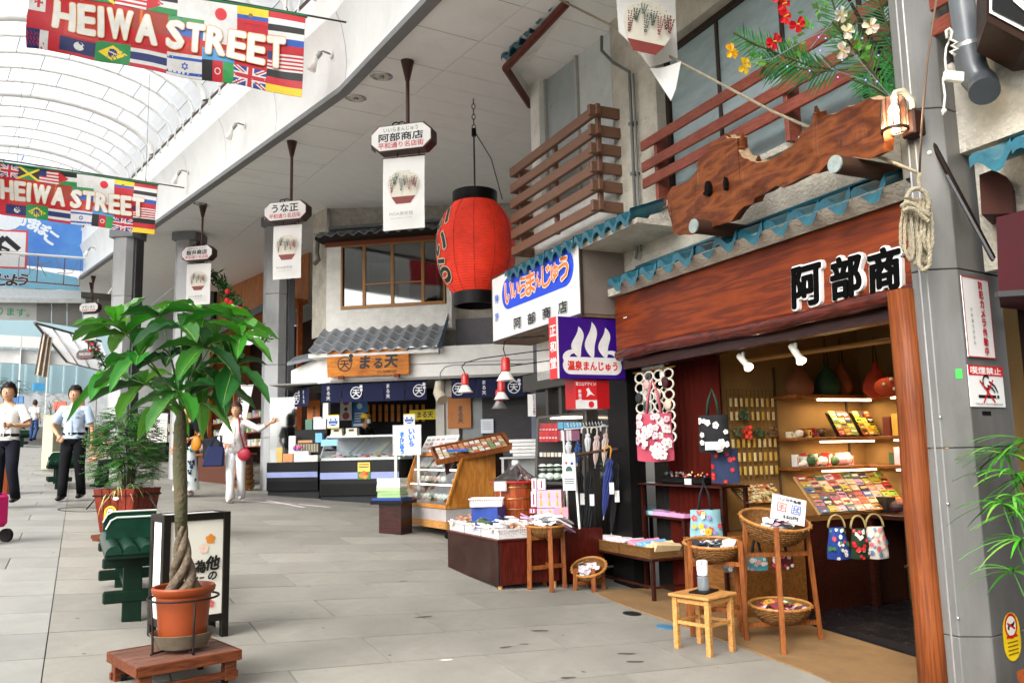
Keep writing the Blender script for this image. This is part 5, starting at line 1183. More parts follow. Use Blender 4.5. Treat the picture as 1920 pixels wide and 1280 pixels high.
mb=MB();p_=q(598,470,.0);mb.tube([p_+V((0,-.05,.25)),p_+V((-.02,-.05,-.05)),p_+V((.02,-.05,-.2)),p_+V((-.06,-.1,-.3))],.045,8);mb.build('rain_spout',M('spout','#77756f',.5),bd)
xr=q(1030,600,.6).x
Lb(xb-.3,xr+.8,.3,.5,gz0,zc_+1,'recess_wall',mStucco)
Lb(xb+.16,q(930,520,.3).x,.27,.3,q(860,575,.3).z,q(860,520,.3).z,'recess_window',M('dark_glass','#22201e'))
Lb(xb+.12,xr,.18,.3,q(900,650,.25).z,q(900,597,.25).z,'grey_wall_band',M('grey_render2','#77757a',.9,var=.1,bump=.3,bs=40))
mb=MB();z=q(900,318,.2).z;x0_=q(884,318,.2).x;mb.tube([(x0_,.2,z+.25),(x0_,.2,z+.04),(x0_+.05,.2,z),(x0_+1.2,.2,z-.02)],.03,8);mb.build('wall_pipe',M('pipe_ivory','#aaa496',.5),bd,smooth=True)
Lb(q(893,310,.2).x,q(958,310,.2).x,.22,.29,q(900,312,.25).z,q(900,296,.25).z,'blue_vent_window',M('blue_glass','#3b5f86',.2,bump=0))
rb=q(700,655,-.75);rt=q(700,615,-.1)
kawara(q(580,655,-.75).x,q(822,655,-.75).x,-.78,-.1,rb.z,rt.z+.02,.265,3,'roof_tile',bd)
Lb(q(578,655,-.72).x,q(826,655,-.72).x,-.72,-.1,rb.z-.10,rb.z-.03,'roof_soffit',mFrontW)
mb=MB();x=q(824,650,-.72).x;mb.add([(x,-.80,rb.z-.16),(x+.02,-.80,rb.z-.16),(x+.02,-.1,rt.z+.1),(x,-.1,rt.z+.1),(x,-.8,rb.z),(x,-.1,rt.z+.22)],[(0,1,2,3),(0,3,5,4)]);mb.build('roof_end_flashing',M('flashing','#7f93aa',.4,.4,bump=0),bd)
kawara(q(838,668,-.3).x,q(960,668,-.3).x,-.35,.15,q(900,672,-.3).z,q(900,648,.1).z,.25,2,'roof_tile',bd,M('grey_roof_tile_dark','#4a4e54',.4,coat=.1))
Lb(q(800,673,-.3).x,q(862,673,-.3).x,-.45,.1,q(840,676,-.3).z,q(840,668,-.3).z,'blue_canopy_sheet',M('blue_sheet','#2e4468',.4,bump=0))
zf0,zf1=q(700,713,-.55).z,q(700,655,-.55).z
fx0=q(620,690,-.55).x;fx1=q(1005,690,-.55).x
Lb(fx0,fx1,-.55,-.35,zf0,zf1,'fascia',mFrontW)
pL=q(548,700,.3)
mb=MB().add([(fx0,-.55,zf0),(fx0,-.55,zf1),(pL.x,.25,zf0-.0),(pL.x,.25,zf1-.25),(fx0,-.35,zf0),(pL.x+.1,.45,zf0)],[(2,0,1,3),(2,5,4,0)]);mb.build('fascia_left',mFrontW,bd)
Lb(fx0,fx1,-.57,-.55,zf0-.02,zf0+.03,'fascia_lip',M('lip_grey','#8c8a86',.6));Lb(fx0,fx1,-.565,-.55,zf0+(zf1-zf0)*.45,zf0+(zf1-zf0)*.45+.012,'fascia_groove',M('lip_grey','#8c8a86'))
mb=MB();a1,a2=q(538,680,-.1),q(605,665,-.5);mb.add([a1+V((0,0,0)),a2,a2+V((0,.35,.16)),a1+V((0,.35,.16)),a1+V((0,0,-.06)),a2+V((0,0,-.06))],[(0,1,2,3),(4,5,1,0)]);mb.build('left_roof_piece',mKaw,bd)
s0,s1=q(615,680,-.66),q(768,680,-.66);sz0,sz1=q(700,704,-.66).z,q(700,655,-.66).z
W_,H_=s1.x-s0.x,sz1-sz0
t=T('orange_name_board','orange wooden name board with black brush characters and a ring emblem over the counters','shop sign',B.w(s0.x,-.66,sz0),B.r)
t.rotation_euler=(rad(4),0,B.r)
mb=MB().box(0,W_,-.03,.03,0,H_);mb.build('board',mOrange,t,bevel=.006)
pr=Pr(on_y(-.03));pr.ring(W_*.22,H_*.48,H_*.27,H_*.045,INK,a0=50,a1=370);pr.text('天',W_*.22,H_*.46,H_*.32,INK,off=.03);pr.disc(W_*.30,H_*.78,H_*.09,INK,12);pr.disc(W_*.295,H_*.62,H_*.085,INK,12)
for i,ch in enumerate('まる天'):pr.text(ch,W_*(.47+.16*i),H_*(.52 if i!=1 else.46),H_*(.46 if i!=1 else.36),INK,off=.05,shear=.12)
pr.text('熱海駅店',W_*.73,H_*.13,H_*.12,'#3a2a14',wd=W_*.24);pr.build('lettering',t)
for k in(.17,.85):mb=MB().box(W_*k-.05,W_*k+.05,-.05,.02,-.05,.02);mb.build('board_bracket',M('bracket_brown','#6e2f14',.6),t)
def noren(x0,x1,y,z0,z1,name,label,syms,par=None,rz=0,loc=None):
 t=T(name,label,'noren curtain',loc or B.w(x0,y,z1),B.r+rz,'navy noren curtains over the counters');W=x1-x0;H=z1-z0;n=max(1,int(round(W/.42)))
 wv=lambda a,b,h:(a,-h+.02*math.sin(a*7.+b*2)*(-b/H),b)
 for i in range(n):
  a0,a1=W*i/n+.006,W*(i+1)/n-.006;mb=MB().grid(lambda a,b:wv(a0+(a1-a0)*a,-H+H*b,0),5,4);mb.build('cloth_strip',mNavy,t,smooth=2)
 mb=MB().cyl((-.03,0,.0),(W+.03,0,.0),.012,n=6);mb.build('rod',M('rod_dark','#1d1b1a',.5),t)
 pr=Pr(wv);pr.maxe=.06;pr.h=.006
 for kx,kind in syms:
  x=W*kx
  if kind=='e':pr.ring(x,-H*.52,H*.30,H*.045,'#d9d9dc',a0=50,a1=370);pr.text('天',x,-H*.54,H*.36,'#d9d9dc',off=.03);pr.disc(x+H*.27,-H*.2,H*.09,'#d9d9dc',10);pr.disc(x+H*.29,-H*.38,H*.08,'#d9d9dc',10)
  else:pr.vtext('まる天',x,-H*.22,H*.19,H*.27,'#d9d9dc',off=.02)
 pr.build('print',t)
zn1=zf0-.03;nH=.36
na,nb_=q(602,735,-.5).x,q(800,735,-.5).x
noren(na,nb_,-.5,zn1-nH,zn1,'noren','long navy noren curtain with white emblems over the middle counter',[(.07,'t'),(.34,'e'),(.64,'t'),(.93,'e')])
noren(q(846,735,-.5).x,q(985,735,-.5).x,-.5,zn1-nH,zn1,'noren','navy noren curtain in the shade at the right part of the fish-cake counter',[(.1,'e'),(.45,'t'),(.85,'e')])
lp=B.w(q(553,735,.15).x,.15,zn1-.02)
noren(0,.62,0,-nH,0,'noren','short angled navy noren curtain at the left corner of the fish-cake counter',[(.12,'e'),(.6,'t')],rz=rad(-38),loc=lp)
xi0,xi1=q(560,800,.6).x,q(1000,800,.6).x
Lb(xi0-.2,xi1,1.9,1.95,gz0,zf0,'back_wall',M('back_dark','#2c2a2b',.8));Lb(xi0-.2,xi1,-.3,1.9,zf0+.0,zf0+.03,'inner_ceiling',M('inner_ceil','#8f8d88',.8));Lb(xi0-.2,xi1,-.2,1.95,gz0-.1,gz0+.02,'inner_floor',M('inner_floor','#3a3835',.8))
Lb(q(605,800,.0).x,q(615,800,.0).x,.0,.1,gz0,zf0,'post_white',mFrontW);Lb(q(820,800,.0).x,q(836,800,.0).x,-.1,.0,gz0,zf0,'post_white',M('post_grey','#a8a49c',.6));Lb(q(836,800,.02).x,q(862,800,.02).x,-.05,.02,gz0,zf0-.02,'pale_panel',M('panel_pale','#b7b2a8',.6));Lb(q(905,800,.02).x,q(1000,800,.02).x,.0,.02,gz0,zf0-.02,'bamboo_screen',M('bamboo_screen','#3c3a3c',.6,var=.5,scale=4,stretch=(.6,1,40),bump=.2,bs=6));Lb(q(868,800,.02).x,q(905,800,.02).x,.0,.02,gz0,zf0-.02,'glass_door',M('door_grey','#6f7575',.2,bump=0))
Lb(q(1000,800,.0).x,q(1052,800,.0).x,-.2,-.1,gz0,zf0+.4,'grey_column',M('col_bluegrey','#6d7384',.7,var=.1));
def slip(u,v0,v1,y,w_=.06,mat=None,name='menu_slip'):
 p0,p1=q(u,v0,y),q(u,v1,y);mb=MB().box(-w_/2,w_/2,-.012,0,0,p0.z-p1.z);return mb.build(name,mat or mOrange,bd,location=(p0.x,y,p1.z))
for i in range(10):slip(690+i*11.5,758,790,1.85,.07)
def poster(u0,u1,v0,v1,y,label,col,fn=None,cat='poster',par=None,name='poster'):
 a_,b_=q(u0,v1,y),q(u1,v0,y);mb=MB();w_,h_=b_.x-a_.x,b_.z-a_.z;mb.box(0,w_,-.008,0,0,h_);o=mb.build(name,M('paper_'+col,col,.6,var=.03,bump=0),None);o.location=B.w(a_.x,y,a_.z);o.rotation_euler=(0,0,B.r);tag(o,label,cat)
 if fn:pr=Pr(on_y(-.008));fn(pr,w_,h_);pr.build('print',o)
 return o
def blueposter(pr,w_,h_):
 pr.disc(w_*.5,h_*.8,w_*.18,'#dfe8ee');
 for k in range(4):pr.rect(w_*.15,h_*(.5-.1*k),w_*.85,h_*(.54-.1*k),'#dfe8ee')
 pr.rect(w_*.1,h_*.02,w_*.9,h_*.12,'#f2f2f2')
poster(660,689,751,800,1.2,'light blue poster with pale lines inside the fish-cake shop','#3f86c0',blueposter)
def redspots(pr,w_,h_):
 pr.disc(w_*.5,h_*.85,w_*.3,'#8e1f2a');pr.disc(w_*.5,h_*.5,w_*.16,'#2a2a2a');pr.disc(w_*.5,h_*.2,w_*.3,'#8e1f2a')
poster(638,660,746,788,1.1,'pale poster with dark red discs beside the blue poster','#b9b6b0',redspots)
def badge(pr,w_,h_):
 pr.rect(0,0,w_,h_*.08,'#e8c31b');pr.rect(0,h_*.92,w_,h_,'#e8c31b');pr.poly([(w_*(.5+.4*math.cos(rad(a))),h_*(.55+.38*math.sin(rad(a))))for a in range(180,361,15)],'#2a5aa8');pr.disc(w_*.3,h_*.65,w_*.08,'#2a5aa8');pr.disc(w_*.7,h_*.65,w_*.08,'#2a5aa8');pr.rect(w_*.25,h_*.3,w_*.75,h_*.36,'#e8e8e6')
poster(614,636,777,803,-.35,'white and blue notice card above the left glass case','#dfe0de',badge)
poster(757,778,775,798,-.35,'white and blue notice card above the hand-written white sign','#dfe0de',badge)
def menusign(pr,w_,h_):pr.vtext('まる天',w_*.55,h_*.62,h_*.16,h_*.19,INK,off=.04);pr.vtext('おいしい',w_*.2,h_*.5,h_*.05,h_*.07,INK)
poster(840,883,742,803,-.06,'orange wooden board with black characters on the pale panel','#a0622c',menusign,'sign')
poster(576,600,750,790,.3,'small orange board with black characters at the left corner','#b2611f',menusign,'sign')
def yel(pr,w_,h_):pr.text('まる天',w_*.6,h_*.5,h_*.6,INK,wd=w_*.6,off=.03)
poster(768,817,767,787,.5,'yellow sign with black characters over the food tray','#e6cf1e',yel,'sign')
def chirashi(pr,w_,h_):
 for k in range(5):pr.rect(w_*.15,h_*(.75-.12*k),w_*.85,h_*(.78-.12*k),'#8a8f98')
poster(902,925,785,812,-.04,'white printed notice on the glass door','#cfd3da',chirashi)
mBC=M('black_counter','#08080a',.4,var=.1,bump=0,spec=.25);mStripe=M('pale_blue_stripe','#8d97c4',.4,var=.03,bump=0)
def counter(u0,u1,vt,vb,y,d,label,case=True,uz=None):
 a_=q(u0,vb,y);b_=q(u1,vb,y);zt=q((u0+u1)/2,vt,y).z;g_=min(gz(*B.w(a_.x,y).xy),gz(*B.w(b_.x,y).xy))-.02;w_=b_.x-a_.x
 t=T('display_counter',label,'counter',B.w(a_.x,y,g_),B.r,'black counters of the fish-cake shop');H=zt-g_
 mb=MB().box(0,w_,.06,d,.0,H*.25);mb.build('base',M('base_grey','#2b2d2f',.5),t)
 mb=MB().box(0,w_,0,d,H*.25,H);mb.build('body',mBC,t,bevel=.006)
 mb=MB().box(.01,w_-.01,-.006,0,H*.60,H*.74);mb.build('stripe',mStripe,t)
 mb=MB().box(.02,w_-.02,-.004,.0,H*.27,H*.5);mb.build('lower_panel',M('counter_panel','#0b0b0c',.4,bump=0),t)
 return t,w_,H
t1,w1_,H1=counter(499,596,866,922,-.55,.85,'left black counter with a pale stripe beside the steel pillar')
t2,w2_,H2=counter(599,749,862,932,-.72,.9,'right black counter with a pale stripe and slanted white glass case')
mCaseW=M('case_white','#d6d8da',.35,bump=0,coat=.2)
ch_=q(680,818,-.2).z-(t2.location.z+H2)
def glasscase(t,w_,H,ch,items=True):
 mb=MB().box(0,w_,.05,.8,H,H+.05);mb.build('case_tray',mCaseW,t)
 mb=MB().add([(0,.02,H+.05),(w_,.02,H+.05),(w_,.32,H+ch),(0,.32,H+ch)],[(0,1,2,3)]);mb.build('slanted_glass',mSGlass,t)
 mb=MB().box(0,w_,.32,.8,H+ch,H+ch+.02);mb.build('case_top',mCaseW,t)
 mb=MB().box(0,w_,.78,.80,H+.05,H+ch);mb.build('case_back',M('case_back_pale','#c3c9cc',.5,bump=0),t)
 mb=MB().beam((0,.02,H+.05),(0,.32,H+ch),.02,.02);mb.beam((w_,.02,H+.05),(w_,.32,H+ch),.02,.02);mb.box(0,w_,.31,.33,H+ch-.02,H+ch);mb.build('case_frame',mAlu,t)
 if items:
  mb=MB()
  for i in range(int(w_/.22)):
   for j in range(2):
    x=.12+i*.22;mb.box(x-.07,x+.07,.15+j*.28,.32+j*.28,H+.05,H+.08+.03*j,RND.choice(['#c8787a','#d9d3c4','#b98850','#d6dde0','#5b8a4e']))
  mb.build('packs',VC(),t);t.children[-1]['kind']='stuff'
  mb=MB();
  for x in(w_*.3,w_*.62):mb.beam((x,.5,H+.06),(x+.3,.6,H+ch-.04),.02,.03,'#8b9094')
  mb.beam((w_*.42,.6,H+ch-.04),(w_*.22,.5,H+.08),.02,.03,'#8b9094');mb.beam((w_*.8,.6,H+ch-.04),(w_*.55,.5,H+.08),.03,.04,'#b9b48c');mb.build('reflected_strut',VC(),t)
glasscase(t2,w2_,H2,ch_)
poster(602,633,823,836,-.62,'small light blue card on the glass case','#8fc3e0',None,'card')
def karaage(pr,w_,h_):
 pr.rect(0,h_*.0,w_,h_*.45,'#3c7a35');pr.disc(w_*.3,h_*.22,w_*.2,'#c9781e',8);pr.disc(w_*.6,h_*.18,w_*.22,'#d98a2c',8);pr.disc(w_*.5,h_*.36,w_*.2,'#c26a18',8);pr.disc(w_*.75,h_*.33,w_*.14,'#b33324',7)
 pr.rect(w_*.1,h_*.85,w_*.9,h_*.9,'#b01e24');pr.rect(w_*.1,h_*.7,w_*.9,h_*.76,'#4a4a3a')
o=poster(671,694,866,898,-.735,'yellow leaflet with a picture of fried food hung on the right black counter','#e2c95a',karaage)
t=T('food_rack','black tiered rack with small boxes, cards and pink packets on the left black counter','display rack',B.w(0,0,0),0);z0=t1.location.z+H1
t.location=t1.matrix_world.translation if False else t1.location;t.location.z=z0+.003;t.rotation_euler=(0,0,B.r)
mb=MB().box(.35,w1_-.02,.45,.75,0,.62);mb.box(.45,w1_-.02,.3,.45,0,.36);mb.build('rack_body',mBC,t,bevel=.004)
mb=MB()
for i in range(14):mb.box(.47+i*.033,.47+i*.033+.012,.292,.3,.18,.34,'#cfc4a8')
mb.build('slat_row',VC(),t)
mb=MB()
for i,(x,y,z,w_,h_,c)in enumerate([(.1,.2,.0,.12,.28,'#c9a85a'),(.26,.15,0,.2,.16,'#c98a5a'),(.5,.12,0,.3,.2,'#e3dcdf'),(.75,.1,0,.24,.12,'#ddd8cc'),(.3,.3,.16,.14,.34,'#dfe0de'),(.55,.5,.62,.14,.2,'#4f7a66'),(.72,.5,.62,.16,.24,'#dfe0de'),(.9,.45,.62,.1,.2,'#e4e0e0'),(.86,.28,.36,.14,.18,'#6fb3d8'),(.5,.28,.36,.3,.05,'#b98b5a')]):
 b2=MB();b2.box(x,x+w_,y,y+.03 if h_>.22 else y+.1,z,z+h_,c);b2.build('card' if h_>.22 else 'food_box',VC(),t)
for i in range(8):mb.sph((.45+RND.uniform(0,.25),.18,.2+RND.uniform(0,.1)),.03,6,4,RND.choice(['#c22a70','#d858a0','#8a2f9a']))
o=mb.build('pink_packets',VC(),t)
b=q(690,800,-.1)
for i,(u,lab)in enumerate([(631,'left white packet tray on top of the glass case'),(659,'right white packet tray on top of the glass case')]):
 p=q(u,812,-.3);zt=t2.location.z+H2+ch_+.022;mb=MB().box(-.12,.12,-.08,.08,0,.03,'#d8d4c8');mb.box(-.11,.11,-.06,.06,.03,.14,'#cfc9b8');mb.box(-.05,.05,-.065,-.06,.08,.12,'#2a201c');o=mb.build('packet_tray',VC());o.location=B.w(p.x,-.25,zt);o.rotation_euler=(0,0,B.r);tag(o,lab,'tray','white packet trays on the fish-cake counter')
Lb(q(505,800,.2).x,q(556,800,.2).x,.2,.22,gz0,zf0-.2,'side_glass',glass('dull_glass',(.7,.72,.7),.05,.2))
Cf=Fr((pl1.location.x,pl1.location.y),-57);qc=Cf.px
mCedar=wood('cedar_board','#9a5520','#c07a38',2.5,(9,9,.8),.5);mConc=M('pale_concrete','#9c9891',.8,var=.12,scale=3,bump=.08,dirt=.25)
cs=T('wood_fronted_shop','cedar-clad shop with a slanting orange soffit and dark open front behind the first pillar','shop building',Cf.w(0,0,0),Cf.r)
def Lc(x0,x1,y0,y1,z0,z1,name,mat,par=None,bev=0,**k):
 mb=MB().box(x0,x1,y0,y1,z0,z1);return mb.build(name,mat,par or cs,bevel=bev,**k)
YC=1.6
X0,X1=qc(395,600,YC).x,qc(560,600,YC).x
ztop=8.2
g_=gz(*Cf.w((X0+X1)/2,YC).xy)
zs=qc(480,600,YC).z
Lc(X0-1.6,X1+.3,YC-.1,YC+.2,qc(480,440,YC).z,ztop,'upper_wall',mConc)
n=9
for i in range(n):
 xa_,xb_=X0+(X1-X0)*i/n,X0+(X1-X0)*(i+1)/n;Lc(xa_+.006,xb_-.006,YC+.25,YC+.28,zs-.0,qc(480,440,YC).z+.3,'cedar_board',mCedar)
Lc(X0,X1,YC-.5,YC+.25,zs-.1,zs,'awning_edge',mCedar);Lc(X0,X1,YC-.55,YC-.5,zs-.16,zs+.04,'awning_fascia',M('awning_grey','#4c4d4e',.6))
mb=MB().add([(X0-1.2,YC-.12,qc(430,500,YC).z),(X1,YC-.12,qc(540,370,YC).z),(X1,YC-.9,qc(540,330,YC).z),(X0-1.2,YC-.9,qc(430,470,YC).z)],[(0,1,2,3)]);mb.build('slanting_soffit',mCedar,cs)
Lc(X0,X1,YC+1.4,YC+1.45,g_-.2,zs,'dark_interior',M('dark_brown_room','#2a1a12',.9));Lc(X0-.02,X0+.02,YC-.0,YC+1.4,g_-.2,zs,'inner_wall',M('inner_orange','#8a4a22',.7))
for x in(X0,X0+(X1-X0)*.35,X0+(X1-X0)*.68,X1-.1):Lc(x,x+.12,YC-.02,YC+.1,g_-.1,zs,'cedar_post',wood('cedar_post','#8a3f16','#a85a26',3,(6,6,.8),.5))
for k in range(3):
 for j,x in enumerate((X0+.2,X0+(X1-X0)*.45)):
  z=g_+.6+k*.42;Lc(x,x+(X1-X0)*.3,YC+.1,YC+.5,z,z+.03,'shelf',M('shelf_redwood','#7a3015',.5))
  mb=MB();xx=x+.05
  while xx<x+(X1-X0)*.28:w_=RND.uniform(.08,.16);mb.box(xx,xx+w_,YC+.12,YC+.3,z+.03,z+.03+RND.uniform(.1,.22),RND.choice(['#d8cfc0','#c9b23a','#5f8a3c','#cf8a8a','#e2ded4','#7fa8c0']));xx+=w_+.02
  o=mb.build('shelf_goods',VC(),cs)
for u,v in((538,632),(534,637)):
 p=Cf.px(u,v,YC+.5);mb=MB().sph((0,0,0),.035,8,6);o=mb.build('ceiling_bulb',emit('bulb_shop','#ffe9c4',12),cs,location=p)
gb=T('grey_panel_building','plain grey panelled building behind the second and third pillars','building',Cf.w(X0-1,YC,0),Cf.r)
xg0,xg1=qc(238,600,YC).x,X0-.02;npn=9
for i in range(npn):
 a_,b_=xg0+(xg1-xg0)*i/npn-X0+1,xg0+(xg1-xg0)*(i+1)/npn-X0+1
 mb=MB().box(a_+.01,b_-.01,0,.1,g_+2.2,11);mb.build('wall_panel',M('grey_panel','#6f6e6b',.8,var=.06,bump=.03,dirt=.3),gb)
mb=MB().box(xg0-X0+1,xg1-X0+1,.15,.2,g_-.3,11);mb.build('wall_core',M('dark_shopfront','#262321',.8),gb)
mb=MB().box(xg0-X0+1,xg1-X0+1,-.7,.12,g_+2.3,g_+2.5);mb.build('awning_box',M('awning_grey','#4c4d4e'),gb)
xx=xg0-X0+1.3
while xx<xg1-X0+.6:
 for z in(g_+.5,g_+.95,g_+1.4):
  w_=RND.uniform(.3,.7);mb=MB().box(xx,xx+w_,-.3,.1,z,z+.3,RND.choice(['#b8a888','#8a2f22','#d8d2c6','#5f7a4c','#c8a03a','#404a5a']));mb.build('shop_goods',VC(),gb)
 xx+=.9
ac=qc(291,461,YC-.3);mb=MB();
t=T('duct_box','white square duct opening under the arcade ceiling between the far pillars','duct',Cf.w(ac.x,YC-.6,ac.z),Cf.r)
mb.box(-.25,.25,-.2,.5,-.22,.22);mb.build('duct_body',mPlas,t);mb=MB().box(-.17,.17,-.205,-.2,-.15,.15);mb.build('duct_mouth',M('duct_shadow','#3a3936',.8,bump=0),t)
e_=edge(SMAX-.2);Dr=Fr((e_.x,e_.y),-35.9+0);Dr=Fr((e_.x,e_.y),math.degrees(math.atan2(-FL.y,-FL.x)));qd=Dr.px
ga=T('blue_arch_sign','big blue arch-shaped billboard closing the far end of the glass vault','billboard',Dr.w(0,0,0),Dr.r)
zr=e_.z
def half(a):return(-VR*(1-math.cos(a)),zr+1.70+(VH+1.2)*math.sin(a))
ap=[half(PI*i/16)for i in range(17)]
pts=[(x,z)for x,z in ap]+[(-2*VR,zr+.2),(.15,zr+.2),(.35,zr+.6),(.3,zr+1.2)]
mb=MB().prism(pts,-.06,0);mb.build('blue_panel',M('billboard_blue','#3f74cc',.5,var=.1,scale=.5,bump=0,col2='#68a4e0'),ga)
pr=Pr(on_y(-.06))
def dq(u,v):p=qd(u,v,-.06);return(p.x,p.z)
pr.poly([dq(-60,480),dq(145,520),dq(150,545),dq(-60,535)],'#8fd0ee');pr.poly([dq(-60,538),dq(152,545),dq(152,560),dq(-60,560)],'#dfe8ee')
a_,b_,c_,d_=dq(-70,428),dq(53,432),dq(50,505),dq(-70,500)
pr.poly([a_,b_,c_,d_],'#d24a4a')
a2,b2,c2,d2=dq(-68,430),dq(49,436),dq(46,501),dq(-68,497);pr.poly([a2,b2,c2,d2],'#e4e4e6')
m1,m2,m3=dq(-20,470),dq(9,445),dq(36,468);pr.line([m1,m2,m3],.16,'#1c1c24');x_,y_=dq(8,466);pr.text('ト',x_,y_,.42,'#1c1c24',off=.05)
for ch,u,v,r in[('か',44,412,0),('ま',63,420,-.2),('ぼ',80,430,-.4),('こ',96,446,-.6)]:
 x_,y_=dq(u,v);pr.text(ch,x_,y_,.36,'#e6ecf4',off=.06,rot=r)
x_,y_=dq(10,402);pr.disc(x_,y_,.5,'#dfe6ec',20)
for ch,u in(('じ',6),('ょ',24),('う',43)):
 x_,y_=dq(u,525);pr.text(ch,x_,y_,.36,'#20242c',off=.03,outline=[(.07,'#e8e8ea')],shear=.2)
pr.build('lettering',ga)
nf=T('neon_frame','rusty rectangular frame with bent neon tubing in front of the blue billboard','sign frame',Dr.w(0,-.4,0),Dr.r)
def fq(u,v):p=qd(u,v,-.4);return V((p.x,-0,p.z))
mb=MB();cs_=[(-40,466),(152,485),(149,536),(-40,520)];mb.tube([fq(*c)for c in cs_],.02,6,closed=True)
for u in(72,122):mb.tube([fq(u,478 if u<100 else 483),fq(u-3,528 if u<100 else 533)],.015,5)
mb.build('steel_frame',M('rust','#7a3f2a',.8,var=.4,scale=20),nf)
mb=MB()
for pts in([(64,482),(74,496),(86,518)],[(60,507),(74,498),(96,490)],[(104,484),(112,500),(124,510)],[(106,511),(124,513),(136,512)],[(36,480),(55,482),(56,510),(50,522),(34,518),(36,482)],[(136,510),(142,498),(146,490)]):mb.tube([fq(u,v)+V((0,-.02,0))for u,v in pts],.014,5)
mb.build('bent_tube',M('old_tube','#8a8276',.6),nf)
mb=MB().tube([fq(-60,470)+V((0,-.1,0)),fq(166,486)+V((0,-.1,0))],.04,6);mb.build('cross_bar',mWhite,nf)
hd=T('far_header_wall','pale header wall under the blue billboard with small green characters','wall',Dr.w(0,0,0),Dr.r)
def pan(u0,u1,vt0,vt1,vb0,vb1,y,name,mat,par,dy=.05):
 P4=[qd(u0,vb0,y),qd(u1,vb1,y),qd(u1,vt1,y),qd(u0,vt0,y)];mb=MB().add(P4+[p+V((0,dy,0))for p in P4],[(0,1,2,3),(7,6,5,4),(0,4,5,1),(1,5,6,2),(2,6,7,3),(3,7,4,0)]);return mb.build(name,mat,par)
pan(-120,68,535,541,597,600,.1,'header_panel',M('header_pale','#b9bab6',.7,var=.04),hd)
pan(-120,160,556,560,566,568,-.1,'ledge',M('ledge_white','#d0d4d4',.6),hd)
for i in range(5):
 u=68+i*29;pan(u+.6,u+28,548+i*3,551+i*3,602+i*4.5,606+i*4.5,.1,'grey_panel',M('grey_sheet','#84837f',.7,var=.06),hd)
pan(66,215,540,552,548,563,.05,'beam',M('beam_dark','#6a6862',.8),hd)
pr=Pr(on_y(.09));x_,z_=qd(14,584,.09).x,qd(14,584,.09).z;pr.text('おります。',x_,z_,.24,'#2f9a68',off=.01);pr.build('lettering',hd)
aw=T('fabric_awning','sloping white awning sheet on a bare frame over the far street','awning',Dr.w(0,3,0),Dr.r)
def aq(u,v,y):p=qd(u,v,y);return V((p.x,y-3,p.z))
mb=MB();A4=[aq(65,605,2.0),aq(190,640,3.5),aq(210,700,7),aq(125,678,7)];mb.poly(A4);mb.build('awning_sheet',transl('awning_white',(.9,.88,.88),.3),aw)
mb=MB().tube([A4[0],A4[3]],.05,6);mb.tube([A4[3],A4[2]],.04,6);mb.tube([A4[0],A4[1]],.04,6)
for k in(.25,.5,.75):mb.tube([A4[0].lerp(A4[1],k),A4[3].lerp(A4[2],k)],.02,5)
mb.build('awning_frame',M('frame_steel','#6f6a64',.5,.5),aw)
ct=T('gathered_curtain','beige gathered curtain hanging under the far awning edge','curtain',Dr.w(0,3,0),Dr.r)
mb=MB();u_=[(82,620,62,700),(97,632,92,712)]
def cf(a,b):
 t0,t1=aq(80,618,3).lerp(aq(98,634,3),a),aq(64,702,3).lerp(aq(90,708,3),a);p=t0.lerp(t1,b);return p+V((0,.08*math.sin(a*18),0))
mb.grid(cf,16,4);mb.build('cloth',M('beige_cloth','#b3a594',.8,var=.1),ct,smooth=2)
mh=T('far_station_hall','bright white glazed hall with slim columns at the end of the street','building',Dr.w(0,14,0),Dr.r)
def hq(u,v,y=14):p=qd(u,v,y);return V((p.x,y-14,p.z))
def hp(u0,u1,v0,v1,name,mat,y=14,dy=.2):
 a_=hq(u0,v1,y);b_=hq(u1,v0,y);mb=MB().box(min(a_.x,b_.x),max(a_.x,b_.x),y-14,y-14+dy,min(a_.z,b_.z),max(a_.z,b_.z));return mb.build(name,mat,mh)
hp(-200,230,560,740,'glazed_wall',transl('pale_cyan_glass','#dceef2',.5),16,.01);hp(-200,230,740,800,'lower_wall',M('busy_wall','#b0b8bc',.7,scale=3,col2='#e0e2e4'),15.8)
hp(-200,120,634,640,'roof_edge',mWhite,13);hp(-200,150,660,672,'beam',mWhite,13.2)
for u in(36,-40,88):hp(u-4,u+4,632,800,'column',mWhite,13)
for i in range(12):hp(-120+i*24,-120+i*24+2,640,735,'mullion',M('mullion_pale','#a9c0c8',.5),15.7)
hp(-60,-20,690,715,'blue_sign',M('sign_cyan','#4fa3d8',.5),15);hp(62,84,718,732,'cyan_sign',M('sign_cyan','#4fa3d8',.5),15)
for i,(u0,u1,v0,v1,Y,c,lab)in enumerate([(176,188,700,745,27,'#d8c83a','yellow vertical banner far down the street'),(146,158,742,800,29,'#7a3a24','brown shop panel far down the street behind the man in the light blue shirt'),(196,206,700,860,24,'#d8d4cc','tall white vertical banner beside the farthest pillar'),(100,124,752,768,30,'#c85a4a','small red sign under the far awning'),(20,44,742,756,32,'#3a6a9a','small blue sign at the foot of the bright hall'),(126,142,760,800,28,'#4a4a3a','dark olive stall panel far down the street')]):
 a_,b_=P(u0,v1,Y),P(u1,v0,Y);t=T('far_sign',lab,'sign',a_);mb=MB().box(0,b_.x-a_.x,0,.05,0,b_.z-a_.z);mb.build('panel',M('far_'+c,c,.6,var=.15,scale=6),t);mb=MB();z_=gz(a_.x,a_.y)-a_.z;mb.box(.02,.06,.051,.09,z_,b_.z-a_.z-.05);mb.build('post',mGrey,t)
mNat=wood('natural_wood','#a8743c','#c8965a',5,(1,7,7),.4);mMid=wood('mid_brown_wood','#6f3c1c','#8f5428',5,(7,7,.8),.4,coat=.15);mDk=mDWood
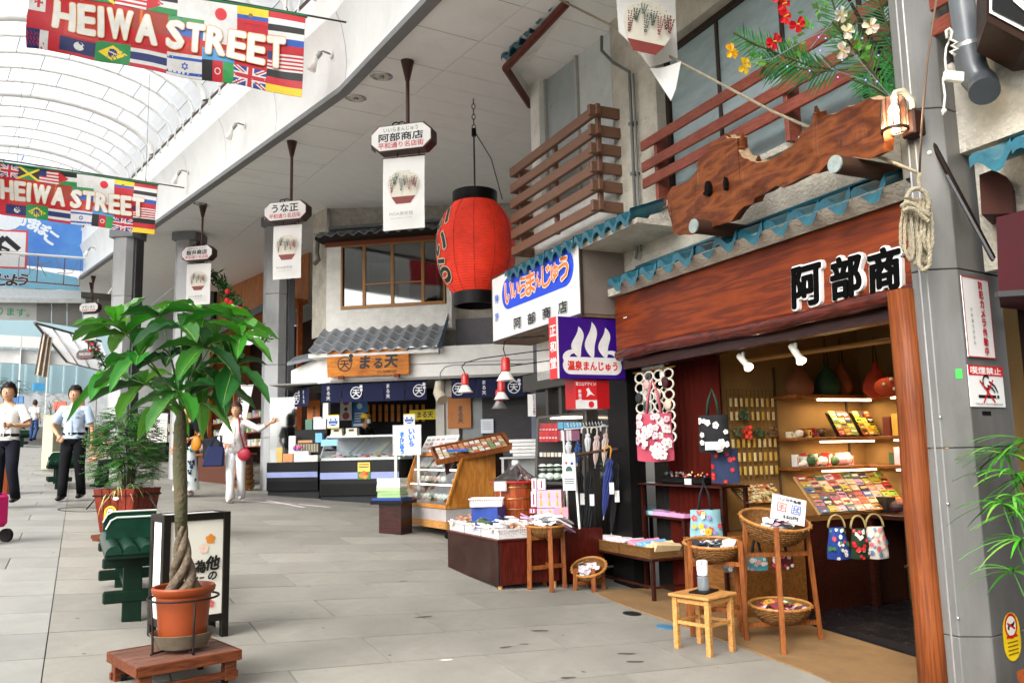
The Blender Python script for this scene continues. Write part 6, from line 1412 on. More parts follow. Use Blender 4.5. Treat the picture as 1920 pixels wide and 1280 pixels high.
mWick=M('wicker','#8a5f2e',.6,var=.35,scale=30,bump=.25,bs=90,col2='#5f3c1a');mVC=VC();mShiny=VC('painted_gloss',.28,coat=.3,bump=.01);mCloth=VC('cloth_print',.8,bump=.06);mPlastic=VC('wrap_plastic',.2,coat=.6,bump=.02,spec=.6)
def legs4(t,pts,r,mat,shape='box'):
 for a,b in pts:
  mb=MB()
  if shape=='box':mb.beam(a,b,r,r,upv=V((0,1,0)))
  else:mb.tube([a,b],[r/2,r/2*.8],8)
  mb.build('leg',mat,t,bevel=.003)
p=(GX(1327,1232)+GX(1267,1213)+GX(1378,1220)+GX(1316,1203))/4
rzS=math.atan2((GX(1378,1220)-GX(1327,1232)).y,(GX(1378,1220)-GX(1327,1232)).x)
t=T('pine_stool','small pale pine stool standing on the paving at the edge of the carpet','stool',p,rzS);HS=.375
s=.13
for x in(-s,s):
 for y in(-s,s):
  mb=MB();zz_=gz(p.x+x*math.cos(rzS)-y*math.sin(rzS),p.y+x*math.sin(rzS)+y*math.cos(rzS))-p.z-.004;mb.box(x-.018,x+.018,y-.018,y+.018,zz_,HS-.022);mb.build('leg',mNat,t,bevel=.003)
for y in(-s,s):
 for z,h in((.175,.022),(.315,.03)):mb=MB().box(-s+.019,s-.019,y-.009,y+.009,z,z+h);mb.build('rail',mNat,t,bevel=.002)
for x in(-s,s):
 for z,h in((.175,.022),(.315,.03)):mb=MB().box(x-.009,x+.009,-s+.019,s-.019,z,z+h);mb.build('rail',mNat,t,bevel=.002)
mb=MB().box(-s-.04,s+.04,-s-.035,s+.035,HS-.021,HS);mb.build('seat',mNat,t,bevel=.006)
SR=lambda x,y,z:p+V((x*math.cos(rzS)-y*math.sin(rzS),x*math.sin(rzS)+y*math.cos(rzS),z))
mb=MB().box(-.10,.10,-.065,.065,0,.012);o=mb.build('black_tray',mBlackMetal,bevel=.003);o.location=SR(.02,.0,HS+.001);o.rotation_euler=(0,0,rzS+.15);tag(o,'flat black tray on the pine stool under the pump bottle','tray')
t=T('pump_bottle','clear and white pump bottle of hand sanitiser standing on the black tray','bottle',SR(.03,.01,HS+.014),rzS)
mb=MB().lathe([(.0,0),(.036,0),(.038,.01),(.038,.085),(.03,.093),(.0,.094)],20);mb.build('clear_base',transl('milky_clear','#cfd8de',.5),t,smooth=True)
mb=MB().lathe([(.026,.094),(.036,.098),(.040,.14),(.038,.19),(.030,.198),(0,.2)],20);mb.obox((-.03,-.01,.186),(.05,.03,.022));mb.build('white_pump',mPlas,t,smooth=True)
mb=MB().tube([(.0,0,.09),(.01,0,.05),(-.01,0,.02)],.004,5);mb.build('inner_tube',mPlas,t)
def basket(t,c,r,h,tilt=(0,0),name='basket',flat=.55):
 """woven bowl: staves and hoops as real geometry, plus a liner"""
 R3=Matrix.Rotation(tilt[0],3,'X')@Matrix.Rotation(tilt[1],3,'Y')
 def at(a,k,dr=0):
  rr=(r*(flat+(1-flat)*math.cos(k*PI/2)**.7))+dr if k<1 else r*flat
  return V(c)+R3@V((rr*math.cos(a),rr*math.sin(a),-h*k))
 mb=MB().grid(lambda a,b:at(a*2*PI,b,-.004),28,6);
 mb.poly([at(2*PI*i/28,1,0)for i in range(28)]);mb.build(name,mWick,t,smooth=2)
 mb=MB()
 for i in range(44):
  a=2*PI*i/44;mb.tube([at(a,k/5,.003+.003*((i+k)%2))for k in range(6)],.0035,4)
 for k in range(1,9):
  mb.tube([at(2*PI*j/44,k/9,.005+.004*((j+k)%2))for j in range(44)],.005,4,closed=True)
 mb.build('weave',mWick,t)
 mb=MB().tube([at(2*PI*j/36,0,.006)for j in range(36)],.011,6,closed=True)
 for j in range(24):
  a=2*PI*j/24;mb.tube([at(a,0,.02)+R3@V((0,0,.004)),at(a,.05,.018)],.006,4)
 mb.build('rim',M('cane_rim','#a9733a',.45,var=.2,scale=20,bump=.05),t)
def hanky(mb,c,r,cols,n,z=.03,rr=None):
 rr=rr or RND
 for _ in range(n):
  a=rr.uniform(0,6.28);d=rr.uniform(0,r);q=V(c)+V((d*math.cos(a),d*math.sin(a),rr.uniform(0,z)));Rm=Matrix.Rotation(rr.uniform(0,3.1),3,'Z')@Matrix.Rotation(rr.uniform(-.4,.4),3,'X')@Matrix.Rotation(rr.uniform(-.4,.4),3,'Y')
  w_,l_=rr.uniform(.03,.05),rr.uniform(.04,.07);vs=[q+Rm@V((x*w_,y*l_,.012*math.cos(x*2)+.01*rr.random()))for y in(-1,-.3,.3,1)for x in(-1,0,1)]
  mb.add(vs,[(j*3+i,j*3+i+1,j*3+i+4,j*3+i+3)for j in range(3)for i in range(2)],rr.choice(cols))
  c2=rr.choice(cols);q2=q+V((0,0,.013));mb.add([q2+Rm@V((x,y,.004))for x,y in((-.015,-.01),(.015,-.012),(.018,.012),(-.012,.014))],[(0,1,2,3)],c2)
bc=GX(1452,1200);cA=P(1438,968,bc.y+.02)
q1=GX(1470,1228);q2=GX(1540,1200);q3=GX(1395,1195);q4=GX(1462,1165)
ctr=(q1+q2+q3+q4)/4;ctr.z=gz(ctr.x,ctr.y)
t=T('tiered_basket_stand','tall brown wooden stand holding two round wicker baskets, with a card in the upper one','basket stand',ctr);px_=pxm(ctr+V((0,0,.7)))
zr_=Zv(ctr.x,ctr.y,986)-ctr.z;zl_=Zv(ctr.x,ctr.y,1140)-ctr.z
rb_=.245
for f in(q1,q2,q3,q4):
 d=V((f.x-ctr.x,f.y-ctr.y,0));
 mb=MB().beam(V((d.x,d.y,gz(f.x,f.y)-ctr.z-.01)),V((d.x*.80,d.y*.80,zr_+.03)),.034,.026,upv=V((0,1,0)));mb.build('leg',mMid,t,bevel=.003)
for z in(zl_-.10,zr_-.20):
 k=1-.2*z/zr_
 for a_,b_ in((q1,q4),(q2,q3)):mb=MB().beam(V(((a_.x-ctr.x)*k,(a_.y-ctr.y)*k,z)),V(((b_.x-ctr.x)*k,(b_.y-ctr.y)*k,z)),.03,.03);mb.build('cross_rail',mMid,t)
basket(t,(0,0,zr_+.05),rb_,.16,(rad(14),rad(6)));basket(t,(0,0,zl_+.03),rb_*.86,.12,(rad(3),0))
Cw=['#e6e2dd','#dcd6d0','#2a2a30','#cf9aa8','#e4dfe6','#d8d2cc'];Cc=['#e4dcd6','#8a2f3c','#c8962a','#3c7a3a','#6f5a8a','#d8b8c0','#2c4a6a','#b8392f']
mb=MB().sph((-.02,-.05,zr_-.0),.08,10,6,'#e6e2dd',(1.4,1,.5));hanky(mb,(-.02,-.05,zr_-.0),.12,Cw,18,.05);o=mb.build('folded_handkerchiefs',mCloth);o.location=ctr;tag(o,'white folded handkerchiefs lying in the upper basket of the tall stand','handkerchiefs');o['kind']='stuff'
mb=MB();hanky(mb,(0,-.0,zl_-.04),.16,Cc,46,.07);o=mb.build('folded_handkerchiefs',mCloth);o.location=ctr;tag(o,'colourful rolled handkerchiefs filling the lower basket of the tall stand','handkerchiefs');o['kind']='stuff'
cq=P(1478,955,ctr.y-.02);t=T('price_card','white hand-lettered card with red and blue squares leaning in the upper wicker basket','card',cq,0,rot=(rad(-22),rad(14),rad(-6)))
mb=MB().box(-.125,.125,-.002,.002,-.10,.10);mb.build('card_sheet',mPlas,t);pr=Pr(on_y(-.002))
for x,c in((-.05,'#c0564a'),(.055,'#4a5f9a')):
 pr.rect(x-.035,-.027,x+.035,.042,c);pr.rect(x-.027,-.019,x+.027,.034,'#d8d2d4');pr.text('手' if x<0 else '拭',x,.007,.045,c,off=.04)
pr.text('ハンカチ各種',0,.07,.022,'#2a2826',wd=.17,off=.06);pr.text('550円',.02,-.062,.028,'#2a2826',wd=.11,off=.06);pr.build('lettering',t)
b2=A.loc(P(1335,1150,6.9));c2=A.w(-1.75,-.62);
c2=V((P(1340,1100,6.35).x,6.35,0));c2.z=gz(c2.x,c2.y);zr2=Zv(c2.x,c2.y,1022)-c2.z
t=T('basket_stand','dark wooden stand with one round wicker basket of cloths behind the pine stool','basket stand',c2)
for x,y in((-.19,-.1),(.16,-.17),(.19,.1),(-.16,.17)):mb=MB().beam((x*1.05,y*1.05,gz(c2.x+x,c2.y+y)-c2.z+.002),(x,y,zr2+.05),.034,.026,upv=V((0,1,0)));mb.build('leg',mMid,t,bevel=.003)
for z in(.18,zr2-.12):mb=MB().beam((-.19,-.1,z),(.19,.1,z),.03,.03);mb.beam((.16,-.17,z),(-.16,.17,z),.03,.03);mb.build('cross_rail',mMid,t)
basket(t,(0,0,zr2+.02),.2,.12,(rad(6),0))
mb=MB();hanky(mb,(0,-.02,zr2-.03),.14,['#e4e0dc','#23232a','#3a4a6a','#d8d0c8'],30,.05);o=mb.build('folded_cloths',mCloth);o.location=c2;tag(o,'black and white folded cloths in the basket behind the pine stool','cloths');o['kind']='stuff'
def bstand(cx,H,r,label,hw,tilt,items,ilab,icols,bh=.1,rt=.0):
 t=T('basket_stand',label,'basket stand',cx,rt)
 for x,y in((-hw,-hw*.6),(hw*.2,-hw),(hw,hw*.5),(-hw*.1,hw)):
  wx,wy=x*math.cos(rt)-y*math.sin(rt),x*math.sin(rt)+y*math.cos(rt);mb=MB().beam((x*1.06,y*1.06,gz(cx.x+wx,cx.y+wy)-cx.z-.004),(x,y,H),.042,.03,upv=V((0,1,0)));mb.build('leg',mMid,t,bevel=.004)
 z=.14*H/.4
 mb=MB().beam((-hw,-hw*.6,z),(hw,hw*.5,z),.03,.035);mb.beam((hw*.2,-hw,z+.02),(-hw*.1,hw,z+.02),.03,.035);mb.build('cross_rail',mMid,t)
 mb=MB().beam((-hw,-hw*.6,H*.82),(hw,hw*.5,H*.82),.03,.035);mb.beam((hw*.2,-hw,H*.82),(-hw*.1,hw,H*.82),.03,.035);mb.build('cross_rail',mMid,t)
 basket(t,(0,0,H+.0),r,bh,tilt)
 mb=MB();hanky(mb,(0,0,H+(-.03 if tilt[0]else.01)),r*.62,icols,items,.04);o=mb.build('wrapped_packets',mPlastic);o.location=cx;o.rotation_euler=(tilt[0]*.6,0,0);o['kind']='stuff';tag(o,ilab,'packets')
ca=(GX(1010,1115)+GX(1062,1108)+GX(993,1098)+GX(1040,1092))/4;ca.z=gz(ca.x,ca.y)
ha=Zv(ca.x,ca.y,985)-ca.z
bstand(ca,ha,.165,'tall four-legged brown stand with wicker basket at the corner of the box table',.155,(0,0),26,'white packets in the basket of the tall stand',['#e4e2e2','#d6d4da','#eceaea'])
cb=(GX(1096,1115)+GX(1138,1105)+GX(1075,1103)+GX(1112,1095))/4;cb.z=gz(cb.x,cb.y);hb=Zv(cb.x,cb.y,1062)-cb.z
bstand(cb,hb,.155,'low brown stand with a tilted round wicker basket beside the umbrella rack',.13,(rad(24),rad(-10)),20,'white packets in the tilted low basket',['#eceaea','#e4e2e2','#d8c8cc'],.09)
gl,gm=GX(840,1062),GX(935,1105);rB=math.atan2((gm-gl).y,(gm-gl).x);Lb_=(gm-gl).length
t=T('box_table','low dark red-brown wooden box table carrying white plastic baskets','box table',V((gl.x,gl.y,min(gl.z,gm.z)-.03)),rB);zt=(Zv(gm.x,gm.y,1012)-t.location.z);Wd=.62
mb=MB().box(0,Lb_,0,.02,.06,zt-.02);mb.build('long_side',M('worn_dark_wood','#2b1712',.5,var=.4,scale=6,bump=.05,dirt=.2),t,bevel=.003)
mRW=wood('oxblood_wood','#3a0f0a','#54180f',4,(7,7,.8),.35,coat=.2)
mb=MB().box(Lb_-.02,Lb_,.021,Wd,.06,zt-.02);mb.build('end_side',mRW,t,bevel=.003);mb=MB().box(0,.02,.021,Wd,.06,zt-.02);mb.build('end_side',mRW,t);mb=MB().box(.02,Lb_-.02,Wd-.02,Wd,.06,zt-.02);mb.build('long_side',mRW,t)
mb=MB().box(-.01,Lb_+.01,-.01,Wd+.01,zt-.018,zt);mb.build('table_top',mRW,t,bevel=.003)
for x,y in((.03,.03),(Lb_-.03,.03),(Lb_-.03,Wd-.04),(.03,Wd-.04)):mb=MB();g_=t.matrix_world;wx=t.location.x+x*math.cos(rB)-y*math.sin(rB);wy=t.location.y+x*math.sin(rB)+y*math.cos(rB);mb.cyl((x,y,gz(wx,wy)-t.location.z-.005),(x,y,.07),.02,n=8);mb.build('foot',mNat,t)
TB=t.location.copy()
def onT(x,y,z=0):return V((TB.x+x*math.cos(rB)-y*math.sin(rB),TB.y+x*math.sin(rB)+y*math.cos(rB),TB.z+zt+.002+z))
def pbasket(w_,d_,h_,loc,rz,label,group='white plastic baskets of goods'):
 t=T('plastic_basket',label,'plastic basket',loc,rz,group)
 mb=MB();th=.004
 def side(a,b):
  a,b=V(a),V(b);L_=(b-a).length;n=int(L_/.022)
  for z0_,z1_ in((0,.3),(.92,1.0)):mb.add([a+V((0,0,h_*z0_)),b+V((0,0,h_*z0_)),b+V((0,0,h_*z1_)),a+V((0,0,h_*z1_))],[(0,1,2,3)])
  for z0_,z1_ in((.42,.5),(.62,.7),(.80,.84)):mb.add([a+V((0,0,h_*z0_)),b+V((0,0,h_*z0_)),b+V((0,0,h_*z1_)),a+V((0,0,h_*z1_))],[(0,1,2,3)])
  for i in range(n+1):
   q=a.lerp(b,i/n);e=(b-a)/L_*.005;mb.add([q-e,q+e,q+e+V((0,0,h_)),q-e+V((0,0,h_))],[(0,1,2,3)])
 o_=.015
 c=[(o_,o_,0),(w_-o_,o_,0),(w_-o_,d_-o_,0),(o_,d_-o_,0)]
 for i in range(4):side(c[i],c[(i+1)%4])
 mb.poly([(x,y,.004)for x,y,z in c]);mb.build('lattice_body',M('basket_white','#dedcda',.45,var=.02,bump=0),t)
 mb=MB().tube([(x,y,h_)for x,y,z in[(0,0,0),(w_,0,0),(w_,d_,0),(0,d_,0)]],.007,6,closed=True);mb.build('rim',M('basket_white','#dedcda'),t)
 return t
def packs(loc,rz,w_,d_,n,cols,h0,label,cat='packets',lean=.5,sz=(.05,.1),tall=.09):
 mb=MB()
 for i in range(n):
  x,y=RND.uniform(.03,w_-.03),RND.uniform(.03,d_-.03);Rm=Matrix.Rotation(RND.uniform(-.5,.5),3,'Z')@Matrix.Rotation(RND.uniform(lean*.4,lean*1.4)-PI/2*.35,3,'X');a_,b_=RND.uniform(*sz),RND.uniform(*sz)*1.2
  q=V((x,y,h0+RND.uniform(0,tall)));th=.018
  vs=[q+Rm@V((X*a_/2*(.9 if Z else 1),Y*b_/2,Z*th+.01*math.sin(3*X+Y)))for Z in(0,1)for Y in(-1,0,1)for X in(-1,1)]
  c=RND.choice(cols);mb.add(vs,[(0,1,3,2),(2,3,5,4),(6,8,9,7),(8,10,11,9),(0,6,7,1),(4,5,11,10),(0,2,8,6),(2,4,10,8),(1,7,9,3),(3,9,11,5)],c)
  c2=RND.choice(cols);e=.004;mb.add([q+Rm@V((X*a_*.3,Y*b_*.3,th+.004))for X,Y in((-1,-1),(1,-1),(1,.2),(-1,.2))],[(0,1,2,3)],c2)
  mb.add([q+Rm@V((-a_*.45,b_*.5,th*.5)),q+Rm@V((a_*.45,b_*.5,th*.5)),q+Rm@V((a_*.3,b_*.72,th*.8)),q+Rm@V((-a_*.35,b_*.7,th*.3))],[(0,1,2,3)],'#e6e6e8')
 o=mb.build('bagged_goods',mPlastic);o.location=loc;o.rotation_euler=(0,0,rz);tag(o,label,cat);o['kind']='stuff';return o
def bk(x,y,w_,d_,lab,cols,glab,n=16,**k):
 pbasket(w_,d_,.085,onT(x,y),rB,lab);packs(onT(x+.01,y+.01),rB,w_-.02,d_-.02,n,cols,.03,glab,**k)
W3=(Lb_-.02)/3
bk(.0,.01,W3-.01,.40,'white plastic basket at the left end of the box table',['#c9895a','#d8c8b4','#e2ded8','#a8643a'],'bags of brown and cream snacks in the left plastic basket',20)
bk(W3,.01,W3-.01,.40,'white plastic basket in the middle of the box table edge',['#3f5a34','#5f7048','#d8dcd4','#2f4a2c','#e2e2de'],'bags with green contents in the middle plastic basket',22)
bk(2*W3,.01,W3-.0,.40,'white plastic basket at the near corner of the box table',['#e4e2e2','#e8e0d8','#dcd8dc','#e0a070'],'white bags in the plastic basket at the near corner',22)
packs(onT(.1,.36),rB,Lb_-.1,.5,44,['#e6e4e4','#e2dccc','#dcd6dc','#e8e6dc','#c99ac0'],.04,'heap of white paper bags behind the plastic baskets',lean=.3,sz=(.10,.18),tall=.10)
q=onT(Lb_*.55,Wd+.02);q.z=gz(q.x,q.y)-.02
t=T('rear_table','dark table behind the box table carrying the pink boxes and the steamer','table',q,rB);hR=zt+.03;mb=MB().box(-.45,.42,0,.55,0,hR);mb.build('table_body',mRW,t,bevel=.004)
def onR(x,y,z=0):return V((q.x+x*math.cos(rB)-y*math.sin(rB),q.y+x*math.sin(rB)+y*math.cos(rB),q.z+hR+.001+z))
qR=q.copy()
def dep(u,v,Y):return P(u,v,Y)
k=0;YP=8.35
def gift(u0,u1,vt,vb,Y,c,lab,pat):
 a_,b_=P(u0,vb,Y),P(u1,vb,Y);h_=P(u0,vt,Y).z-a_.z;w_=(b_-a_).length;t=T('gift_box',lab,'gift box',a_,rad(-6),'pink patterned gift boxes');mb=MB().box(0,w_,0,.16,0,h_,c);mb.build('box_body',mShiny,t,bevel=.002)
 pr=Pr(on_y(0));n=max(1,int(w_/.07))
 for i in range(n):
  x=w_*(i+.5)/n
  if pat:pr.poly([(x-.012,h_*.85),(x+.012,h_*.85),(x+.004,h_*.5),(x+.014,h_*.12),(x-.014,h_*.12),(x-.004,h_*.5)],'#c9a03a');pr.disc(x,h_*.62,.008,'#b83a5a',6)
  else:pr.rect(x-.018,h_*.1,x+.018,h_*.9,'#e6dfe0');pr.rect(x-.008,h_*.15,x+.008,h_*.85,'#a02048')
 pr.build('pattern',t)
for a in[(1007,1053,919,952,8.3,'#d8a8b8','upper row, right of the small red and white box',1),(1053,1058,921,951,8.42,'#cf9aac','thin pink patterned box at the right end of the upper row',1),(1007,1040,953,978,8.3,'#d8a8b8','left pink patterned box of the lower row',1),(1040,1066,951,978,8.28,'#cf8f9f','right pink patterned box of the lower row',1),(996,1006,921,950,8.3,'#e0d6da','narrow white box with dark red figure beside the upper pink box',0),(997,1006,897,920,8.35,'#e0d6da','narrow white box with red figure on top of the stack',0),(1008,1023,898,918,8.3,'#e4dcdf','small white box with a red cup shape on top of the pink boxes',0),(992,1005,953,962,8.3,'#b04a64','small dark pink box at the bottom left of the pink stack',0)]:
 lab=a[6]if a[6].startswith(('upper row',))==False else 'pink patterned gift box in the upper row, right of the narrow white box'
 gift(*a[:6],lab,a[7])
YS=8.75;st=P(969,985,YS);st.z=qR.z+hR+.002
pxs=FPX/YS;rs=47/pxs/1.0
zT=Zv(st.x,st.y,904)-st.z
t=T('wooden_steamer','round wooden steamer tub with copper hoops under a clear cone lid with red rim','steamer',st)
mb=MB().lathe([(rs*.80,0),(rs*.84,zT*.5),(rs*.82,zT),(rs*.74,zT),(rs*.74,zT*.9)],36);mb.build('tub',wood('steamer_wood','#7a2f12','#9c4a1e',3,(6,6,1),.35,coat=.3),t,smooth=True)
for z in(.12,.38,.62,.88):
 mb=MB().lathe([(rs*.845,zT*z),(rs*.855,zT*z+.008),(rs*.845,zT*z+.016)],36);mb.build('hoop',M('copper_hoop','#8a5a34',.35,.7,bump=0),t)
zc_2=Zv(st.x,st.y,868)-st.z
mb=MB().lathe([(rs*1.0,zT+.01),(rs*.92,zT+.03),(rs*.5,zT+(zc_2-zT)*.5),(rs*.18,zc_2-.02),(rs*.14,zc_2)],36);mb.build('clear_cone',glass('cone_plastic',(.72,.74,.76),.08,.2),t,smooth=True)
mb=MB().tube([(rs*1.0*math.cos(2*PI*i/32),rs*1.0*math.sin(2*PI*i/32),zT+.012)for i in range(32)],.009,6,closed=True);mb.build('red_rim',M('rim_red','#b8241c',.35,bump=0),t)
mb=MB().lathe([(rs*.16,zc_2-.02),(rs*.13,zc_2+.03),(rs*.0,zc_2+.03)],16);mb.build('knob',mPlas,t)
q_=P(938,911,YS-.25);mb=MB().box(-.065,.065,0,.01,-.05,.05);t2_=T('small_price_sign','small white sign in a metal frame in front of the wooden steamer','sign',q_);mb.build('frame',mAlu,t2_);mb=MB().box(-.055,.05,-.004,0,-.04,.04);mb.build('card_sheet',mPlas,t2_)
mb=MB().box(-.004,.004,0,.008,st.z-q_.z,-.05);mb.build('stem',mAlu,t2_)
q_=P(912,965,8.45);q_.z=qR.z+hR
mb=MB();hb_=Zv(q_.x,q_.y,949)-q_.z;mb.box(-.13,.15,-.08,.15,0,hb_,'#1c3a8a');o=mb.build('blue_box',mShiny,bevel=.003);o.location=q_;o.rotation_euler=(0,0,rB*.3);tag(o,'dark blue box under the raised white plastic tray','box')
pbasket(.34,.24,Zv(q_.x,q_.y,934)-q_.z-hb_-.002,V((q_.x-.17,q_.y-.12,q_.z+hb_+.003)),-.05,'raised white plastic tray standing on the dark blue box')
sl_,sr_=GX(750,986),GX(836,1012);rS=math.atan2((sr_-sl_).y,(sr_-sl_).x);LS=(sr_-sl_).length;TS=V((sl_.x,sl_.y,min(sl_.z,sr_.z)+.0))
t=T('wooden_showcase','orange-brown wooden display case with slanted glass front on casters, full of wrapped cakes','showcase',TS,rS);zS=Zv(sl_.x,sl_.y,852)-TS.z
DS=.75;mSC=wood('showcase_wood','#a8672a','#c4853c',2.2,(1,6,1),.35,coat=.2)
zb_,zg=.13,zS*.40;tp=.27
def sc(name,vs,fs,mat):mb=MB().add(vs,fs);return mb.build(name,mat,t)
mb=MB().box(0,LS,0,DS,zb_,zb_+.10);mb.build('plinth',mNat,t,bevel=.004)
mb=MB().box(.01,LS-.01,.01,DS-.01,zb_+.10,zg-.05);mb.build('pale_panel',M('case_grey','#a29b98',.6,var=.08,dirt=.15),t)
mb=MB().box(-.005,LS+.005,-.008,DS,zg-.05,zg);mb.build('ledge',mSC,t,bevel=.003)
for x,nm in((0,'left_side'),(LS-.035,'right_side')):
 vs=[(x,.02,zg),(x,DS,zg),(x,DS,zS),(x,tp,zS)];vs=vs+[(a+.035,b,c)for a,b,c in vs];sc(nm,vs,[(0,1,2,3),(7,6,5,4),(0,3,7,4),(3,2,6,7),(1,5,6,2),(0,4,5,1)],mSC)
sc('front_glass',[(.035,.03,zg+.01),(LS-.035,.03,zg+.01),(LS-.035,tp,zS-.01),(.035,tp,zS-.01)],[(0,1,2,3)],mSGlass)
mb=MB().box(0,LS,tp-.02,DS,zS,zS+.02);mb.build('top_board',mSC,t,bevel=.003)
mb=MB().beam((0,.02,zg),(0,tp,zS),.035,.03);mb.beam((LS,.02,zg),(LS,tp,zS),.035,.03);mb.box(0,LS,tp-.03,tp,zS-.025,zS);mb.build('front_frame',mSC,t)
mb=MB().box(.035,LS-.035,.03,.06,zg+.0,zg+.03);mb.build('track',mAlu,t)
mb=MB().box(.04,LS-.04,DS-.02,DS,zg,zS);mb.build('back_board',mSC,t)
for f in(.36,.66):
 mb=MB();z=zg+(zS-zg)*f;mb.box(.04,LS-.04,.08+.2*f,DS-.05,z,z+.008);mb.build('glass_shelf',glass('shelf_glass',(.85,.92,.9),.05,.25),t);
 mb=MB().box(.06,LS-.06,.07+.2*f,.09+.2*f,z-.004,z+.014);mb.build('shelf_edge',emit('case_light','#fff6e2',2.5),t)
mb=MB()
for f in(.02,.38,.68):
 z=zg+(zS-zg)*f+.012;x=.1
 while x<LS-.2:
  for y in(.22+.15*f,.42):
   if y<DS-.15:mb.sph((x,y,z+.05),.055,7,5,RND.choice(['#d6dccf','#8a9a7a','#e2e0d4','#c8d0b8','#b99a8a','#e6e6e2']),(1.1,.8,.8))
  x+=.13
o=mb.build('wrapped_cakes',mPlastic,t);o['kind']='stuff'
for x in(.1,LS-.1):
 for y in(.08,DS-.1):
  mb=MB();wx=TS.x+x*math.cos(rS)-y*math.sin(rS);wy=TS.y+x*math.sin(rS)+y*math.cos(rS);z0_=gz(wx,wy)-TS.z;mb.cyl((x-.015,y,z0_+.05),(x+.015,y,z0_+.05),.05,n=14);mb.box(x-.02,x+.02,y-.02,y+.02,z0_+.08,zb_);mb.build('caster',M('rubber','#1a1918',.7),t)
def onS(x,y,z=0):return V((TS.x+x*math.cos(rS)-y*math.sin(rS),TS.y+x*math.sin(rS)+y*math.cos(rS),TS.z+zS+.022+z))
t=T('white_menu_board','white board with blue hand-written characters standing on the left end of the showcase','sign',P(763,853,11.9),rad(-8));wv_,hv_=54/(FPX/11.9),56/(FPX/11.9)
mb=MB().box(-wv_/2,wv_/2,0,.03,0,hv_);mb.build('board',mPlas,t,bevel=.004);mb=MB()
for q4 in((-wv_/2,wv_/2,0,.012),(-wv_/2,wv_/2,hv_-.012,hv_)):mb.box(q4[0],q4[1],-.006,0,q4[2],q4[3])
mb.box(-wv_/2,-wv_/2+.012,-.006,0,.012,hv_-.012);mb.box(wv_/2-.012,wv_/2,-.006,0,.012,hv_-.012);mb.build('frame',mAlu,t)
mb=MB().box(-wv_/2+.02,-wv_/2+.06,.0,.03,-.6,0);mb.box(wv_/2-.06,wv_/2-.02,0,.03,-.6,0);mb.build('leg',mAlu,t)
pr=Pr(on_y(-.001));pr.vtext('いいら',wv_*.17,hv_*.78,hv_*.17,hv_*.20,'#1f6fd0',off=.08);pr.vtext('まんじゅう',-wv_*.17,hv_*.70,hv_*.14,hv_*.145,'#1f6fd0',off=.08);pr.build('lettering',t)
for i in range(5):
 mb=MB().box(-.10,.10,-.012,.012,0,.34,'#dcdad8');pr=Pr(on_y(-.012));
 t=T('wrapped_box','%s white wrapped flat box leaning in the row on top of the showcase'%['first','second','third','fourth','last'][i],'wrapped box',onS(.18+i*.16,.34,0),rS+.5,'wrapped boxes leaning on the showcase',rot=(rad(-48),0,rS+rad(38)));mb.build('box_body',mShiny,t)
 for k in range(3):pr.rect(-.08,.05+.09*k,.08,.10+.09*k,['#b9b2b0','#c98a80','#8f9690'][(k+i)%3])
 pr.build('wrap_print',t)
q_=P(884,842,11.3);t=T('tilted_tray','shallow dark wooden tray tilted toward the street with packed sweets on it','tray',q_,0,rot=(rad(18),rad(-10),rad(10)));mb=MB().box(-.5,.5,-.28,.28,-.02,0);mb.build('tray_base',M('tray_red','#5f2212',.4,coat=.2),t);
for a in((-.5,.5,-.30,-.28),(-.5,.5,.28,.30)):mb=MB().box(*a,-.02,.05);mb.build('tray_edge',mMid,t)
for a in((-.52,-.5),(.5,.52)):mb=MB().box(*a,-.30,.30,-.02,.05);mb.build('tray_edge',mMid,t)
mb=MB()
for i in range(12):
 for j in range(4):mb.box(-.46+i*.078,-.40+i*.078,-.25+j*.13,-.15+j*.13,0,.035,RND.choice(['#e0dcd0','#c9906a','#d8c0a0','#b86a50','#8a9a6a','#e4e0dc']))
o=mb.build('packed_sweets',mPlastic,t);o['kind']='stuff'
mb=MB().box(-.4,.4,-.1,.1,-.7,-.02);mb.build('tray_support',mDk,t)
q_=P(983,848,11.0);mb=MB()
for k in range(5):mb.box(-.18+RND.uniform(-.03,.03),.18+RND.uniform(-.03,.03),-.15,.15,.045*k,.045*k+.04,'#e2e0de')
o=mb.build('tray_stack',mVC,bevel=.006);o.location=q_+V((0,0,-.05));tag(o,'stack of white foam trays right of the tilted tray','tray stack')
mb=MB().box(-.3,.3,-.22,.3,-.02,0);mb.box(-.3,.3,.25,.3,-1.2,-.02);mb.box(-.28,-.25,-.2,.25,-1.4,-.02);mb.box(.25,.28,-.2,.25,-1.4,-.02);o=mb.build('side_shelf',mAlu,None);o.location=q_+V((0,0,-.055));o.rotation_euler=(0,0,-.1);tag(o,'plain metal shelf stand under the white foam trays','shelf')
q_=P(858,845,11.0);mb=MB().box(-.14,.14,-.08,.08,0,.035,'#2a58a8');o=mb.build('blue_tray',mVC,bevel=.004);o.location=q_;o.location.z=TS.z+zS+.022;tag(o,'small blue tray on the right end of the showcase top','tray')
gq=GX(726,1000);t=T('low_stand','low black-and-wood stand at the left side of the showcase','stand',gq,rS*.3);z1_=Zv(gq.x,gq.y,942)-gq.z
mb=MB().box(-.12,.2,0,.35,-.02,z1_-.02);mb.build('stand_block',mDk,t);mb=MB().box(-.22,.25,-.06,.4,z1_-.02,z1_+.03);mb.build('black_tray',mBlackMetal,t,bevel=.004)
mb=MB().box(-.2,.23,-.055,.3,z1_+.03,z1_+.06,'#1f3f8a');o=mb.build('blue_cloth',mCloth,t)
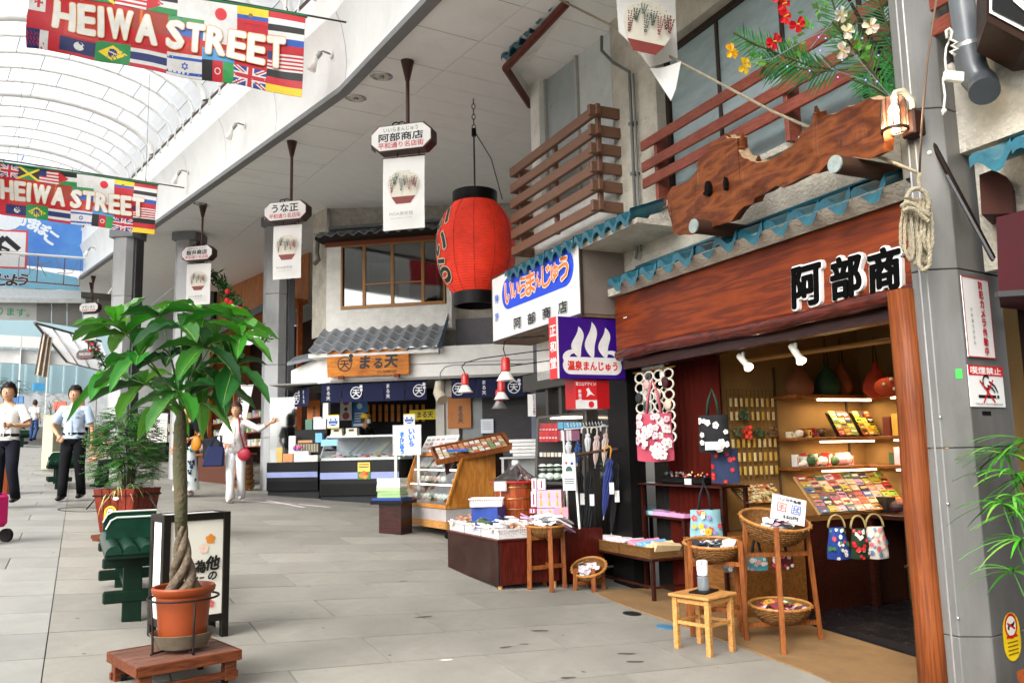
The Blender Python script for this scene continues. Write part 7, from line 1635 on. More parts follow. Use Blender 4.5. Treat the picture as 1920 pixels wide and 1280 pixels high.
for k in range(6):
 mb=MB();c=['#8fae74','#8fae74','#a3bd88','#c8d4c0','#dfe2de','#d6dcd6'][k];mb.box(-.16,.18,0,.24,0,.042,c);o=mb.build('flat_package',mPlastic,bevel=.004);o.location=gq+V((RND.uniform(-.01,.01),.02,z1_+.061+k*.043));o.rotation_euler=(0,0,rS*.3+RND.uniform(-.05,.05));tag(o,['lowest green flat package of the stack beside the showcase','second green flat package from the bottom of the stack beside the showcase','pale green flat package third in the stack beside the showcase','greyish green flat package fourth in the stack beside the showcase','white flat package under the topmost one beside the showcase','topmost pale flat package of the stack beside the showcase'][k],'package','flat packages stacked beside the showcase')
tl,tr_=GX(1152,1075),GX(1227,1128);tb=A.loc(tr_);
r=A.r;t=T('two_level_table','dark lacquered two-level table with folded towels above and wicker trays below','display table',V((tr_.x,tr_.y,tr_.z-.01)),r)
z_lo=Zv(tr_.x,tr_.y,1048)-t.location.z
z_hi=P(1255,974,7.45).z-t.location.z
LT=1.05
def Lt(x0,x1,y0,y1,z0,z1,nm,mat=mDk,bev=.003):mb=MB().box(x0,x1,y0,y1,z0,z1);return mb.build(nm,mat,t,bevel=bev)
Lt(-LT,.03,-.03,.42,z_lo-.02,z_lo,'lower_top');Lt(-LT,.05,.30,.72,z_hi-.02,z_hi,'upper_top')
for x,y,zt_ in((0,0,z_lo-.02),(-LT+.04,0,z_lo-.02),(.02,.34,z_hi-.02),(-LT+.04,.34,z_hi-.02),(.02,.68,z_hi-.02),(-LT+.04,.68,z_hi-.02)):
 w_=A.w(A.loc(t.location).x+x,A.loc(t.location).y+y);Lt(x-.016,x+.016,y-.016,y+.016,gz(w_.x,w_.y)-t.location.z-.0,zt_,'leg')
Lt(-LT+.04,0,-.01,.01,.12,.14,'stretcher');Lt(-.01,.01,.02,.66,.12,.14,'stretcher')
TA=A.loc(t.location)
def onTab(x,y,z):return A.w(TA.x+x,TA.y+y,t.location.z+z)
for i,(x,w_)in enumerate(((-.52,.50),(-1.0,.46))):
 b=T('wicker_tray',['right wicker tray of pink and blue packets on the lower table level','left wicker tray of white packets on the lower table level'][i],'wicker tray',onTab(x,-.01,z_lo+.002),r,'wicker trays on the two-level table');mb=MB().box(0,w_,0,.36,0,.008);mb.build('tray_base',mWick,b)
 for a in((0,w_,0,.012),(0,w_,.348,.36),(0,.012,.012,.348),(w_-.012,w_,.012,.348)):mb=MB().box(*a,.008,.085);mb.build('woven_side',M('wicker_fine','#8f6430',.6,var=.4,scale=18,stretch=(1,1,6),bump=.4,bs=60,col2='#54340f'),b)
 mb=MB().tube([(0,0,.088),(w_,0,.088),(w_,.36,.088),(0,.36,.088)],.008,6,closed=True);mb.build('rim',mWick,b)
 pal=[['#d88fa8','#7ab0d8','#e2c89a','#e6dce0'],['#e4e0de','#dcc8ce','#e6e6e2']][i]
 for k in range(9):
  mb=MB();c=pal[min(len(pal)-1,k//3)]if i==0 else RND.choice(pal);mb.box(-.02,.02,-.14,.14,0,.11,c);o=mb.build('candy_packet',mPlastic,bevel=.006);o.location=onTab(x+.05+k*(w_-.09)/8,.17,z_lo+.025);o.rotation_euler=(rad(RND.uniform(-8,8)),rad(28+RND.uniform(-5,5)),r);tag(o,['leftmost','second','third','fourth','middle','sixth','seventh','eighth','rightmost'][k]+(' pastel' if i==0 else ' white')+' wrapped packet leaning in the '+('right' if i==0 else 'left')+' wicker tray','packet','packets in the '+('right' if i==0 else 'left')+' wicker tray')
for i,(x,c,lab)in enumerate([(-.98,'#7fb8c4','folded light blue towel at the left end of the upper table level'),(-.72,'#9cc8cc','folded pale aqua towel second from the left on the upper table level'),(-.46,'#c898c0','folded lilac towel between the aqua and the pink one'),(-.22,'#d890b4','folded pink towel at the right end of the upper table level')]):
 mb=MB()
 for k in range(3):mb.grid(lambda a,b:(a*.26,b*.36,.012*k+.014+.006*math.sin(a*6+k)+.004*math.sin(b*9)),6,4,[x_*RND.uniform(.9,1.1)for x_ in srgb(c)]);mb.box(.0,.26,0,.36,.012*k,.012*k+.012,c)
 o=mb.build('folded_towel',mCloth);o.location=onTab(x,.33,z_hi+.001);o.rotation_euler=(0,0,r);tag(o,lab,'towel','folded towels on the two-level table')
zq=A.px(1230,903,.1);
t=T('tall_side_table','tall narrow dark table behind the towels carrying a black tray of small charms','display table',A.w(-3.05,.1,gz(*A.w(-2.8,.3).xy)),A.r);hT=A.px(1230,906,.08).z-t.location.z;x1_=A.px(1352,900,.1).x+3.05;x0_=A.px(1195,900,.1).x+3.05
for q6 in((x0_,x1_,.0,.3,hT-.02,hT),):mb=MB().box(*q6);mb.build('table_top',mDk,t,bevel=.003)
for x in(x0_+.02,x1_-.05):
 for y in(.02,.26):mb=MB().box(x,x+.03,y,y+.03,0,hT-.02);mb.build('leg',mDk,t)
b0=A.px(1222,898,.05)
t=T('bead_tray','black tray of small colourful charms on the tall side table','tray',A.w(b0.x,.15,t.location.z+hT+.001),A.r);wb=A.px(1300,898,.05).x-b0.x
mb=MB().box(0,wb,0,.2,0,.06);mb.build('tray_body',mBlackMetal,t,bevel=.01);mb=MB()
for i in range(90):mb.sph((RND.uniform(.02,wb-.02),RND.uniform(.01,.19),RND.uniform(.06,.10)),RND.uniform(.006,.014),5,4,RND.choice(['#e6e0d6','#c8262a','#2a5a9a','#d8a02a','#3a8a5a','#e6e0d6','#c89a8a']))
o=mb.build('charms',mShiny,t);o['kind']='stuff'
mb=MB().box(wb*.6,wb*.75,-.01,-.004,-.02,.05);mb.build('price_tag',mPlas,t)
x0r=A.px(1190,690,-.02).x;x1r=A.px(1262,690,-.02).x;zT_=A.px(1225,693,-.02).z;zB_=A.px(1190,848,-.02).z
t=T('ring_rack','white hanging rack of linked rings with small pouches clipped to it','ring rack',A.w(x0r,-.02,zT_),A.r);cw=(x1r-x0r)/4;rw=(zT_-zB_)/8
for j in range(7):
 for i in range(4):
  cx_,cz2=cw*(i+.5),-rw*(j+.6);mb=MB().tube([(cx_+cw*.47*math.cos(a*PI/12),0,cz2+rw*.47*math.sin(a*PI/12))for a in range(24)],.009,6,closed=True);o=mb.build('ring',M('rack_ivory','#cfcabb',.4,bump=0),t,smooth=2)
mb=MB().cyl((-.03,0,0),(4*cw+.03,0,0),.008,n=6);mb.cyl((2*cw,0,0),(2*cw,0,.12),.005,n=6);mb.build('top_bar',M('brass','#9a7a3a',.3,.8,bump=0),t)
for i,(x,z,c,lab)in enumerate([(1.5,.9,'#c9a09a','small dusty pink pouch near the top of the ring rack'),(2.6,1.9,'#d8cfc0','small cream pouch at the middle of the ring rack'),(.6,2.1,'#2a2a2c','small black and white patterned pouch at the left of the ring rack'),(3.4,.9,'#3a1418','small dark red pouch at the top right of the ring rack'),(3.6,3.0,'#d8b8a0','small cream pouch with red flowers at the right of the ring rack'),(1.4,3.0,'#1f4a3a','small dark green pouch left of the tote bag handles')]):
 p_=T('small_pouch',lab,'pouch',A.w(x0r+cw*x,-.05,zT_-rw*z),A.r,'small pouches on the ring rack');mb=MB().sph((0,0,-.05),.055,10,7,c,(.9,.35,.9));mb.build('pouch_body',mCloth,p_,smooth=2);mb=MB().tube([(0,.03,.03),(.0,0,.0)],.004,5);mb.build('loop',mBlackMetal,p_)
def tote(loc,rz,w_,h_,d_,base,spots,label,hl=.2,hcol=None,taper=.0,dots=None,rr=3,par=None,wire=False):
 t=T('tote_bag',label,'bag',loc,rz);r_=random.Random(rr);
 def srf(a,b,s_):
  k=b;wd=w_*(1-taper*k)*(.92+.08*math.sin(PI*min(1,.25+k)));x=(a-.5)*wd;z=h_*b-h_;bul=d_*.5*math.sin(PI*a)**.6*math.sin(PI*min(1,.18+.66*(1-k)))**.7+.004
  z-=.03*h_*(1-4*(a-.5)**2)*(1-k);return(x,s_*bul+.008*math.sin(a*9+b*5),z)
 mb=MB().grid(lambda a,b:srf(a,b,-1),14,12,base);mb.grid(lambda a,b:srf(a,b,1),14,12,base,flip=True);mb.build('bag_body',mCloth,t,smooth=2)
 pr=Pr(lambda a,b,h:(lambda q:(q[0],q[1]-h-.002,q[2]))(srf(min(.99,max(.01,a)),min(.99,max(.01,b)),-1)),.0008);pr.maxe=.12
 n=len(spots)
 for k in range(dots or 26):
  a,b=r_.uniform(.04,.96),r_.uniform(.03,.97);c=r_.choice(spots);s_=r_.uniform(.06,.11)
  for p5 in range(5):pr.disc(a+s_*.62*math.cos(p5*1.257+k)*1.0,b+s_*.62*w_/h_*math.sin(p5*1.257+k),s_*.55,c,8,ry=s_*.55*w_/h_)
  pr.disc(a,b,s_*.25,'#c8a040' if k%2 else '#b02a3a',6,ry=s_*.25*w_/h_)
 pr.build('flower_print',t)
 mb=MB()
 for s_ in(-1,1):
  pts=[(-w_*.2,s_*d_*.1,-.01),(-w_*.13,s_*d_*.08,hl*.55),(0,0,hl),(w_*.13,s_*d_*.08,hl*.55),(w_*.2,s_*d_*.1,-.01)]
  if wire:mb.tube([(w_*.36*math.cos(PI*i/10),s_*.01,hl*math.sin(PI*i/10))for i in range(11)],.006,6,hcol or base)
  else:mb.tube(pts,.011,6,hcol or base)
 mb.build('handle',mCloth,t,smooth=2);return t
q_=A.px(1226,775,-.12);k=pxm(A.w(q_.x,-.12,q_.z));hh_=(863-776)/k
tote(A.w(q_.x,-.12,q_.z),A.r+rad(38),.34,hh_,.10,'#b04458',['#cfc4c4','#d6b0b8','#d8ccca'],'large pink and white blossom tote bag hanging from the ring rack',hl=.30,hcol='#b85a6a',dots=42)
q_=A.px(1366,778,-.1);tote(A.w(q_.x,-.25,q_.z),A.r+rad(40),.24,.28,.09,'#0d0d10',['#dcd8d2'],'black tote bag with large white flowers hanging at the left of the opening',hl=.2,hcol='#123020',dots=13,rr=5)
tote(A.w(q_.x-.05,-.12,q_.z-.26),A.r+rad(40),.22,.26,.08,'#1f2c4a',['#a81620','#b81c24'],'dark blue bag with red flowers below the black and white one',hl=.2,hcol='#8a1018',dots=10,rr=8)
q_=P(1322,955,6.9);tote(q_,rad(-10),.26,.30,.10,'#7fa8b0',['#c83a4a','#d8a82a','#d86a2a','#8a78b0','#e2dcd0'],'bag with multicoloured flowers on pale blue hanging above the rear basket',hl=.22,hcol='#16161a',dots=26,rr=11)
mb=MB().box(-.11,.0,-.004,0,-.03,.03);o=mb.build('price_tag',mPlas);o.location=P(1350,835,6.35);o.rotation_euler=(0,0,rad(-10));tag(o,'white price tag sticking out between the two hanging bags','price tag')
def inner(u,v,Y):return P(u,v,Y)
bn=T('inner_bench','dark lacquered bench inside the shop with patterned handbags on it','bench',A.w(-.55,1.0,-.15),A.r)
zb2=P(1610,1042,6.9).z+.15;bx0,bx1=-.95,.05
mb=MB().box(-.55,.75,-.1,.3,zb2-.02,zb2);mb.build('bench_top',mDk,bn,bevel=.003)
for x in(-.5,.66):
 for y in(-.07,.24):mb=MB().box(x,x+.035,y,y+.035,0.02,zb2-.02);mb.build('leg',mDk,bn)
for u,v,w_,h_,b_,sp,lab,rr in[(1568,980,.18,.24,'#1f3f8f',['#e2e0e0','#3a7a44','#c03a50'],'blue handbag with white flowers on the inner bench, left one',21),(1609,985,.16,.23,'#17301f',['#c8202c','#d8342c','#e6e0d6'],'dark green handbag with red poppies on the inner bench, middle one',22),(1640,990,.19,.24,'#cfc4b8',['#c86a72','#4a86a8','#d8cfc6'],'cream handbag with red and blue flowers on the inner bench, right one',23)]:
 q_=P(u,v,6.75);d_=A.loc(q_);zt_=-.15+zb2+.004+h_;tote(V((q_.x,q_.y,zt_)),rad(-5),w_,h_,.10,b_,sp,lab,hl=.10,hcol='#9a8a5a',dots=22,rr=rr,taper=.25,wire=True)
for u,v,c,sp,lab,rr in[(1418,1036,'#4a9aa8',['#e2dcd0','#c8a0a0'],'small turquoise patterned bag hanging low behind the tall basket stand',31),(1466,1034,'#5a1f26',['#e2dcd0','#c03a44'],'small dark red flowered bag hanging low behind the tall basket stand',32),(1375,1040,'#6a6a6c',['#dcdcdc','#a8a8a8'],'small grey patterned bag hanging low behind the rear basket',33)]:
 q_=P(u,v-1,6.5);tote(q_,rad(-8),.16,.13,.05,c,sp,lab,hl=.12,hcol='#1a1a1a',dots=16,rr=rr)
def shelf_items(kind,x0,x1,y0,y1,z,n,cols,label,hmin=.04,hmax=.14,along='y'):
 mb=MB();L_=(y1-y0)if along=='y' else(x1-x0);s_=0
 for i in range(n):
  w_=L_/n*.82;a=L_*i/n;h_=RND.uniform(hmin,hmax);c=RND.choice(cols);d_=RND.uniform(.06,.12)
  if along=='y':
   if RND.random()<.35:mb.sph((x0+.12,y0+a+w_/2,z+h_*.45),h_*.5,8,6,c,(1,1.1,.9))
   else:mb.box(x0+.04,x0+.04+d_,y0+a,y0+a+w_,z,z+h_,c);mb.add([(x0+.041+d_,y0+a+.006,z+h_*.2),(x0+.041+d_,y0+a+w_-.006,z+h_*.2),(x0+.041+d_,y0+a+w_-.006,z+h_*.8),(x0+.041+d_,y0+a+.006,z+h_*.8)],[(0,1,2,3)],RND.choice(cols))
  else:
   if RND.random()<.35:mb.sph((x0+a+w_/2,y0-.12,z+h_*.45),h_*.5,8,6,c,(1.1,1,.9))
   else:mb.box(x0+a,x0+a+w_,y0-.04-d_,y0-.04,z,z+h_,c)
 o=mb.build(kind,mVC);o.location=(A.O.x,A.O.y,0);o.rotation_euler=(0,0,A.r);tag(o,label,'goods');o['kind']='stuff';return o
P1=['#c8a03a','#8a1f1c','#d8cfbc','#3a2a20','#c86a2a','#e2dcc8','#6a2a20','#d8b04a'];P2=['#2f6a8a','#d8d8d0','#c8403a','#e2c85a','#3a5a3a','#d8a8b8','#f0ece0']
shelf_items('shelf_goods',SX,SX+.3,y0s+.1,y0s+.5,SHZ[1]+.002,11,P1,'small red and white trinkets at the left of the upper lit shelf',.04,.09)
shelf_items('shelf_goods',SX+.4,XR,SY-.04,SY,SHZ[1]+.002,22,P1,'brown boxes and sweets on the upper shelf of the rear wall',.06,.2,'x')
shelf_items('shelf_goods',SX,SX+.3,y0s+.15,SY-.3,SHZ[2]+.002,24,P2,'pale boxes, books and cards on the middle lit shelf',.04,.13)
shelf_items('shelf_goods',SX+.4,XR,SY-.04,SY,SHZ[2]+.002,28,P2+P1,'colourful pouches and stationery on the middle shelf of the rear wall',.05,.16,'x')
shelf_items('shelf_goods',SX+.45,XR,SY-.25,SY-.2,.782,16,['#3a2226','#5f2a2a','#6a6a2a','#1a1618','#8a6a5a','#4a4a52'],'dark patterned purses in a row on the rear counter',.08,.15,'x')
def stand_board(loc,rz,w_,h_,ang,cols,nx,ny,label,base='#15120f',cat='display',name='display_board'):
 t=T(name,label,cat,loc,0,rot=(ang,0,rz));mb=MB().box(0,w_,-.0,.02,0,h_,base);mb.build('board',mVC,t)
 for j in range(ny):
  for i in range(nx):
   c=cols[int(RND.random()*len(cols))]if not callable(cols)else cols(i,j);c=[q_*RND.uniform(.55,1.0)for q_ in srgb(c)];mb=MB();cw_,ch2=w_/nx,h_/ny;g0_,g1_=RND.uniform(.02,.12),RND.uniform(-.12,.14);R_m=Matrix.Rotation(RND.uniform(-.09,.09),3,'Y');ww,hh=cw_*(.97-g0_),ch2*(1.0-abs(g1_));ctr_=V((cw_*(i+.5),-.01-.012*RND.random(),ch2*(j+.5+g1_*.3)))
   mb.obox(ctr_,(ww,.008,hh),R_m,c);mb.obox(ctr_+V((0,-.0048,hh*RND.uniform(-.2,.25))),(ww*.8,.002,hh*RND.uniform(.12,.4)),R_m,RND.choice(['#d8d2c0','#2a2420','#b8a878','#8a2a22','#c8c4b8']));mb.obox(ctr_+V((ww*RND.uniform(-.2,.2),-.0052,-hh*.25)),(ww*.3,.002,hh*.15),R_m,RND.choice(['#d8d2c0','#3a4a6a','#b83a2a']));o=mb.build('packet',mVC,t);o['kind']='stuff'
 return t
q_=A.w(SX+.22,y0s+.62,SHZ[1]+.01)
stand_board(A.w(SX+.26,y0s+.52,SHZ[1]+.005),A.r+PI/2,.24,.26,rad(-30),lambda i,j:['#b02a20','#c8a03a','#8a9a4a','#d8c83a','#1a1614'][(j+i)%5],3,4,'black slanted candy display with yellow packets, left one on the upper lit shelf')
stand_board(A.w(SX+.26,y0s+.82,SHZ[1]+.005),A.r+PI/2,.22,.26,rad(-30),lambda i,j:['#b84a20','#c8a03a','#d8c83a','#e0d02a','#1a1614'][(j+i)%5],3,4,'black slanted candy display with yellow packets, right one on the upper lit shelf')
CC2=['#c84a4a','#d8b83a','#4a7a5a','#d8a8b8','#e2dcc8','#4a6a9a','#c8763a','#b8c84a','#1f2f4a','#d87a8a','#d8c8a8']
qq=A.px(1500,960,.9)
stand_board(A.w(SX+.52,y0s-.02,.80),A.r+PI/2,1.05,.42,rad(-42),CC2,10,6,'slanted rack of many colourful folded cloths and cards in the middle of the shop','#b08a5a')
gx0=A.xs(1358,740,SX).y;gx1=A.xs(1446,740,SX).y;gz1=A.xs(1400,731,SX).z;gz0_=A.xs(1400,900,SX).z
t=T('wire_grid_panel','wire grid panel hung with rows of small golden accessories on the ochre wall','grid panel',A.w(SX+.03,gx0,gz0_),A.r+PI/2);Wg,Hg=gx1-gx0,gz1-gz0_
mb=MB()
for i in range(13):mb.box(Wg*i/12-.0015,Wg*i/12+.0015,-.003,0,0,Hg)
for j in range(17):mb.box(0,Wg,-.004,-.001,Hg*j/16-.0015,Hg*j/16+.0015)
mb.build('wire_grid',M('wire_brass','#6f5a34',.4,.7,bump=0),t)
for j in range(6):
 for i in range(9):
  if j==3:continue
  mb=MB();c=RND.choice(['#c8a85a','#d8c28a','#b8923a','#c8b07a']);x,z=Wg*(i+.5)/9,Hg*(.06+j*.15);mb.box(x-.012,x+.012,-.02,-.012,z,z+.075,c);mb.build('hanging_packet',mVC,t)
for i,(x,c)in enumerate(((.1,'#4a4a2a'),(.34,'#c83a24'),(.58,'#3a4a2a'),(.86,'#6a4a2a'),(.25,'#2f3f24'))):
 mb=MB();z=Hg*(.52 if i<4 else.72)
 for k in range(16):a=RND.uniform(0,6.28);d_=RND.uniform(.0,.05);mb.sph((Wg*x+d_*math.cos(a),-.05+RND.uniform(-.02,.02),z+d_*math.sin(a)),.018,5,4,[q7*RND.uniform(.6,1.5)for q7 in srgb(c)])
 o=mb.build('rosette',mCloth,t)
stand_board(A.w(SX+.34,gx0-.12,A.xs(1400,945,SX+.3).z),A.r+PI/2,.44,.22,rad(-50),['#c89a5a','#d8b87a','#b8823a','#8a5a2a','#d8c8a0'],12,5,'slanted wooden tray of small golden accessories left of the card rack','#6f4a24')
mb=MB().box(SX+.02,SX+.42,gx0-.3,y0s-.12,-.16,.66);o=mb.build('low_cabinet',wood('cabinet_ochre','#6a4420','#8a5c2c',3,(1,6,6),.45),None,bevel=.005);o.location=(A.O.x,A.O.y,0);o.rotation_euler=(0,0,A.r);tag(o,'ochre wooden cabinet under the golden accessories','cabinet')
for i,(u,c,lab)in enumerate([(1498,'#6a3a1c','striped brown drawstring bag hanging over the top shelf, leftmost'),(1550,'#1f3a20','dark green drawstring bag hanging over the top shelf, middle'),(1578,'#8a4a20','small orange-brown drawstring bag hanging over the top shelf'),(1642,'#a8341a','red and orange drawstring bag hanging at the far right over the top shelf')]):
 q_=P(u,700,[7.5,7.7,7.8,7.6][i]);t=T('drawstring_bag',lab,'bag',q_,0,'drawstring bags over the top shelf');r_=.13 if i!=2 else.10
 mb=MB().lathe([(r_*.25,.10),(r_*.18,.06),(r_*.6,.0),(r_*1.0,-.10),(r_*.95,-.17),(r_*.4,-.22),(0,-.23)],14,sy=.6,col=c);mb.build('bag_body',mCloth,t,smooth=2);mb=MB().tube([(-.02,0,.08),(0,0,.34),(.02,0,.08)],.006,5,'#2a1410');mb.build('cord',mCloth,t)
q_=P(1670,725,7.0);t=T('dotted_pouch','orange pouch with white dots on the right end of the top shelf','pouch',q_,0);mb=MB().sph((0,0,.0),.11,12,8,'#b8441c',(1.3,.6,.75));mb.build('pouch_body',mCloth,t,smooth=2);mb=MB()
for x,z in((-.08,.02),(0,-.02),(.07,.03),(-.02,.06)):mb.sph((x,-.058,z),.016,6,4,'#e0d8c8')
mb.build('dot',mCloth,t)
mb=MB().tube([A.w(SX+.3,.5,2.12),A.w(.9,.9,2.14)],.02,8);o=mb.build('bamboo_pole',M('bamboo','#a8783a',.4,var=.2,bump=.02),None);tag(o,'horizontal bamboo pole under the shop ceiling carrying drawstring bags','pole')
YU=8.55
def uP(u,v,Y=YU):return P(u,v,Y)
rk=V((P(1120,1080,8.6).x,8.6,0));rk.z=gz(rk.x,rk.y)
t=T('umbrella_rack','chrome and white pipe rack hung with folded umbrellas','umbrella rack',rk)
def U_(u,v,Y=YU):return P(u,v,Y)-rk
for name,pts,r,m in[('white_post',[U_(1056,808,8.75),U_(1072,1080,8.75)],.012,mPlas),('white_post',[U_(1152,803),U_(1172,1060)],.012,mPlas),('white_post',[U_(1173,844,8.25),U_(1186,1060,8.25)],.012,mPlas),('white_post',[U_(1076,850,8.25),U_(1094,1075,8.25)],.012,mPlas),('chrome_rail',[U_(1058,805,8.75),U_(1155,797)],.007,mAlu),('brown_rail',[U_(1078,853,8.25),U_(1144,842,8.25)],.014,M('rail_bronze','#4a3020',.4,.4)),('brown_rail',[U_(1150,843,8.25),U_(1176,839,8.25)],.014,M('rail_bronze','#4a3020')),('lower_rail',[U_(1150,940,8.35),U_(1178,936,8.35)],.008,mBlackMetal),('base_bar',[U_(1072,1076,8.65),U_(1172,1056,8.55)],.012,mAlu)]:
 if name=='white_post':w_=pts[1]+rk;pts[1]=V((w_.x,w_.y,gz(w_.x,w_.y)))-rk
 mb=MB().tube(pts,r,8);mb.build(name,m,t,smooth=True)
mb=MB()
for i in range(16):
 u=1062+i*5.8;mb.tube([U_(u,797-i*.3,8.70),U_(u+2,793-i*.3,8.67),U_(u+4,800-i*.3,8.65)],.003,4)
mb.build('hook',mAlu,t)
def umbrella(u,v0,v1,Y,col,hcol,label,tagv=None,lean=0,fold=.035,short=False,hk=True):
 top=P(u,v0,Y);bot=P(u+lean,v1,Y);t=T('umbrella',label,'umbrella',bot,0,'umbrellas on the rack');L_=top-bot
 d=L_.normalized();k=L_.length
 mb=MB();
 if hk:
  hr=.032;pts=[L_+V((hr*(1-math.cos(a*PI/6))*-1,0,hr*math.sin(a*PI/6)))for a in range(7)]+[L_+V((-2*hr,0,-.03))];mb.tube([L_-d*.09]+pts,.009,7,hcol)
 else:mb.tube([L_-d*.07,L_],.012,7,hcol)
 mb.build('handle',mShiny,t,smooth=2)
 mb=MB();n=10;prof=[(0,.0),(fold*.25,.02*k),(fold*.7,.18*k),(fold,.42*k),(fold*1.15,.62*k),(fold*.7,.72*k),(fold*.95,.80*k),(fold*.35,.86*k)]
 vs=[];fs=[]
 for r_,h_ in prof:
  for j in range(n*2):
   a=PI*j/n+h_*3;rr_=r_*(1 if j%2 else.68);vs.append(d*h_+V((rr_*math.cos(a),rr_*math.sin(a),0)))
 N=2*n
 for i in range(len(prof)-1):
  for j in range(N):fs.append((i*N+j,i*N+(j+1)%N,(i+1)*N+(j+1)%N,(i+1)*N+j))
 mb.add(vs,fs,col);mb.build('folded_canopy',mCloth,t)
 mb=MB().tube([d*-.03,d*.03],.004,5,'#b8b8b8');mb.build('ferrule',mShiny,t)
 if tagv:
  q=P(tagv[0],tagv[1],Y-.07)-bot;mb=MB().box(q.x-.022,q.x+.022,q.y,q.y+.002,q.z-.055,q.z+.055,'#dedcd8');mb.build('paper_tag',mVC,t)
umbrella(1102,806,852,8.65,'#d8d8da','#d8d4ca','short black and white folding umbrella, first of the three with pale curved handles',None,0,.03)
umbrella(1120,806,872,8.63,'#c9b4ae','#d8d0c0','short beige folding umbrella, second of the three with pale curved handles',None,-4,.034)
umbrella(1138,802,868,8.61,'#cdbab0','#d8d0c0','short beige folding umbrella, third of the three with pale curved handles',None,-6,.036)
umbrella(1066,824,852,8.65,'#d0d2d6','#a0a4a8','short white folding umbrella with thin stripes at the left of the rack',None,0,.03,hk=False)
umbrella(1084,824,868,8.55,'#2a4a7a','#1a2a4a','short blue folding umbrella beside the hanging white leaflet',None,-2,.03,hk=False)
umbrella(1146,842,968,8.20,'#27346f','#c88a3c','long dark blue umbrella with a light wooden crook handle',(1147,915),-14,.042)
umbrella(1104,856,1060,8.35,'#101012','#2a1a14','long black umbrella hanging at the middle of the rack',(1110,937),-2,.045)
umbrella(1088,856,1050,8.40,'#0e0e10','#2a1a14','long black umbrella hanging left of the middle one',(1092,935),-2,.04)
umbrella(1160,846,1000,8.25,'#121214','#1a1210','long black umbrella hanging right of the dark blue one',(1157,930),-14,.035)
a_=P(1067,885,8.20);t=T('hanging_leaflet','white printed leaflet with a dark green umbrella picture hung on the umbrella rack','leaflet',a_,rad(-6));wl_,hl_=24/(FPX/8.2),66/(FPX/8.2)
mb=MB().box(-wl_/2,wl_/2,0,.002,-hl_/2,hl_/2);mb.build('sheet',mPlas,t);pr=Pr(on_y(0));pr.poly([(.035*math.cos(rad(a)),.01+.05*math.sin(rad(a)))for a in range(0,181,20)],'#2a5a4a');pr.disc(-.025,.09,.014,'#c83a4a',8);pr.disc(.03,.085,.016,'#2a4a9a',8)
for k in range(3):pr.rect(-wl_*.38,-.07-.02*k,wl_*.38,-.06-.02*k,'#6a6a70')
pr.build('print',t)
YC_=8.9
g0=V((P(1030,1080,YC_).x,YC_,0));g0.z=gz(g0.x,g0.y)-.01
cb_=T('glass_cabinet','tall metal-framed glass cabinet with red packets on hooks and clear packs below','glass cabinet',g0)
def X_(u,v,Y=YC_):return P(u,v,Y)-g0
fa=[X_(1006,782),X_(1094,775),X_(1082,985,YC_),X_(1000,985,YC_)]
def bar(a,b,w_=.028,nm='cabinet_frame',m=None):mb=MB().beam(a,b,w_,w_,upv=V((0,1,0)));mb.build(nm,m or M('cabinet_steel','#5f5c5a',.35,.7,bump=0),cb_,bevel=.003)
TLc,TRc,BRc,BLc=X_(1008,783),X_(1094,774),X_(1094,1075),X_(1000,1060)
dk=V((.42,.30,0))
TR2=X_(1150,775,9.35)
bar(TLc,TRc);bar(TRc,BRc);bar(TLc,BLc);bar(TRc,TR2);bar(TR2,X_(1150,1040,9.35))
bar(X_(1006,905),X_(1094,908))
mb=MB().add([TLc+V((0,.25,0)),TRc+V((0,.25,0)),BRc+V((0,.25,0)),BLc+V((0,.25,0))],[(0,1,2,3)]);mb.build('back_sheet',M('cab_back','#3a3836',.4,.3),cb_)
mb=MB();
for v in(857,876):bar(X_(1006,v,YC_+.02),X_(1080,v-2,YC_+.02),.02,'shelf_bar',M('shelf_dark','#2a2320',.5))
for j,(v0,v1)in enumerate(((793,812),(808,828))):
 for i in range(6):
  mb=MB();a_,b_=X_(1011+i*5.8,v1,YC_+.03-.03*j),X_(1016+i*5.8,v0,YC_+.03-.03*j);mb.box(a_.x,b_.x,a_.y,a_.y+.02,a_.z,b_.z,RND.choice(['#b8161e','#c0242a','#a8121c']));mb.box(a_.x+.004,b_.x-.004,a_.y-.002,a_.y,a_.z+(b_.z-a_.z)*.3,a_.z+(b_.z-a_.z)*.45,'#d8b0b0');mb.build('red_packet',mPlastic,cb_)
for i in range(4):
 a_,b_=X_(1046+i*11.5,804,YC_+.03),X_(1056+i*11.5,791,YC_+.03);mb=MB().box(a_.x,b_.x,a_.y,a_.y+.02,a_.z,b_.z,'#5aa0c4');mb.build('blue_card',mPlastic,cb_)
 for j in range(2):a_,b_=X_(1047+i*10+j*5,826,YC_+.0),X_(1051+i*10+j*5,806,YC_+.0);mb=MB().box(a_.x,b_.x,a_.y,a_.y+.015,a_.z,b_.z,RND.choice(['#a83040','#8a4a6a','#d8d0d0']));mb.build('small_packet',mPlastic,cb_)
mb=MB();a_,b_=X_(1032,789,YC_+.06),X_(1092,782,YC_+.06);mb.box(a_.x,b_.x,a_.y,a_.y+.02,b_.z-.01,b_.z+.012);mb.build('tube_lamp',emit('cab_tube','#ffe9c8',4),cb_)
mb=MB()
for i in range(10):a_=X_(1012+i*7,856,YC_);mb.box(a_.x,a_.x+.03,a_.y,a_.y+.03,a_.z,a_.z+.045,RND.choice(['#d8cfc0','#e2dcd0','#c8b8a8']))
mb.build('small_boxes',mVC,cb_)
mb=MB()
for i in range(5):
 for j in range(2):a_=X_(1014+i*14,893-j*17,YC_);mb.sph((a_.x+.02,a_.y+.05,a_.z),.05,8,6,['#c8d8cc','#d6e2d8','#b8ccb8'][(i+j)%3],(1,.7,.8))
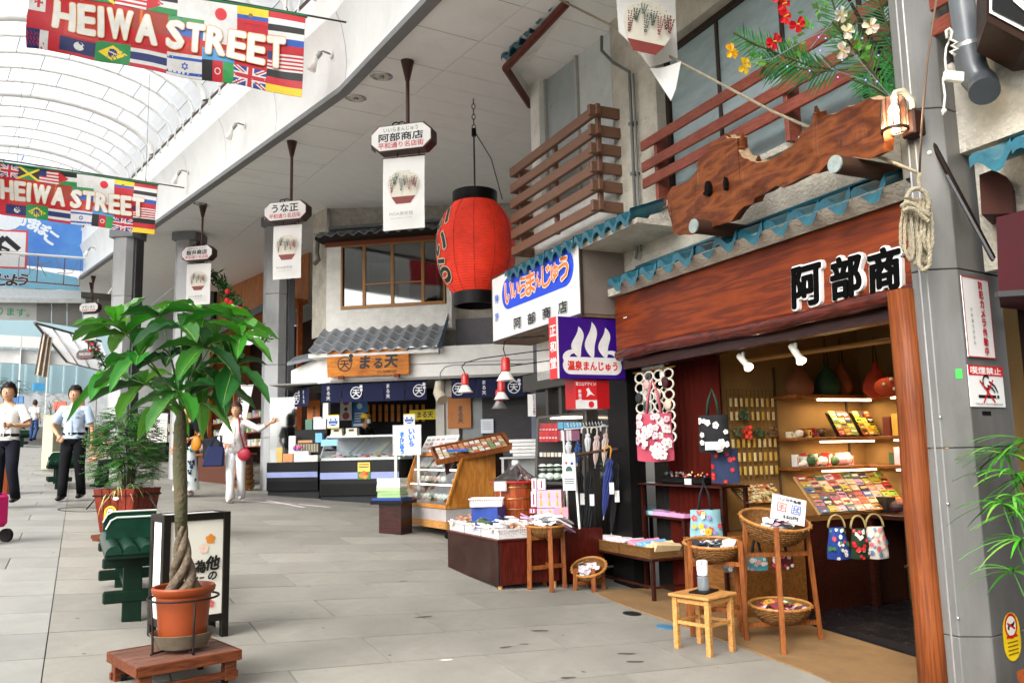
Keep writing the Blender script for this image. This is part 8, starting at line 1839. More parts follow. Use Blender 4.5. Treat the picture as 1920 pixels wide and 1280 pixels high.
o=mb.build('clear_packs',mPlastic,cb_);o['kind']='stuff'
bar(X_(1006,905,YC_),X_(1082,905,YC_),.03)
mb=MB();a_,b_=X_(1000,985,YC_+.05),X_(1094,910,YC_+.05);mb.box(a_.x,b_.x,a_.y,a_.y+.02,a_.z-.6,b_.z);mb.build('lower_panel',M('cab_lower','#2c2826',.4,.3),cb_)
lv=T('louvre_panel','brown louvred vent panel low behind the umbrellas','vent',V((P(1120,1000,9.2).x,9.2,gz(P(1120,1000,9.2).x,9.2))))
for i in range(13):
 z=lv.location.z;mb=MB();a_,b_=P(1100,925+i*9.5,9.2)-lv.location,P(1142,925+i*9.5,9.2)-lv.location;mb.beam(a_,b_,.03,.012);mb.build('louvre',M('louvre_tan','#6a5234',.5),lv)
mb=MB();a_,b_=P(1095,1045,9.23)-lv.location,P(1146,918,9.23)-lv.location;mb.box(a_.x,b_.x,.03,.06,a_.z,b_.z);mb.build('backing',mDark,lv)
aw0=V((P(1003,800,11.9).x,11.9,0));aw1=V((P(1160,800,9.2).x,9.2,0));ra=math.atan2((aw1-aw0).y,(aw1-aw0).x);la=(aw1-aw0).length
al=T('alley_wall','shaded grey wall and doorway between the two shop buildings','wall',aw0,ra)
mb=MB().box(0,la,0,.2,-.2,3.2);mb.build('wall_body',M('alley_grey','#5b5d63',.8,var=.15,scale=3,dirt=.3),al);mb=MB().box(la*.35,la*.75,-.03,0,-.1,2.1);mb.build('dark_door',mBlackMetal,al);mb=MB().box(la*.3,la*.8,-.02,0,2.1,2.2);mb.build('door_lintel',mAlu,al)
t=T('warning_banner','narrow white vertical plate with purple characters on the grey wall beyond the lightbox','sign',P(1000,780,11.5),rad(-8));w_,h_=20/(FPX/11.5),41/(FPX/11.5);mb=MB().box(-w_/2,w_/2,0,.01,0,h_);mb.build('plate',mPlas,t);pr=Pr(on_y(0));pr.vtext('防犯カメラ作動中',w_*.1,h_*.92,h_*.10,h_*.118,'#6a2060',off=.03);pr.build('lettering',t)
t=T('white_meter_box','plain white box on the wall right of the narrow plate with purple characters','box',P(1021,777,10.4),rad(-14));w_,h_=20/(FPX/10.4),30/(FPX/10.4);mb=MB().box(-w_/2,w_/2,0,.15,0,h_);mb.build('box_body',mPlas,t,bevel=.01)
for i,(u,v,Y,pts)in enumerate([(872,715,9.6,[(872,700),(866,688),(872,680),(900,672),(1030,655)]),(948,688,8.9,[(948,668),(944,655),(946,640),(960,633),(1022,630)]),(940,728,9.6,[(941,716),(938,700),(944,688),(1030,676)]),(936,745,10.2,[(936,735),(940,722),(960,708),(1030,694)])]):
 c=P(u,v,Y);t=T('red_spot_lamp',['leftmost red spot lamp on a long thin arm below the white lightbox sign','topmost red spot lamp, hanging directly under the white lightbox sign','middle red spot lamp, just above the lowest one','lowest red spot lamp with a grey shade under the middle one'][i],'spot lamp',c,0,'red spot lamps on arms below the lightbox sign')
 k=Y/FPX;s_=[1,1.25,1,1][i]
 mb=MB().lathe([(9*k*.6*s_,24*k*.6*s_),(9*k*s_*.75,20*k*s_*.6),(10*k*s_*.75,-8*k*.6*s_),(7*k*s_*.7,-12*k*.6*s_)][::-1],14,(0,0,0));mb.build('red_socket',M('lamp_red','#b81a14',.3,coat=.4,bump=0),t,smooth=True)
 mb=MB().lathe([(15*k*s_,-34*k*.6*s_),(13*k*s_,-31*k*.6*s_),(7*k*s_*.9,-12*k*.6*s_)],18);mb.lathe([(0,-33*k*.6*s_),(14*k*s_,-33*k*.6*s_)],18);mb.build('white_bulb_shade',M('lamp_glass_white','#e6e3dc')if i!=3 else mAlu,t,smooth=True)
 Y2=Y-.35
 mb=MB();n=len(pts);mb.tube([P(a,b,Y+(Y2-Y)*j/(n-1))-c for j,(a,b)in enumerate(pts)],.006,6);mb.build('arm',mBlackMetal,t,smooth=2)
c=P(825,740,11.5);t=T('cctv_spot','old white ribbed lamp head on a bent pipe left of the red spot lamps','spot lamp',c);mb=MB().tube([P(823,715,11.5)-c,P(822,735,11.5)-c,P(830,750,11.4)-c],[.05,.075,.085],12);mb.build('lamp_head',M('lamp_old','#a39b88',.6,bump=.05),t,smooth=True)
mb=MB().tube([P(u,v,11.6)-c for u,v in[(824,718),(826,698),(834,688),(850,684),(880,684),(980,682)]],.01,6);mb.build('pipe_arm',M('pipe_grey2','#8a8d90',.5),t,smooth=2)
for i,(loc_,rz_,w2,lab,tx)in enumerate([(onT(.12,-.0,.07),rB,.07,'small white price card on the left plastic basket','350円'),(onT(Lb_*.55,-.0,.07),rB,.07,'small white price card on the middle plastic basket','420円'),(onT(Lb_*.88,.0,.07),rB,.07,'small white price card on the near corner plastic basket','500円'),(onTab(-.75,-.015,z_lo+.05),A.r,.06,'small white price card on the left wicker tray','280円'),(onTab(-.25,-.015,z_lo+.05),A.r,.06,'small white price card on the right wicker tray','300円'),(onTab(-.6,.325,z_hi+.01),A.r,.06,'small white price card in front of the folded towels','700円')]):
 t=T('price_card',lab,'price card',loc_,rz_,'price cards on the goods',rot=(rad(-12),0,rz_));mb=MB().box(-w2/2,w2/2,-.008,-.005,-.01,.045);mb.build('card_sheet',mPlas,t);pr=Pr(on_y(-.008));pr.text(tx,0,.018,.02,'#b01e24',wd=w2*.8,off=.04);pr.build('lettering',t)
mTerra=M('terracotta_plastic','#7f3611',.45,var=.08,bump=.01,dirt=.12);mSoil=M('potting_soil','#241a12',.95,var=.4,scale=40,bump=.4,bs=60);mIronR=M('rusty_iron','#2f2825',.6,.6,var=.3,bump=.05)
fr_,fl_,br_=GX(447,1287),GX(256,1318),GX(418,1240)
rD=math.atan2((fr_-fl_).y,(fr_-fl_).x);W_=(fr_-fl_).length;D_=.46
zD=Zv(fr_.x,fr_.y,1221)-fr_.z
t=T('wooden_dolly','low red-brown wooden dolly on casters under the potted broad leaved tree','dolly',V((fl_.x,fl_.y,(fr_.z+fl_.z)/2-.0)),rD);zD-=.0
mDl=wood('dolly_wood','#4c2311','#6e3a1e',4,(1,7,7),.5)
for i in range(5):
 mb=MB().box(.0,W_,D_*i/5+.003,D_*(i+1)/5-.003,zD-.018,zD);mb.build('deck_board',wood('deck_board','#5f4034','#7a5446',4,(1,7,7),.6),t,bevel=.003)
for a in((-.004,W_+.004,-.012,0,zD-.05,zD+.002),(-.004,W_+.004,D_,D_+.012,zD-.05,zD+.002),(-.012,-.0045,-.012,D_+.012,zD-.05,zD+.002),(W_+.0045,W_+.012,-.012,D_+.012,zD-.05,zD+.002),(0,W_,.005,.03,.04,.075),(0,W_,D_-.03,D_-.005,.04,.075)):mb=MB().box(*a);mb.build('side_rail',mDl,t,bevel=.003)
for x in(.01,W_-.07):
 for y in(.004,D_-.064):mb=MB().box(x,x+.06,y,y+.06,.03,zD-.02);mb.build('corner_block',mDl,t,bevel=.003)
for x in(.05,W_-.05):
 for y in(.06,D_-.06):
  wx,wy=t.location.x+x*math.cos(rD)-y*math.sin(rD),t.location.y+x*math.sin(rD)+y*math.cos(rD);g_=gz(wx,wy)-t.location.z;mb=MB().cyl((x-.012,y,g_+.018),(x+.012,y,g_+.018),.018,n=12);mb.box(x-.008,x+.008,y-.008,y+.008,g_+.02,.045);mb.build('caster',M('rubber','#1a1918'),t)
DT=t.location.copy()
def onD(x,y,z=0):return V((DT.x+x*math.cos(rD)-y*math.sin(rD),DT.y+x*math.sin(rD)+y*math.cos(rD),DT.z+zD+.003+z))
pc_=onD(W_*.50,D_*.52)
cc=P(343,1160,pc_.y);pc_.x=cc.x
k=pxm(pc_+V((0,0,.2)))
rr_=57/k;zrim=Zv(pc_.x,pc_.y,1096)-pc_.z;zbot=.075
t=T('pot_ring_stand','dark iron ring stand with three legs holding the orange pot on the dolly','plant stand',pc_)
mb=MB();zr1=Zv(pc_.x,pc_.y,1118)-pc_.z
mb.tube([(rr_*1.1*math.cos(2*PI*i/36),rr_*1.1*math.sin(2*PI*i/36),zr1)for i in range(36)],.006,6,closed=True);mb.build('upper_ring',mIronR,t,smooth=2)
for a in(-50,-130,90,):
 ca,sa=math.cos(rad(a)),math.sin(rad(a));mb=MB().tube([(rr_*1.1*ca,rr_*1.1*sa,zr1),(rr_*1.02*ca,rr_*1.02*sa,zr1*.5),(rr_*1.0*ca,rr_*1.0*sa,.012),(rr_*1.06*ca,rr_*1.06*sa,.006),(rr_*.3*ca,rr_*.3*sa,.02)],.006,6);mb.build('leg',mIronR,t,smooth=2)
mb=MB().lathe([(0,.024),(rr_*.78,.024),(rr_*.98,.085),(rr_*1.02,.095),(rr_*1.0,.097),(rr_*.94,.088),(rr_*.76,.034),(0,.034)],36);o=mb.build('pot_saucer',M('old_tin','#6f6656',.6,.3,var=.25,scale=14,bump=.05,dirt=.3),None,smooth=True);o.location=pc_;tag(o,'round weathered metal saucer under the orange pot','saucer')
t=T('potted_money_tree','tall potted tree with a braided trunk and large glossy palmate leaves in an orange pot','potted tree',pc_)
mb=MB().lathe([(rr_*.70,.037),(rr_*.72,.04),(rr_*.86,zrim-.05),(rr_*.9,zrim-.045),(rr_*.98,zrim-.03),(rr_*1.0,zrim-.01),(rr_*.96,zrim),(rr_*.90,zrim-.004),(rr_*.84,zrim-.03),(rr_*.8,zrim-.06)],40);mb.build('pot',mTerra,t,smooth=True)
mb=MB().lathe([(0,zrim-.05),(rr_*.83,zrim-.055)],24);mb.build('soil',mSoil,t)
mTr=M('braided_bark','#6f6150',.85,var=.3,scale=14,bump=.3,bs=60,col2='#4a3e30');mTg=M('green_bark','#3a4428',.8,var=.35,scale=10,bump=.25,bs=50,col2='#5b4c3a')
def tq(u,v):q=P(u,v,pc_.y);return q-pc_
zb1=tq(344,985).z;zb2_=tq(338,795).z;xo=tq(340,1000).x
for i in range(4):
 mb=MB();pts=[];rs=[]
 for j in range(26):
  s=j/25;z=zrim-.06+(zb1-zrim+.06)*s;a=i*PI/2+s*5.2;r=.055*(1-s)**1.5+.014;pts.append((r*math.cos(a)+xo*s,r*math.sin(a),z));rs.append(.024*(1-s*.25)+(.012*(1-s)**4))
 mb.tube(pts,rs,10);mb.build('braided_stem',mTr,t,smooth=2)
mb=MB();pts=[(xo*1.0,0,zb1-.06),(tq(339,930).x,0,tq(339,930).z),(tq(337,870).x,.0,tq(337,870).z),(tq(338,800).x,0,zb2_),(tq(340,770).x,0,tq(340,770).z)]
mb.tube(pts,[.031,.035,.037,.033,.016],14);mb.build('upper_trunk',mTg,t,smooth=2)
TOP=V(pts[-1])
mLeafB=VC('broad_leaf',.4,coat=.05,trl=.3,bump=.02,spec=.4)
def leaflet(mb,base,dirv,ln,wd,col,droop,roll=0):
 dirv=V(dirv).normalized();sd=dirv.cross(V((0,0,1)))
 if sd.length<.05:sd=V((1,0,0))
 sd.normalize();sd=(Matrix.Rotation(roll,3,dirv)@sd);up_=sd.cross(dirv);n=9;vs=[]
 for i in range(n+1):
  s=i/n;w_=wd*(max(0,math.sin(PI*min(1,s**1.15)))**.8)*.5+.002;p=base+dirv*(ln*s)+V((0,0,-droop*ln*s*s));rip=.010*math.sin(s*34)*math.sin(PI*s)
  for k_,h in((-1,.018),(-.5,.004),(0,-.006),(.5,.004),(1,.018)):vs.append(p+sd*(w_*k_)+up_*(h*(w_/wd*2)*1.4+rip*abs(k_)))
 c=[x*RND.uniform(.7,1.2)for x in srgb(col)]
 for i in range(n):
  for k_ in range(4):
   pass
 fs=[];cs=[]
 b=len(mb.v);mb.v.extend([tuple(v)for v in vs]);mb.has=True
 for i in range(n):
  for k_ in range(4):
   mb.f.append((b+i*5+k_,b+i*5+k_+1,b+(i+1)*5+k_+1,b+(i+1)*5+k_));mb.c.append(tuple(x*(1.0 if k_ in(0,3)else 1.12)for x in c))
 mb.tube([base+dirv*(ln*s)+V((0,0,-droop*ln*s*s))-up_*.004 for s in(0,.35,.7,.95)],[.004,.003,.002,.001],4,'#7f9a45')
GRN=['#1f4f16','#2a6a18','#17400f','#347a1e','#23591a','#3f8a22']
def cluster(hub,axis,n,ln,droop,spread=1.0,src=None,cols=GRN,a0=None,fan=2*PI):
 hub=V(hub);axis=V(axis).normalized();u_=axis.cross(V((0,0,1)));u_=V((1,0,0))if u_.length<.1 else u_.normalized();w2=axis.cross(u_)
 mb=MB();s_=V(src)if src is not None else TOP;mid=(s_+hub)/2+V((0,0,.04));mb.tube([s_,mid,hub],[.006,.0045,.004],6,'#4f7a2a');mb.build('petiole',mLeafB,t,smooth=2)
 a0=RND.uniform(0,6.28)if a0 is None else a0
 for i in range(n):
  a=a0+fan*i/n+RND.uniform(-.12,.12);d=(u_*math.cos(a)+w2*math.sin(a))*spread+axis*RND.uniform(.25,.5);l=ln*RND.uniform(.74,1.08)
  mb=MB();leaflet(mb,hub,d,l,l*RND.uniform(.38,.47),RND.choice(cols),droop*RND.uniform(.7,1.3),RND.uniform(-.3,.3));mb.build('leaf',mLeafB,t,smooth=2)
def hq2(u,v,dy):return P(u,v,pc_.y+dy)-pc_
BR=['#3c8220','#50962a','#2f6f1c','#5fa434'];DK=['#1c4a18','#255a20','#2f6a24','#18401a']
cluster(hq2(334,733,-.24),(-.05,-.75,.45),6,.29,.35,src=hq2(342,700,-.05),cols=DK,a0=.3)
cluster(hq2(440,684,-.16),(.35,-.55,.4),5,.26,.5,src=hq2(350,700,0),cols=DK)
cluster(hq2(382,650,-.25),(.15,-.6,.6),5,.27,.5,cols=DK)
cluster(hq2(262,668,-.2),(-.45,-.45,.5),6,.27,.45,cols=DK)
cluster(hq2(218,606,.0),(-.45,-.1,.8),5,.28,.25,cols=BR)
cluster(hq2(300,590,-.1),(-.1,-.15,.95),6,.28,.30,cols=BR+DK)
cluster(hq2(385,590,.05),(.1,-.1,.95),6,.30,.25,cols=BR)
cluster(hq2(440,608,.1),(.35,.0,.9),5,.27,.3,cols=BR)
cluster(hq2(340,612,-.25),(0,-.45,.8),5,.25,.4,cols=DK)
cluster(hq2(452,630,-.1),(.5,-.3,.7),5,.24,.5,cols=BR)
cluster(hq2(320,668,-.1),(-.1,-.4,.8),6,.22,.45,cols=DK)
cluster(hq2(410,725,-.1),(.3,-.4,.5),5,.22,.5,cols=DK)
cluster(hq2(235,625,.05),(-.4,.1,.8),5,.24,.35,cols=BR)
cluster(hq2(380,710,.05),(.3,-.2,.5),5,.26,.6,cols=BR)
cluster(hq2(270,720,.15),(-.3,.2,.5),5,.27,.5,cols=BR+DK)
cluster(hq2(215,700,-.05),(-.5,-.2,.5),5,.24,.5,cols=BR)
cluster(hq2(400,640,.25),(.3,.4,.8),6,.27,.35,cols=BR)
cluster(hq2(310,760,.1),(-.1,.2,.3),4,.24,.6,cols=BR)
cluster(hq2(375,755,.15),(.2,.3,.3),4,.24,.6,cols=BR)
bl,br2=GX(300,1207),GX(428,1192);rB2=math.atan2((br2-bl).y,(br2-bl).x);Wb=(br2-bl).length
t=T('floor_sign_box','black-framed white floor sign with brush characters and orange flowers behind the orange pot','floor sign',V((bl.x,bl.y,min(bl.z,br2.z)-.005)),rB2);hb=Zv(bl.x,bl.y,966)-t.location.z;Db=.26
mFr=M('black_frame_wood','#17130f',.4,var=.3,bump=.02,coat=.1)
for x,y in((0,0),(Wb-.045,0),(0,Db-.045),(Wb-.045,Db-.045)):mb=MB().box(x,x+.045,y,y+.045,0,hb);mb.build('corner_post',mFr,t,bevel=.003)
for z in(.11,hb-.045):
 for q6 in((.045,Wb-.045,0,.03),(.045,Wb-.045,Db-.03,Db),(0,.03,.045,Db-.045),(Wb-.03,Wb,.045,Db-.045)):mb=MB().box(*q6,z,z+.045);mb.build('frame_rail',mFr,t,bevel=.002)
mSh=transl('sign_paper_panel','#dcd8cc',.02)
mPap=M('sign_paper','#d8d4c8',.6,var=.03,bump=0)
mb=MB().box(.045,Wb-.045,.012,.02,.155,hb-.045);mb.build('front_panel',mPap,t);mb=MB().box(.012,.02,.045,Db-.045,.155,hb-.045);mb.build('side_panel',mPap,t);mb=MB().box(.045,Wb-.045,.045,Db-.045,hb-.012,hb-.004);mb.build('top_panel',mPlas,t)
pr=Pr(on_y(.012));
def fl(x,z,r,c):
 for k in range(5):pr.disc(x+r*.6*math.cos(k*1.257+.3),z+r*.6*math.sin(k*1.257+.3),r*.5,c,8)
pr_w=Wb;fl(Wb*.70,hb*.79,.030,'#d8862a');fl(Wb*.60,hb*.72,.030,'#e6c8b4');fl(Wb*.72,hb*.28,.024,'#c8605a')
for ch,x,z,h in(('他',.74,.60,.085),('の',.74,.50,.05),('為',.55,.58,.075),('に',.55,.47,.05),('や',.36,.60,.07),('尽',.36,.50,.06)):pr.text(ch,Wb*x,hb*z,h,'#14120f',off=.05,shear=.15)
pr.build('lettering',t)
mGr=M('bench_green','#0a2116',.45,var=.2,scale=8,bump=.03,coat=.15,dirt=.15);mGrT=M('bench_tile_green','#0d3022',.3,var=.25,scale=10,bump=.02,coat=.4)
def bench(loc,rz,label,ln=1.5,detail=True,kz=1.0):
 t=T('green_bench',label,'bench',loc,rz,'dark green benches down the middle of the street');W2=.42
 for y in(.12,ln-.14):
  g_=-.02;mb=MB().box(.12,.24,y,y+.05,g_,.40);mb.build('leg',mGr,t,bevel=.004)
  mb=MB().box(-.0,W2-.03,y-.006,y+.056,.13,.21);mb.build('foot_rail',mGr,t,bevel=.01);mb=MB().box(-.01,W2,y-.006,y+.056,.36,.43);mb.build('top_rail',mGr,t,bevel=.01)
 mb=MB().box(.15,.21,.17,ln-.14,.16,.2);mb.build('long_rail',mGr,t)
 mb=MB().box(0,W2,0,ln,.43,.46);mb.build('seat_base',mGr,t,bevel=.004)
 n=4
 for i in range(n):
  mb=MB();x=W2*(i+.5)/n;mb.add([(x+W2/n*.5*math.cos(a*PI/8),y,.46+W2/n*.55*math.sin(a*PI/8))for y in(-.01,ln+.01)for a in range(9)],[(a,a+1,a+10,a+9)for a in range(8)]+[tuple(range(9))[::-1],tuple(range(9,18))]);mb.build('rounded_seat_slat',mGrT,t,smooth=True)
 for y in(ln*.45,ln*.98):
  mb=MB().prism([(0.02,.5),(W2,.5),(W2,.66),(.09,.66),(.05,.64),(.02,.58)],y,y+.03);mb.build('divider_board',mGrT,t,bevel=.004);mb=MB().tube([(.02,y-.003,.58),(.05,y-.003,.64),(.09,y-.003,.662),(W2,y-.003,.662)],.008,6);mb.build('worn_white_edge',M('worn_edge','#b9c2b8',.6),t)
 return t
b0=GX(214,1177);rbn=rad(27.5)
bench(V((b0.x-.08,b0.y+.0,b0.z+.0)),rbn,'nearest dark green bench with rounded tile-like top, left of the floor sign')
b0=GX(88,918);bench(V((b0.x,b0.y,b0.z)),rad(30),'dark green bench in the middle distance behind the man in the light blue shirt',1.6)
b0=GX(30,838);bench(V((b0.x,b0.y,b0.z)),rad(32),'farthest dark green bench at the left edge of the picture',1.5)
pq=GX(236,1012);kk=pxm(pq);hp_=(1012-916)/kk
t=T('red_planter','square tapering red-brown wooden planter with a yellow sticker, ferny shrub and striped grass','planter',pq,rad(-10))
mRP=wood('planter_red','#541a10','#7a2a18',4,(7,7,1),.5)
w0,w1=.19,.25;z0=.10
for i in range(5):
 for side in range(4):
  R3=Matrix.Rotation(side*PI/2,3,'Z');a,b=-1+2*i/5+.02,-1+2*(i+1)/5-.02
  vs=[R3@V((a*w0,-w0,z0)),R3@V((b*w0,-w0,z0)),R3@V((b*w1,-w1,hp_)),R3@V((a*w1,-w1,hp_))];vs+=[v-R3@V((0,-.02,0))for v in vs];mb=MB().add(vs,[(0,1,2,3),(7,6,5,4),(0,4,5,1),(1,5,6,2),(2,6,7,3),(3,7,4,0)]);mb.build('stave',mRP,t)
for z,k in((hp_-.07,.97),):mb=MB();q=w1*k+.004;mb.tube([(-q,-q,z),(q,-q,z),(q,q,z),(-q,q,z)],.012,4,closed=True);mb.build('iron_band',mBlackMetal,t)
mb=MB().box(-w1+.03,w1-.03,-w1+.03,w1-.03,hp_-.05,hp_-.04);mb.build('soil',mSoil,t)
for s_ in(-1,1):mb=MB().tube([(s_*w1,-.05,hp_-.06),(s_*(w1+.08),-.08,hp_-.10),(s_*(w1+.18),-.10,hp_-.22)],.008,6);mb.build('strap',mBlackMetal,t)
mb=MB().box(-w0-.06,w0+.06,-w0-.06,w0+.06,.04,.08);mb.box(-w0-.05,-w0+.03,-w0-.05,-w0+.02,0,.04);mb.box(w0-.03,w0+.05,-w0-.05,-w0+.02,0,.04);mb.box(-w0-.05,w0+.05,w0-.02,w0+.05,0,.04);mb.build('wooden_base',mDl,t)
pr=Pr(lambda a,b,h:(a-.11,-w1*.9-.012-h,b+z0+.03));pr.maxe=0;f3(pr,.15,.26);pr.build('sticker',t)
mb=MB().lathe([(0,0),(.035,.001)],16,sy=.5);o=mb.build('oval_badge',mPlas,t);o.rotation_euler=(rad(90),0,0);o.location=(.03,-w1*.94-.012,hp_-.10)
mFine=VC('fine_leaf',.5,trl=.3,bump=0)
def shrub(t,c,rx,ry,rz_,n,cols,ls=.035,stems=6,name='foliage',z0=.0,leaf=None,shape=None):
 mb=MB();r_=random.Random(n)
 for i in range(stems):
  a=r_.uniform(0,6.28);e=V(c)+V((rx*.5*math.cos(a),ry*.5*math.sin(a),r_.uniform(-.3,.6)*rz_));mb.tube([V((.05*math.cos(a),.05*math.sin(a),z0)),V((.07*math.cos(a),.05*math.sin(a),(z0+e.z)/2)),e],[.012,.009,.004],5)
 mb.build('stem',M('stem_brown','#4a3e2c',.8),t);mb=MB();k=0
 while k<n:
  p=V((r_.uniform(-1,1),r_.uniform(-1,1),r_.uniform(-1,1)))
  if p.length>1 or(p.length<.35):continue
  if noise.noise(p*2.3+V((n,0,0)))<-.12:continue
  q=V(c)+V((p.x*rx,p.y*ry,p.z*rz_));a=math.atan2(p.y,p.x)+r_.uniform(-.8,.8);d=V((math.cos(a),math.sin(a),r_.uniform(-.5,.4))).normalized();L_=ls*r_.uniform(3,5);sd=d.cross(V((0,0,1))).normalized();col=[x*r_.uniform(.6,1.35)for x in srgb(r_.choice(cols))]
  for j in range(6):
   b=q+d*L_*j/6+V((0,0,-.15*L_*(j/6)**2))
   for s_ in(-1,1):
    e=(d*.5+sd*s_).normalized()*ls*r_.uniform(.8,1.1);w2=d*ls*.28;mb.add([b,b+e*.5-w2,b+e+V((0,0,-.2*ls)),b+e*.5+w2],[(0,1,2,3)],col);k+=1
 o=mb.build(name,mFine,t);o['kind']='stuff';return o
cb3=tuple(P(238,828,pq.y)-pq);kk=pxm(pq+V((0,0,.9)))
shrub(t,(P(236,840,pq.y)-pq),60/kk,.34,80/kk,14000,['#3a6a2a','#487a36','#5a8c44','#274a20','#6c9c54'],.036,9,z0=hp_-.05)
def grass(t,c,n,ln,cols,w_=.012,droop=.9,name='striped_grass'):
 mb=MB()
 for i in range(n):
  a=RND.uniform(0,6.28);l=ln*RND.uniform(.6,1.1);d=V((math.cos(a),math.sin(a),RND.uniform(.5,1.8))).normalized();sd=d.cross(V((0,0,1))).normalized();vs=[]
  for k in range(6):
   s=k/5;p=V(c)+V((.06*math.cos(a*3),.06*math.sin(a*2),0))+d*l*s+V((0,0,-droop*l*s*s));ww=w_*(1-s*.95)
   vs+=[p-sd*ww,p,p+sd*ww]
  c_=[x*RND.uniform(.8,1.2)for x in srgb(RND.choice(cols))];mb.add(vs,[(k*3+j,k*3+j+1,k*3+j+4,k*3+j+3)for k in range(5)for j in range(2)],c_)
 o=mb.build(name,mFine,t);o['kind']='stuff'
grass(t,(.02,-.08,hp_-.04),40,.42,['#8aa052','#a8b878','#6f8f3a','#c8d0a0']);grass(t,(-.1,-.15,hp_-.04),12,.3,['#7a9a4a','#a8b878'],droop=1.6)
for x in(-.15,.2):mb=MB().box(x-.02,x+.02,.14,.16,hp_-.05,hp_+.3);mb.build('white_stake',mPlas,t)
pp=P(1950,930,4.3);pp.z=gz(pp.x,pp.y);t=T('umbrella_sedge','bright green umbrella sedge with narrow drooping leaves at the right edge','plant',pp)
O=pp.copy();mb=MB()
for(u,v),n,ln in(((1885,850),18,.30),((1925,825),18,.30),((1905,890),16,.28),((1880,945),14,.26),((1915,1010),14,.26),((1900,1070),12,.22),((1930,960),14,.24),((1900,930),12,.20),((1945,890),12,.24)):
 h_=P(u,v,4.25+RND.uniform(-.12,.15))-O;mb.tube([V((RND.uniform(-.03,.03),RND.uniform(-.03,.03),.0)),h_*.5+V((.03,0,h_.z*.1)),h_],[.005,.004,.004],5,'#3f7a2a')
 for i in range(n):
  a=2*PI*i/n+RND.uniform(-.2,.2);l=ln*RND.uniform(.7,1.15);d=V((math.cos(a),math.sin(a),RND.uniform(-.1,.55))).normalized();sd=d.cross(V((0,0,1))).normalized();vs=[]
  for k in range(6):
   s=k/5;p=h_+d*l*s+V((0,0,-.45*l*s*s));ww=.0075*(math.sin(PI*min(1,s*.85+.15))+.05);vs+=[p-sd*ww,p+V((0,0,.003)),p+sd*ww]
  c_=[x*RND.uniform(.7,1.3)for x in srgb(RND.choice(['#4f9a2a','#3a7f22','#6ab03a','#2c6a1c']))];mb.add(vs,[(k*3+j,k*3+j+1,k*3+j+4,k*3+j+3)for k in range(5)for j in range(2)],c_)
mb.build('leaves_and_stems',VC('leaf_print',.45,trl=.25),t,smooth=2)
mb=MB().lathe([(.13,0),(.17,.30),(.18,.30),(.18,.33),(.15,.33),(.14,.28)],20);mb.build('pot',mTerra,t,smooth=True);mb=MB().lathe([(0,.29),(.145,.28)],16);mb.build('soil',mSoil,t)
nb=T('neighbour_shop','dark neighbouring shop front behind the maroon awning at the right edge','shop building',A.w(.4,0,-.2),A.r)
def Ln(x0,x1,y0,y1,z0,z1,nm,mat,bev=0):mb=MB().box(x0,x1,y0,y1,z0,z1);return mb.build(nm,mat,nb,bevel=bev)
qn=lambda u,v,y:(lambda p:(p.x-.4,p.z+.2))(A.px(u,v,y))
Ln(-.08,2.4,.35,.45,0,3.0,'dark_front',M('dark_maroon_wood','#1c0f0c',.5));Ln(.2,.75,.32,.35,0,2.3,'door_leaf',M('door_brown','#241510',.4));Ln(.85,1.5,.32,.35,0,2.3,'door_leaf',M('door_brown','#241510'))
p_=P(1850,500,5.2);
zt1=P(1870,280,4.4).z+.2
x_=qn(1862,300,-.1)[0]
for i in range(3):o=tilemb(.24).build('roof_tile',M('teal_glazed_tile','#1f6f7c'),nb,smooth=True);o.location=(.14+i*.24,-.25,zt1-.08)
ma=T('maroon_awning','maroon fabric box awning hanging at the right edge beside the pillar','awning',P(1900,455,4.25));O=ma.location.copy()
def aw4(pts,Y):return[P(u,v,Y)-O for u,v in pts]
f=aw4([(1868,408),(1990,375),(1990,560),(1872,548)],4.25);b=[q+V((.3,.5,0))for q in f];mb=MB().add(f+b,[(0,1,2,3),(7,6,5,4),(0,4,5,1),(1,5,6,2),(2,6,7,3),(3,7,4,0)]);mb.build('awning_fabric',M('maroon_fabric','#3a0a12',.8,bump=.02),ma)
mb=MB().beam(P(1868,552,4.25)-O,P(1990,545,4.25)-O,.03,.03);mb.build('awning_bar',M('bar_grey','#4a4a4a',.4,.5),ma)
bw=T('brown_beam_end','curved brown timber beam end under the teal tiles right of the pillar','beam',P(1858,380,4.42));O=bw.location.copy();f=[P(u,v,4.42)-O for u,v in[(1836,328),(1862,318),(1888,332),(1896,350),(1900,400),(1840,402)]];n=len(f);b=[q+V((.25,.3,0))for q in f];mb=MB().add(f+b,[tuple(range(n)),tuple(range(2*n-1,n-1,-1))]+[(i,i+n,(i+1)%n+n,(i+1)%n)for i in range(n)]);mb.build('timber',M('beam_end_brown','#3a1a10',.6),bw)
def aboard(u0,u1,vt,vm,vb,label,col,frm,fn,lean=0,base='#1a1a1a'):
 g=GX((u0+u1)/2,vb);k=pxm(g);w_=(u1-u0)/k;H=Zv(g.x,g.y,vt)-g.z;hm=Zv(g.x,g.y,vm)-g.z
 t=T('floor_sign',label,'floor sign',g,rad(-8));mb=MB().box(-w_/2,w_/2,-.03,.03,hm,H);mb.build('panel',M('panel_'+col,col,.5,bump=0),t,bevel=.004)
 mb=MB().box(-w_/2,w_/2,-.08,.10,0,hm-.001);mb.build('base',M('base_'+base,base,.6),t)
 pr=Pr(on_y(-.03));fn(pr,w_,hm,H);pr.build('lettering',t);return t
def f_aoki(pr,w_,a,b):pr.vtext('アオキ',0,b-.35*(b-a),(b-a)*.17,(b-a)*.21,'#161616',off=.03,shear=.1);pr.vtext('つるやの店',-w_*.25,b-.25*(b-a),(b-a)*.05,(b-a)*.08,'#555555')
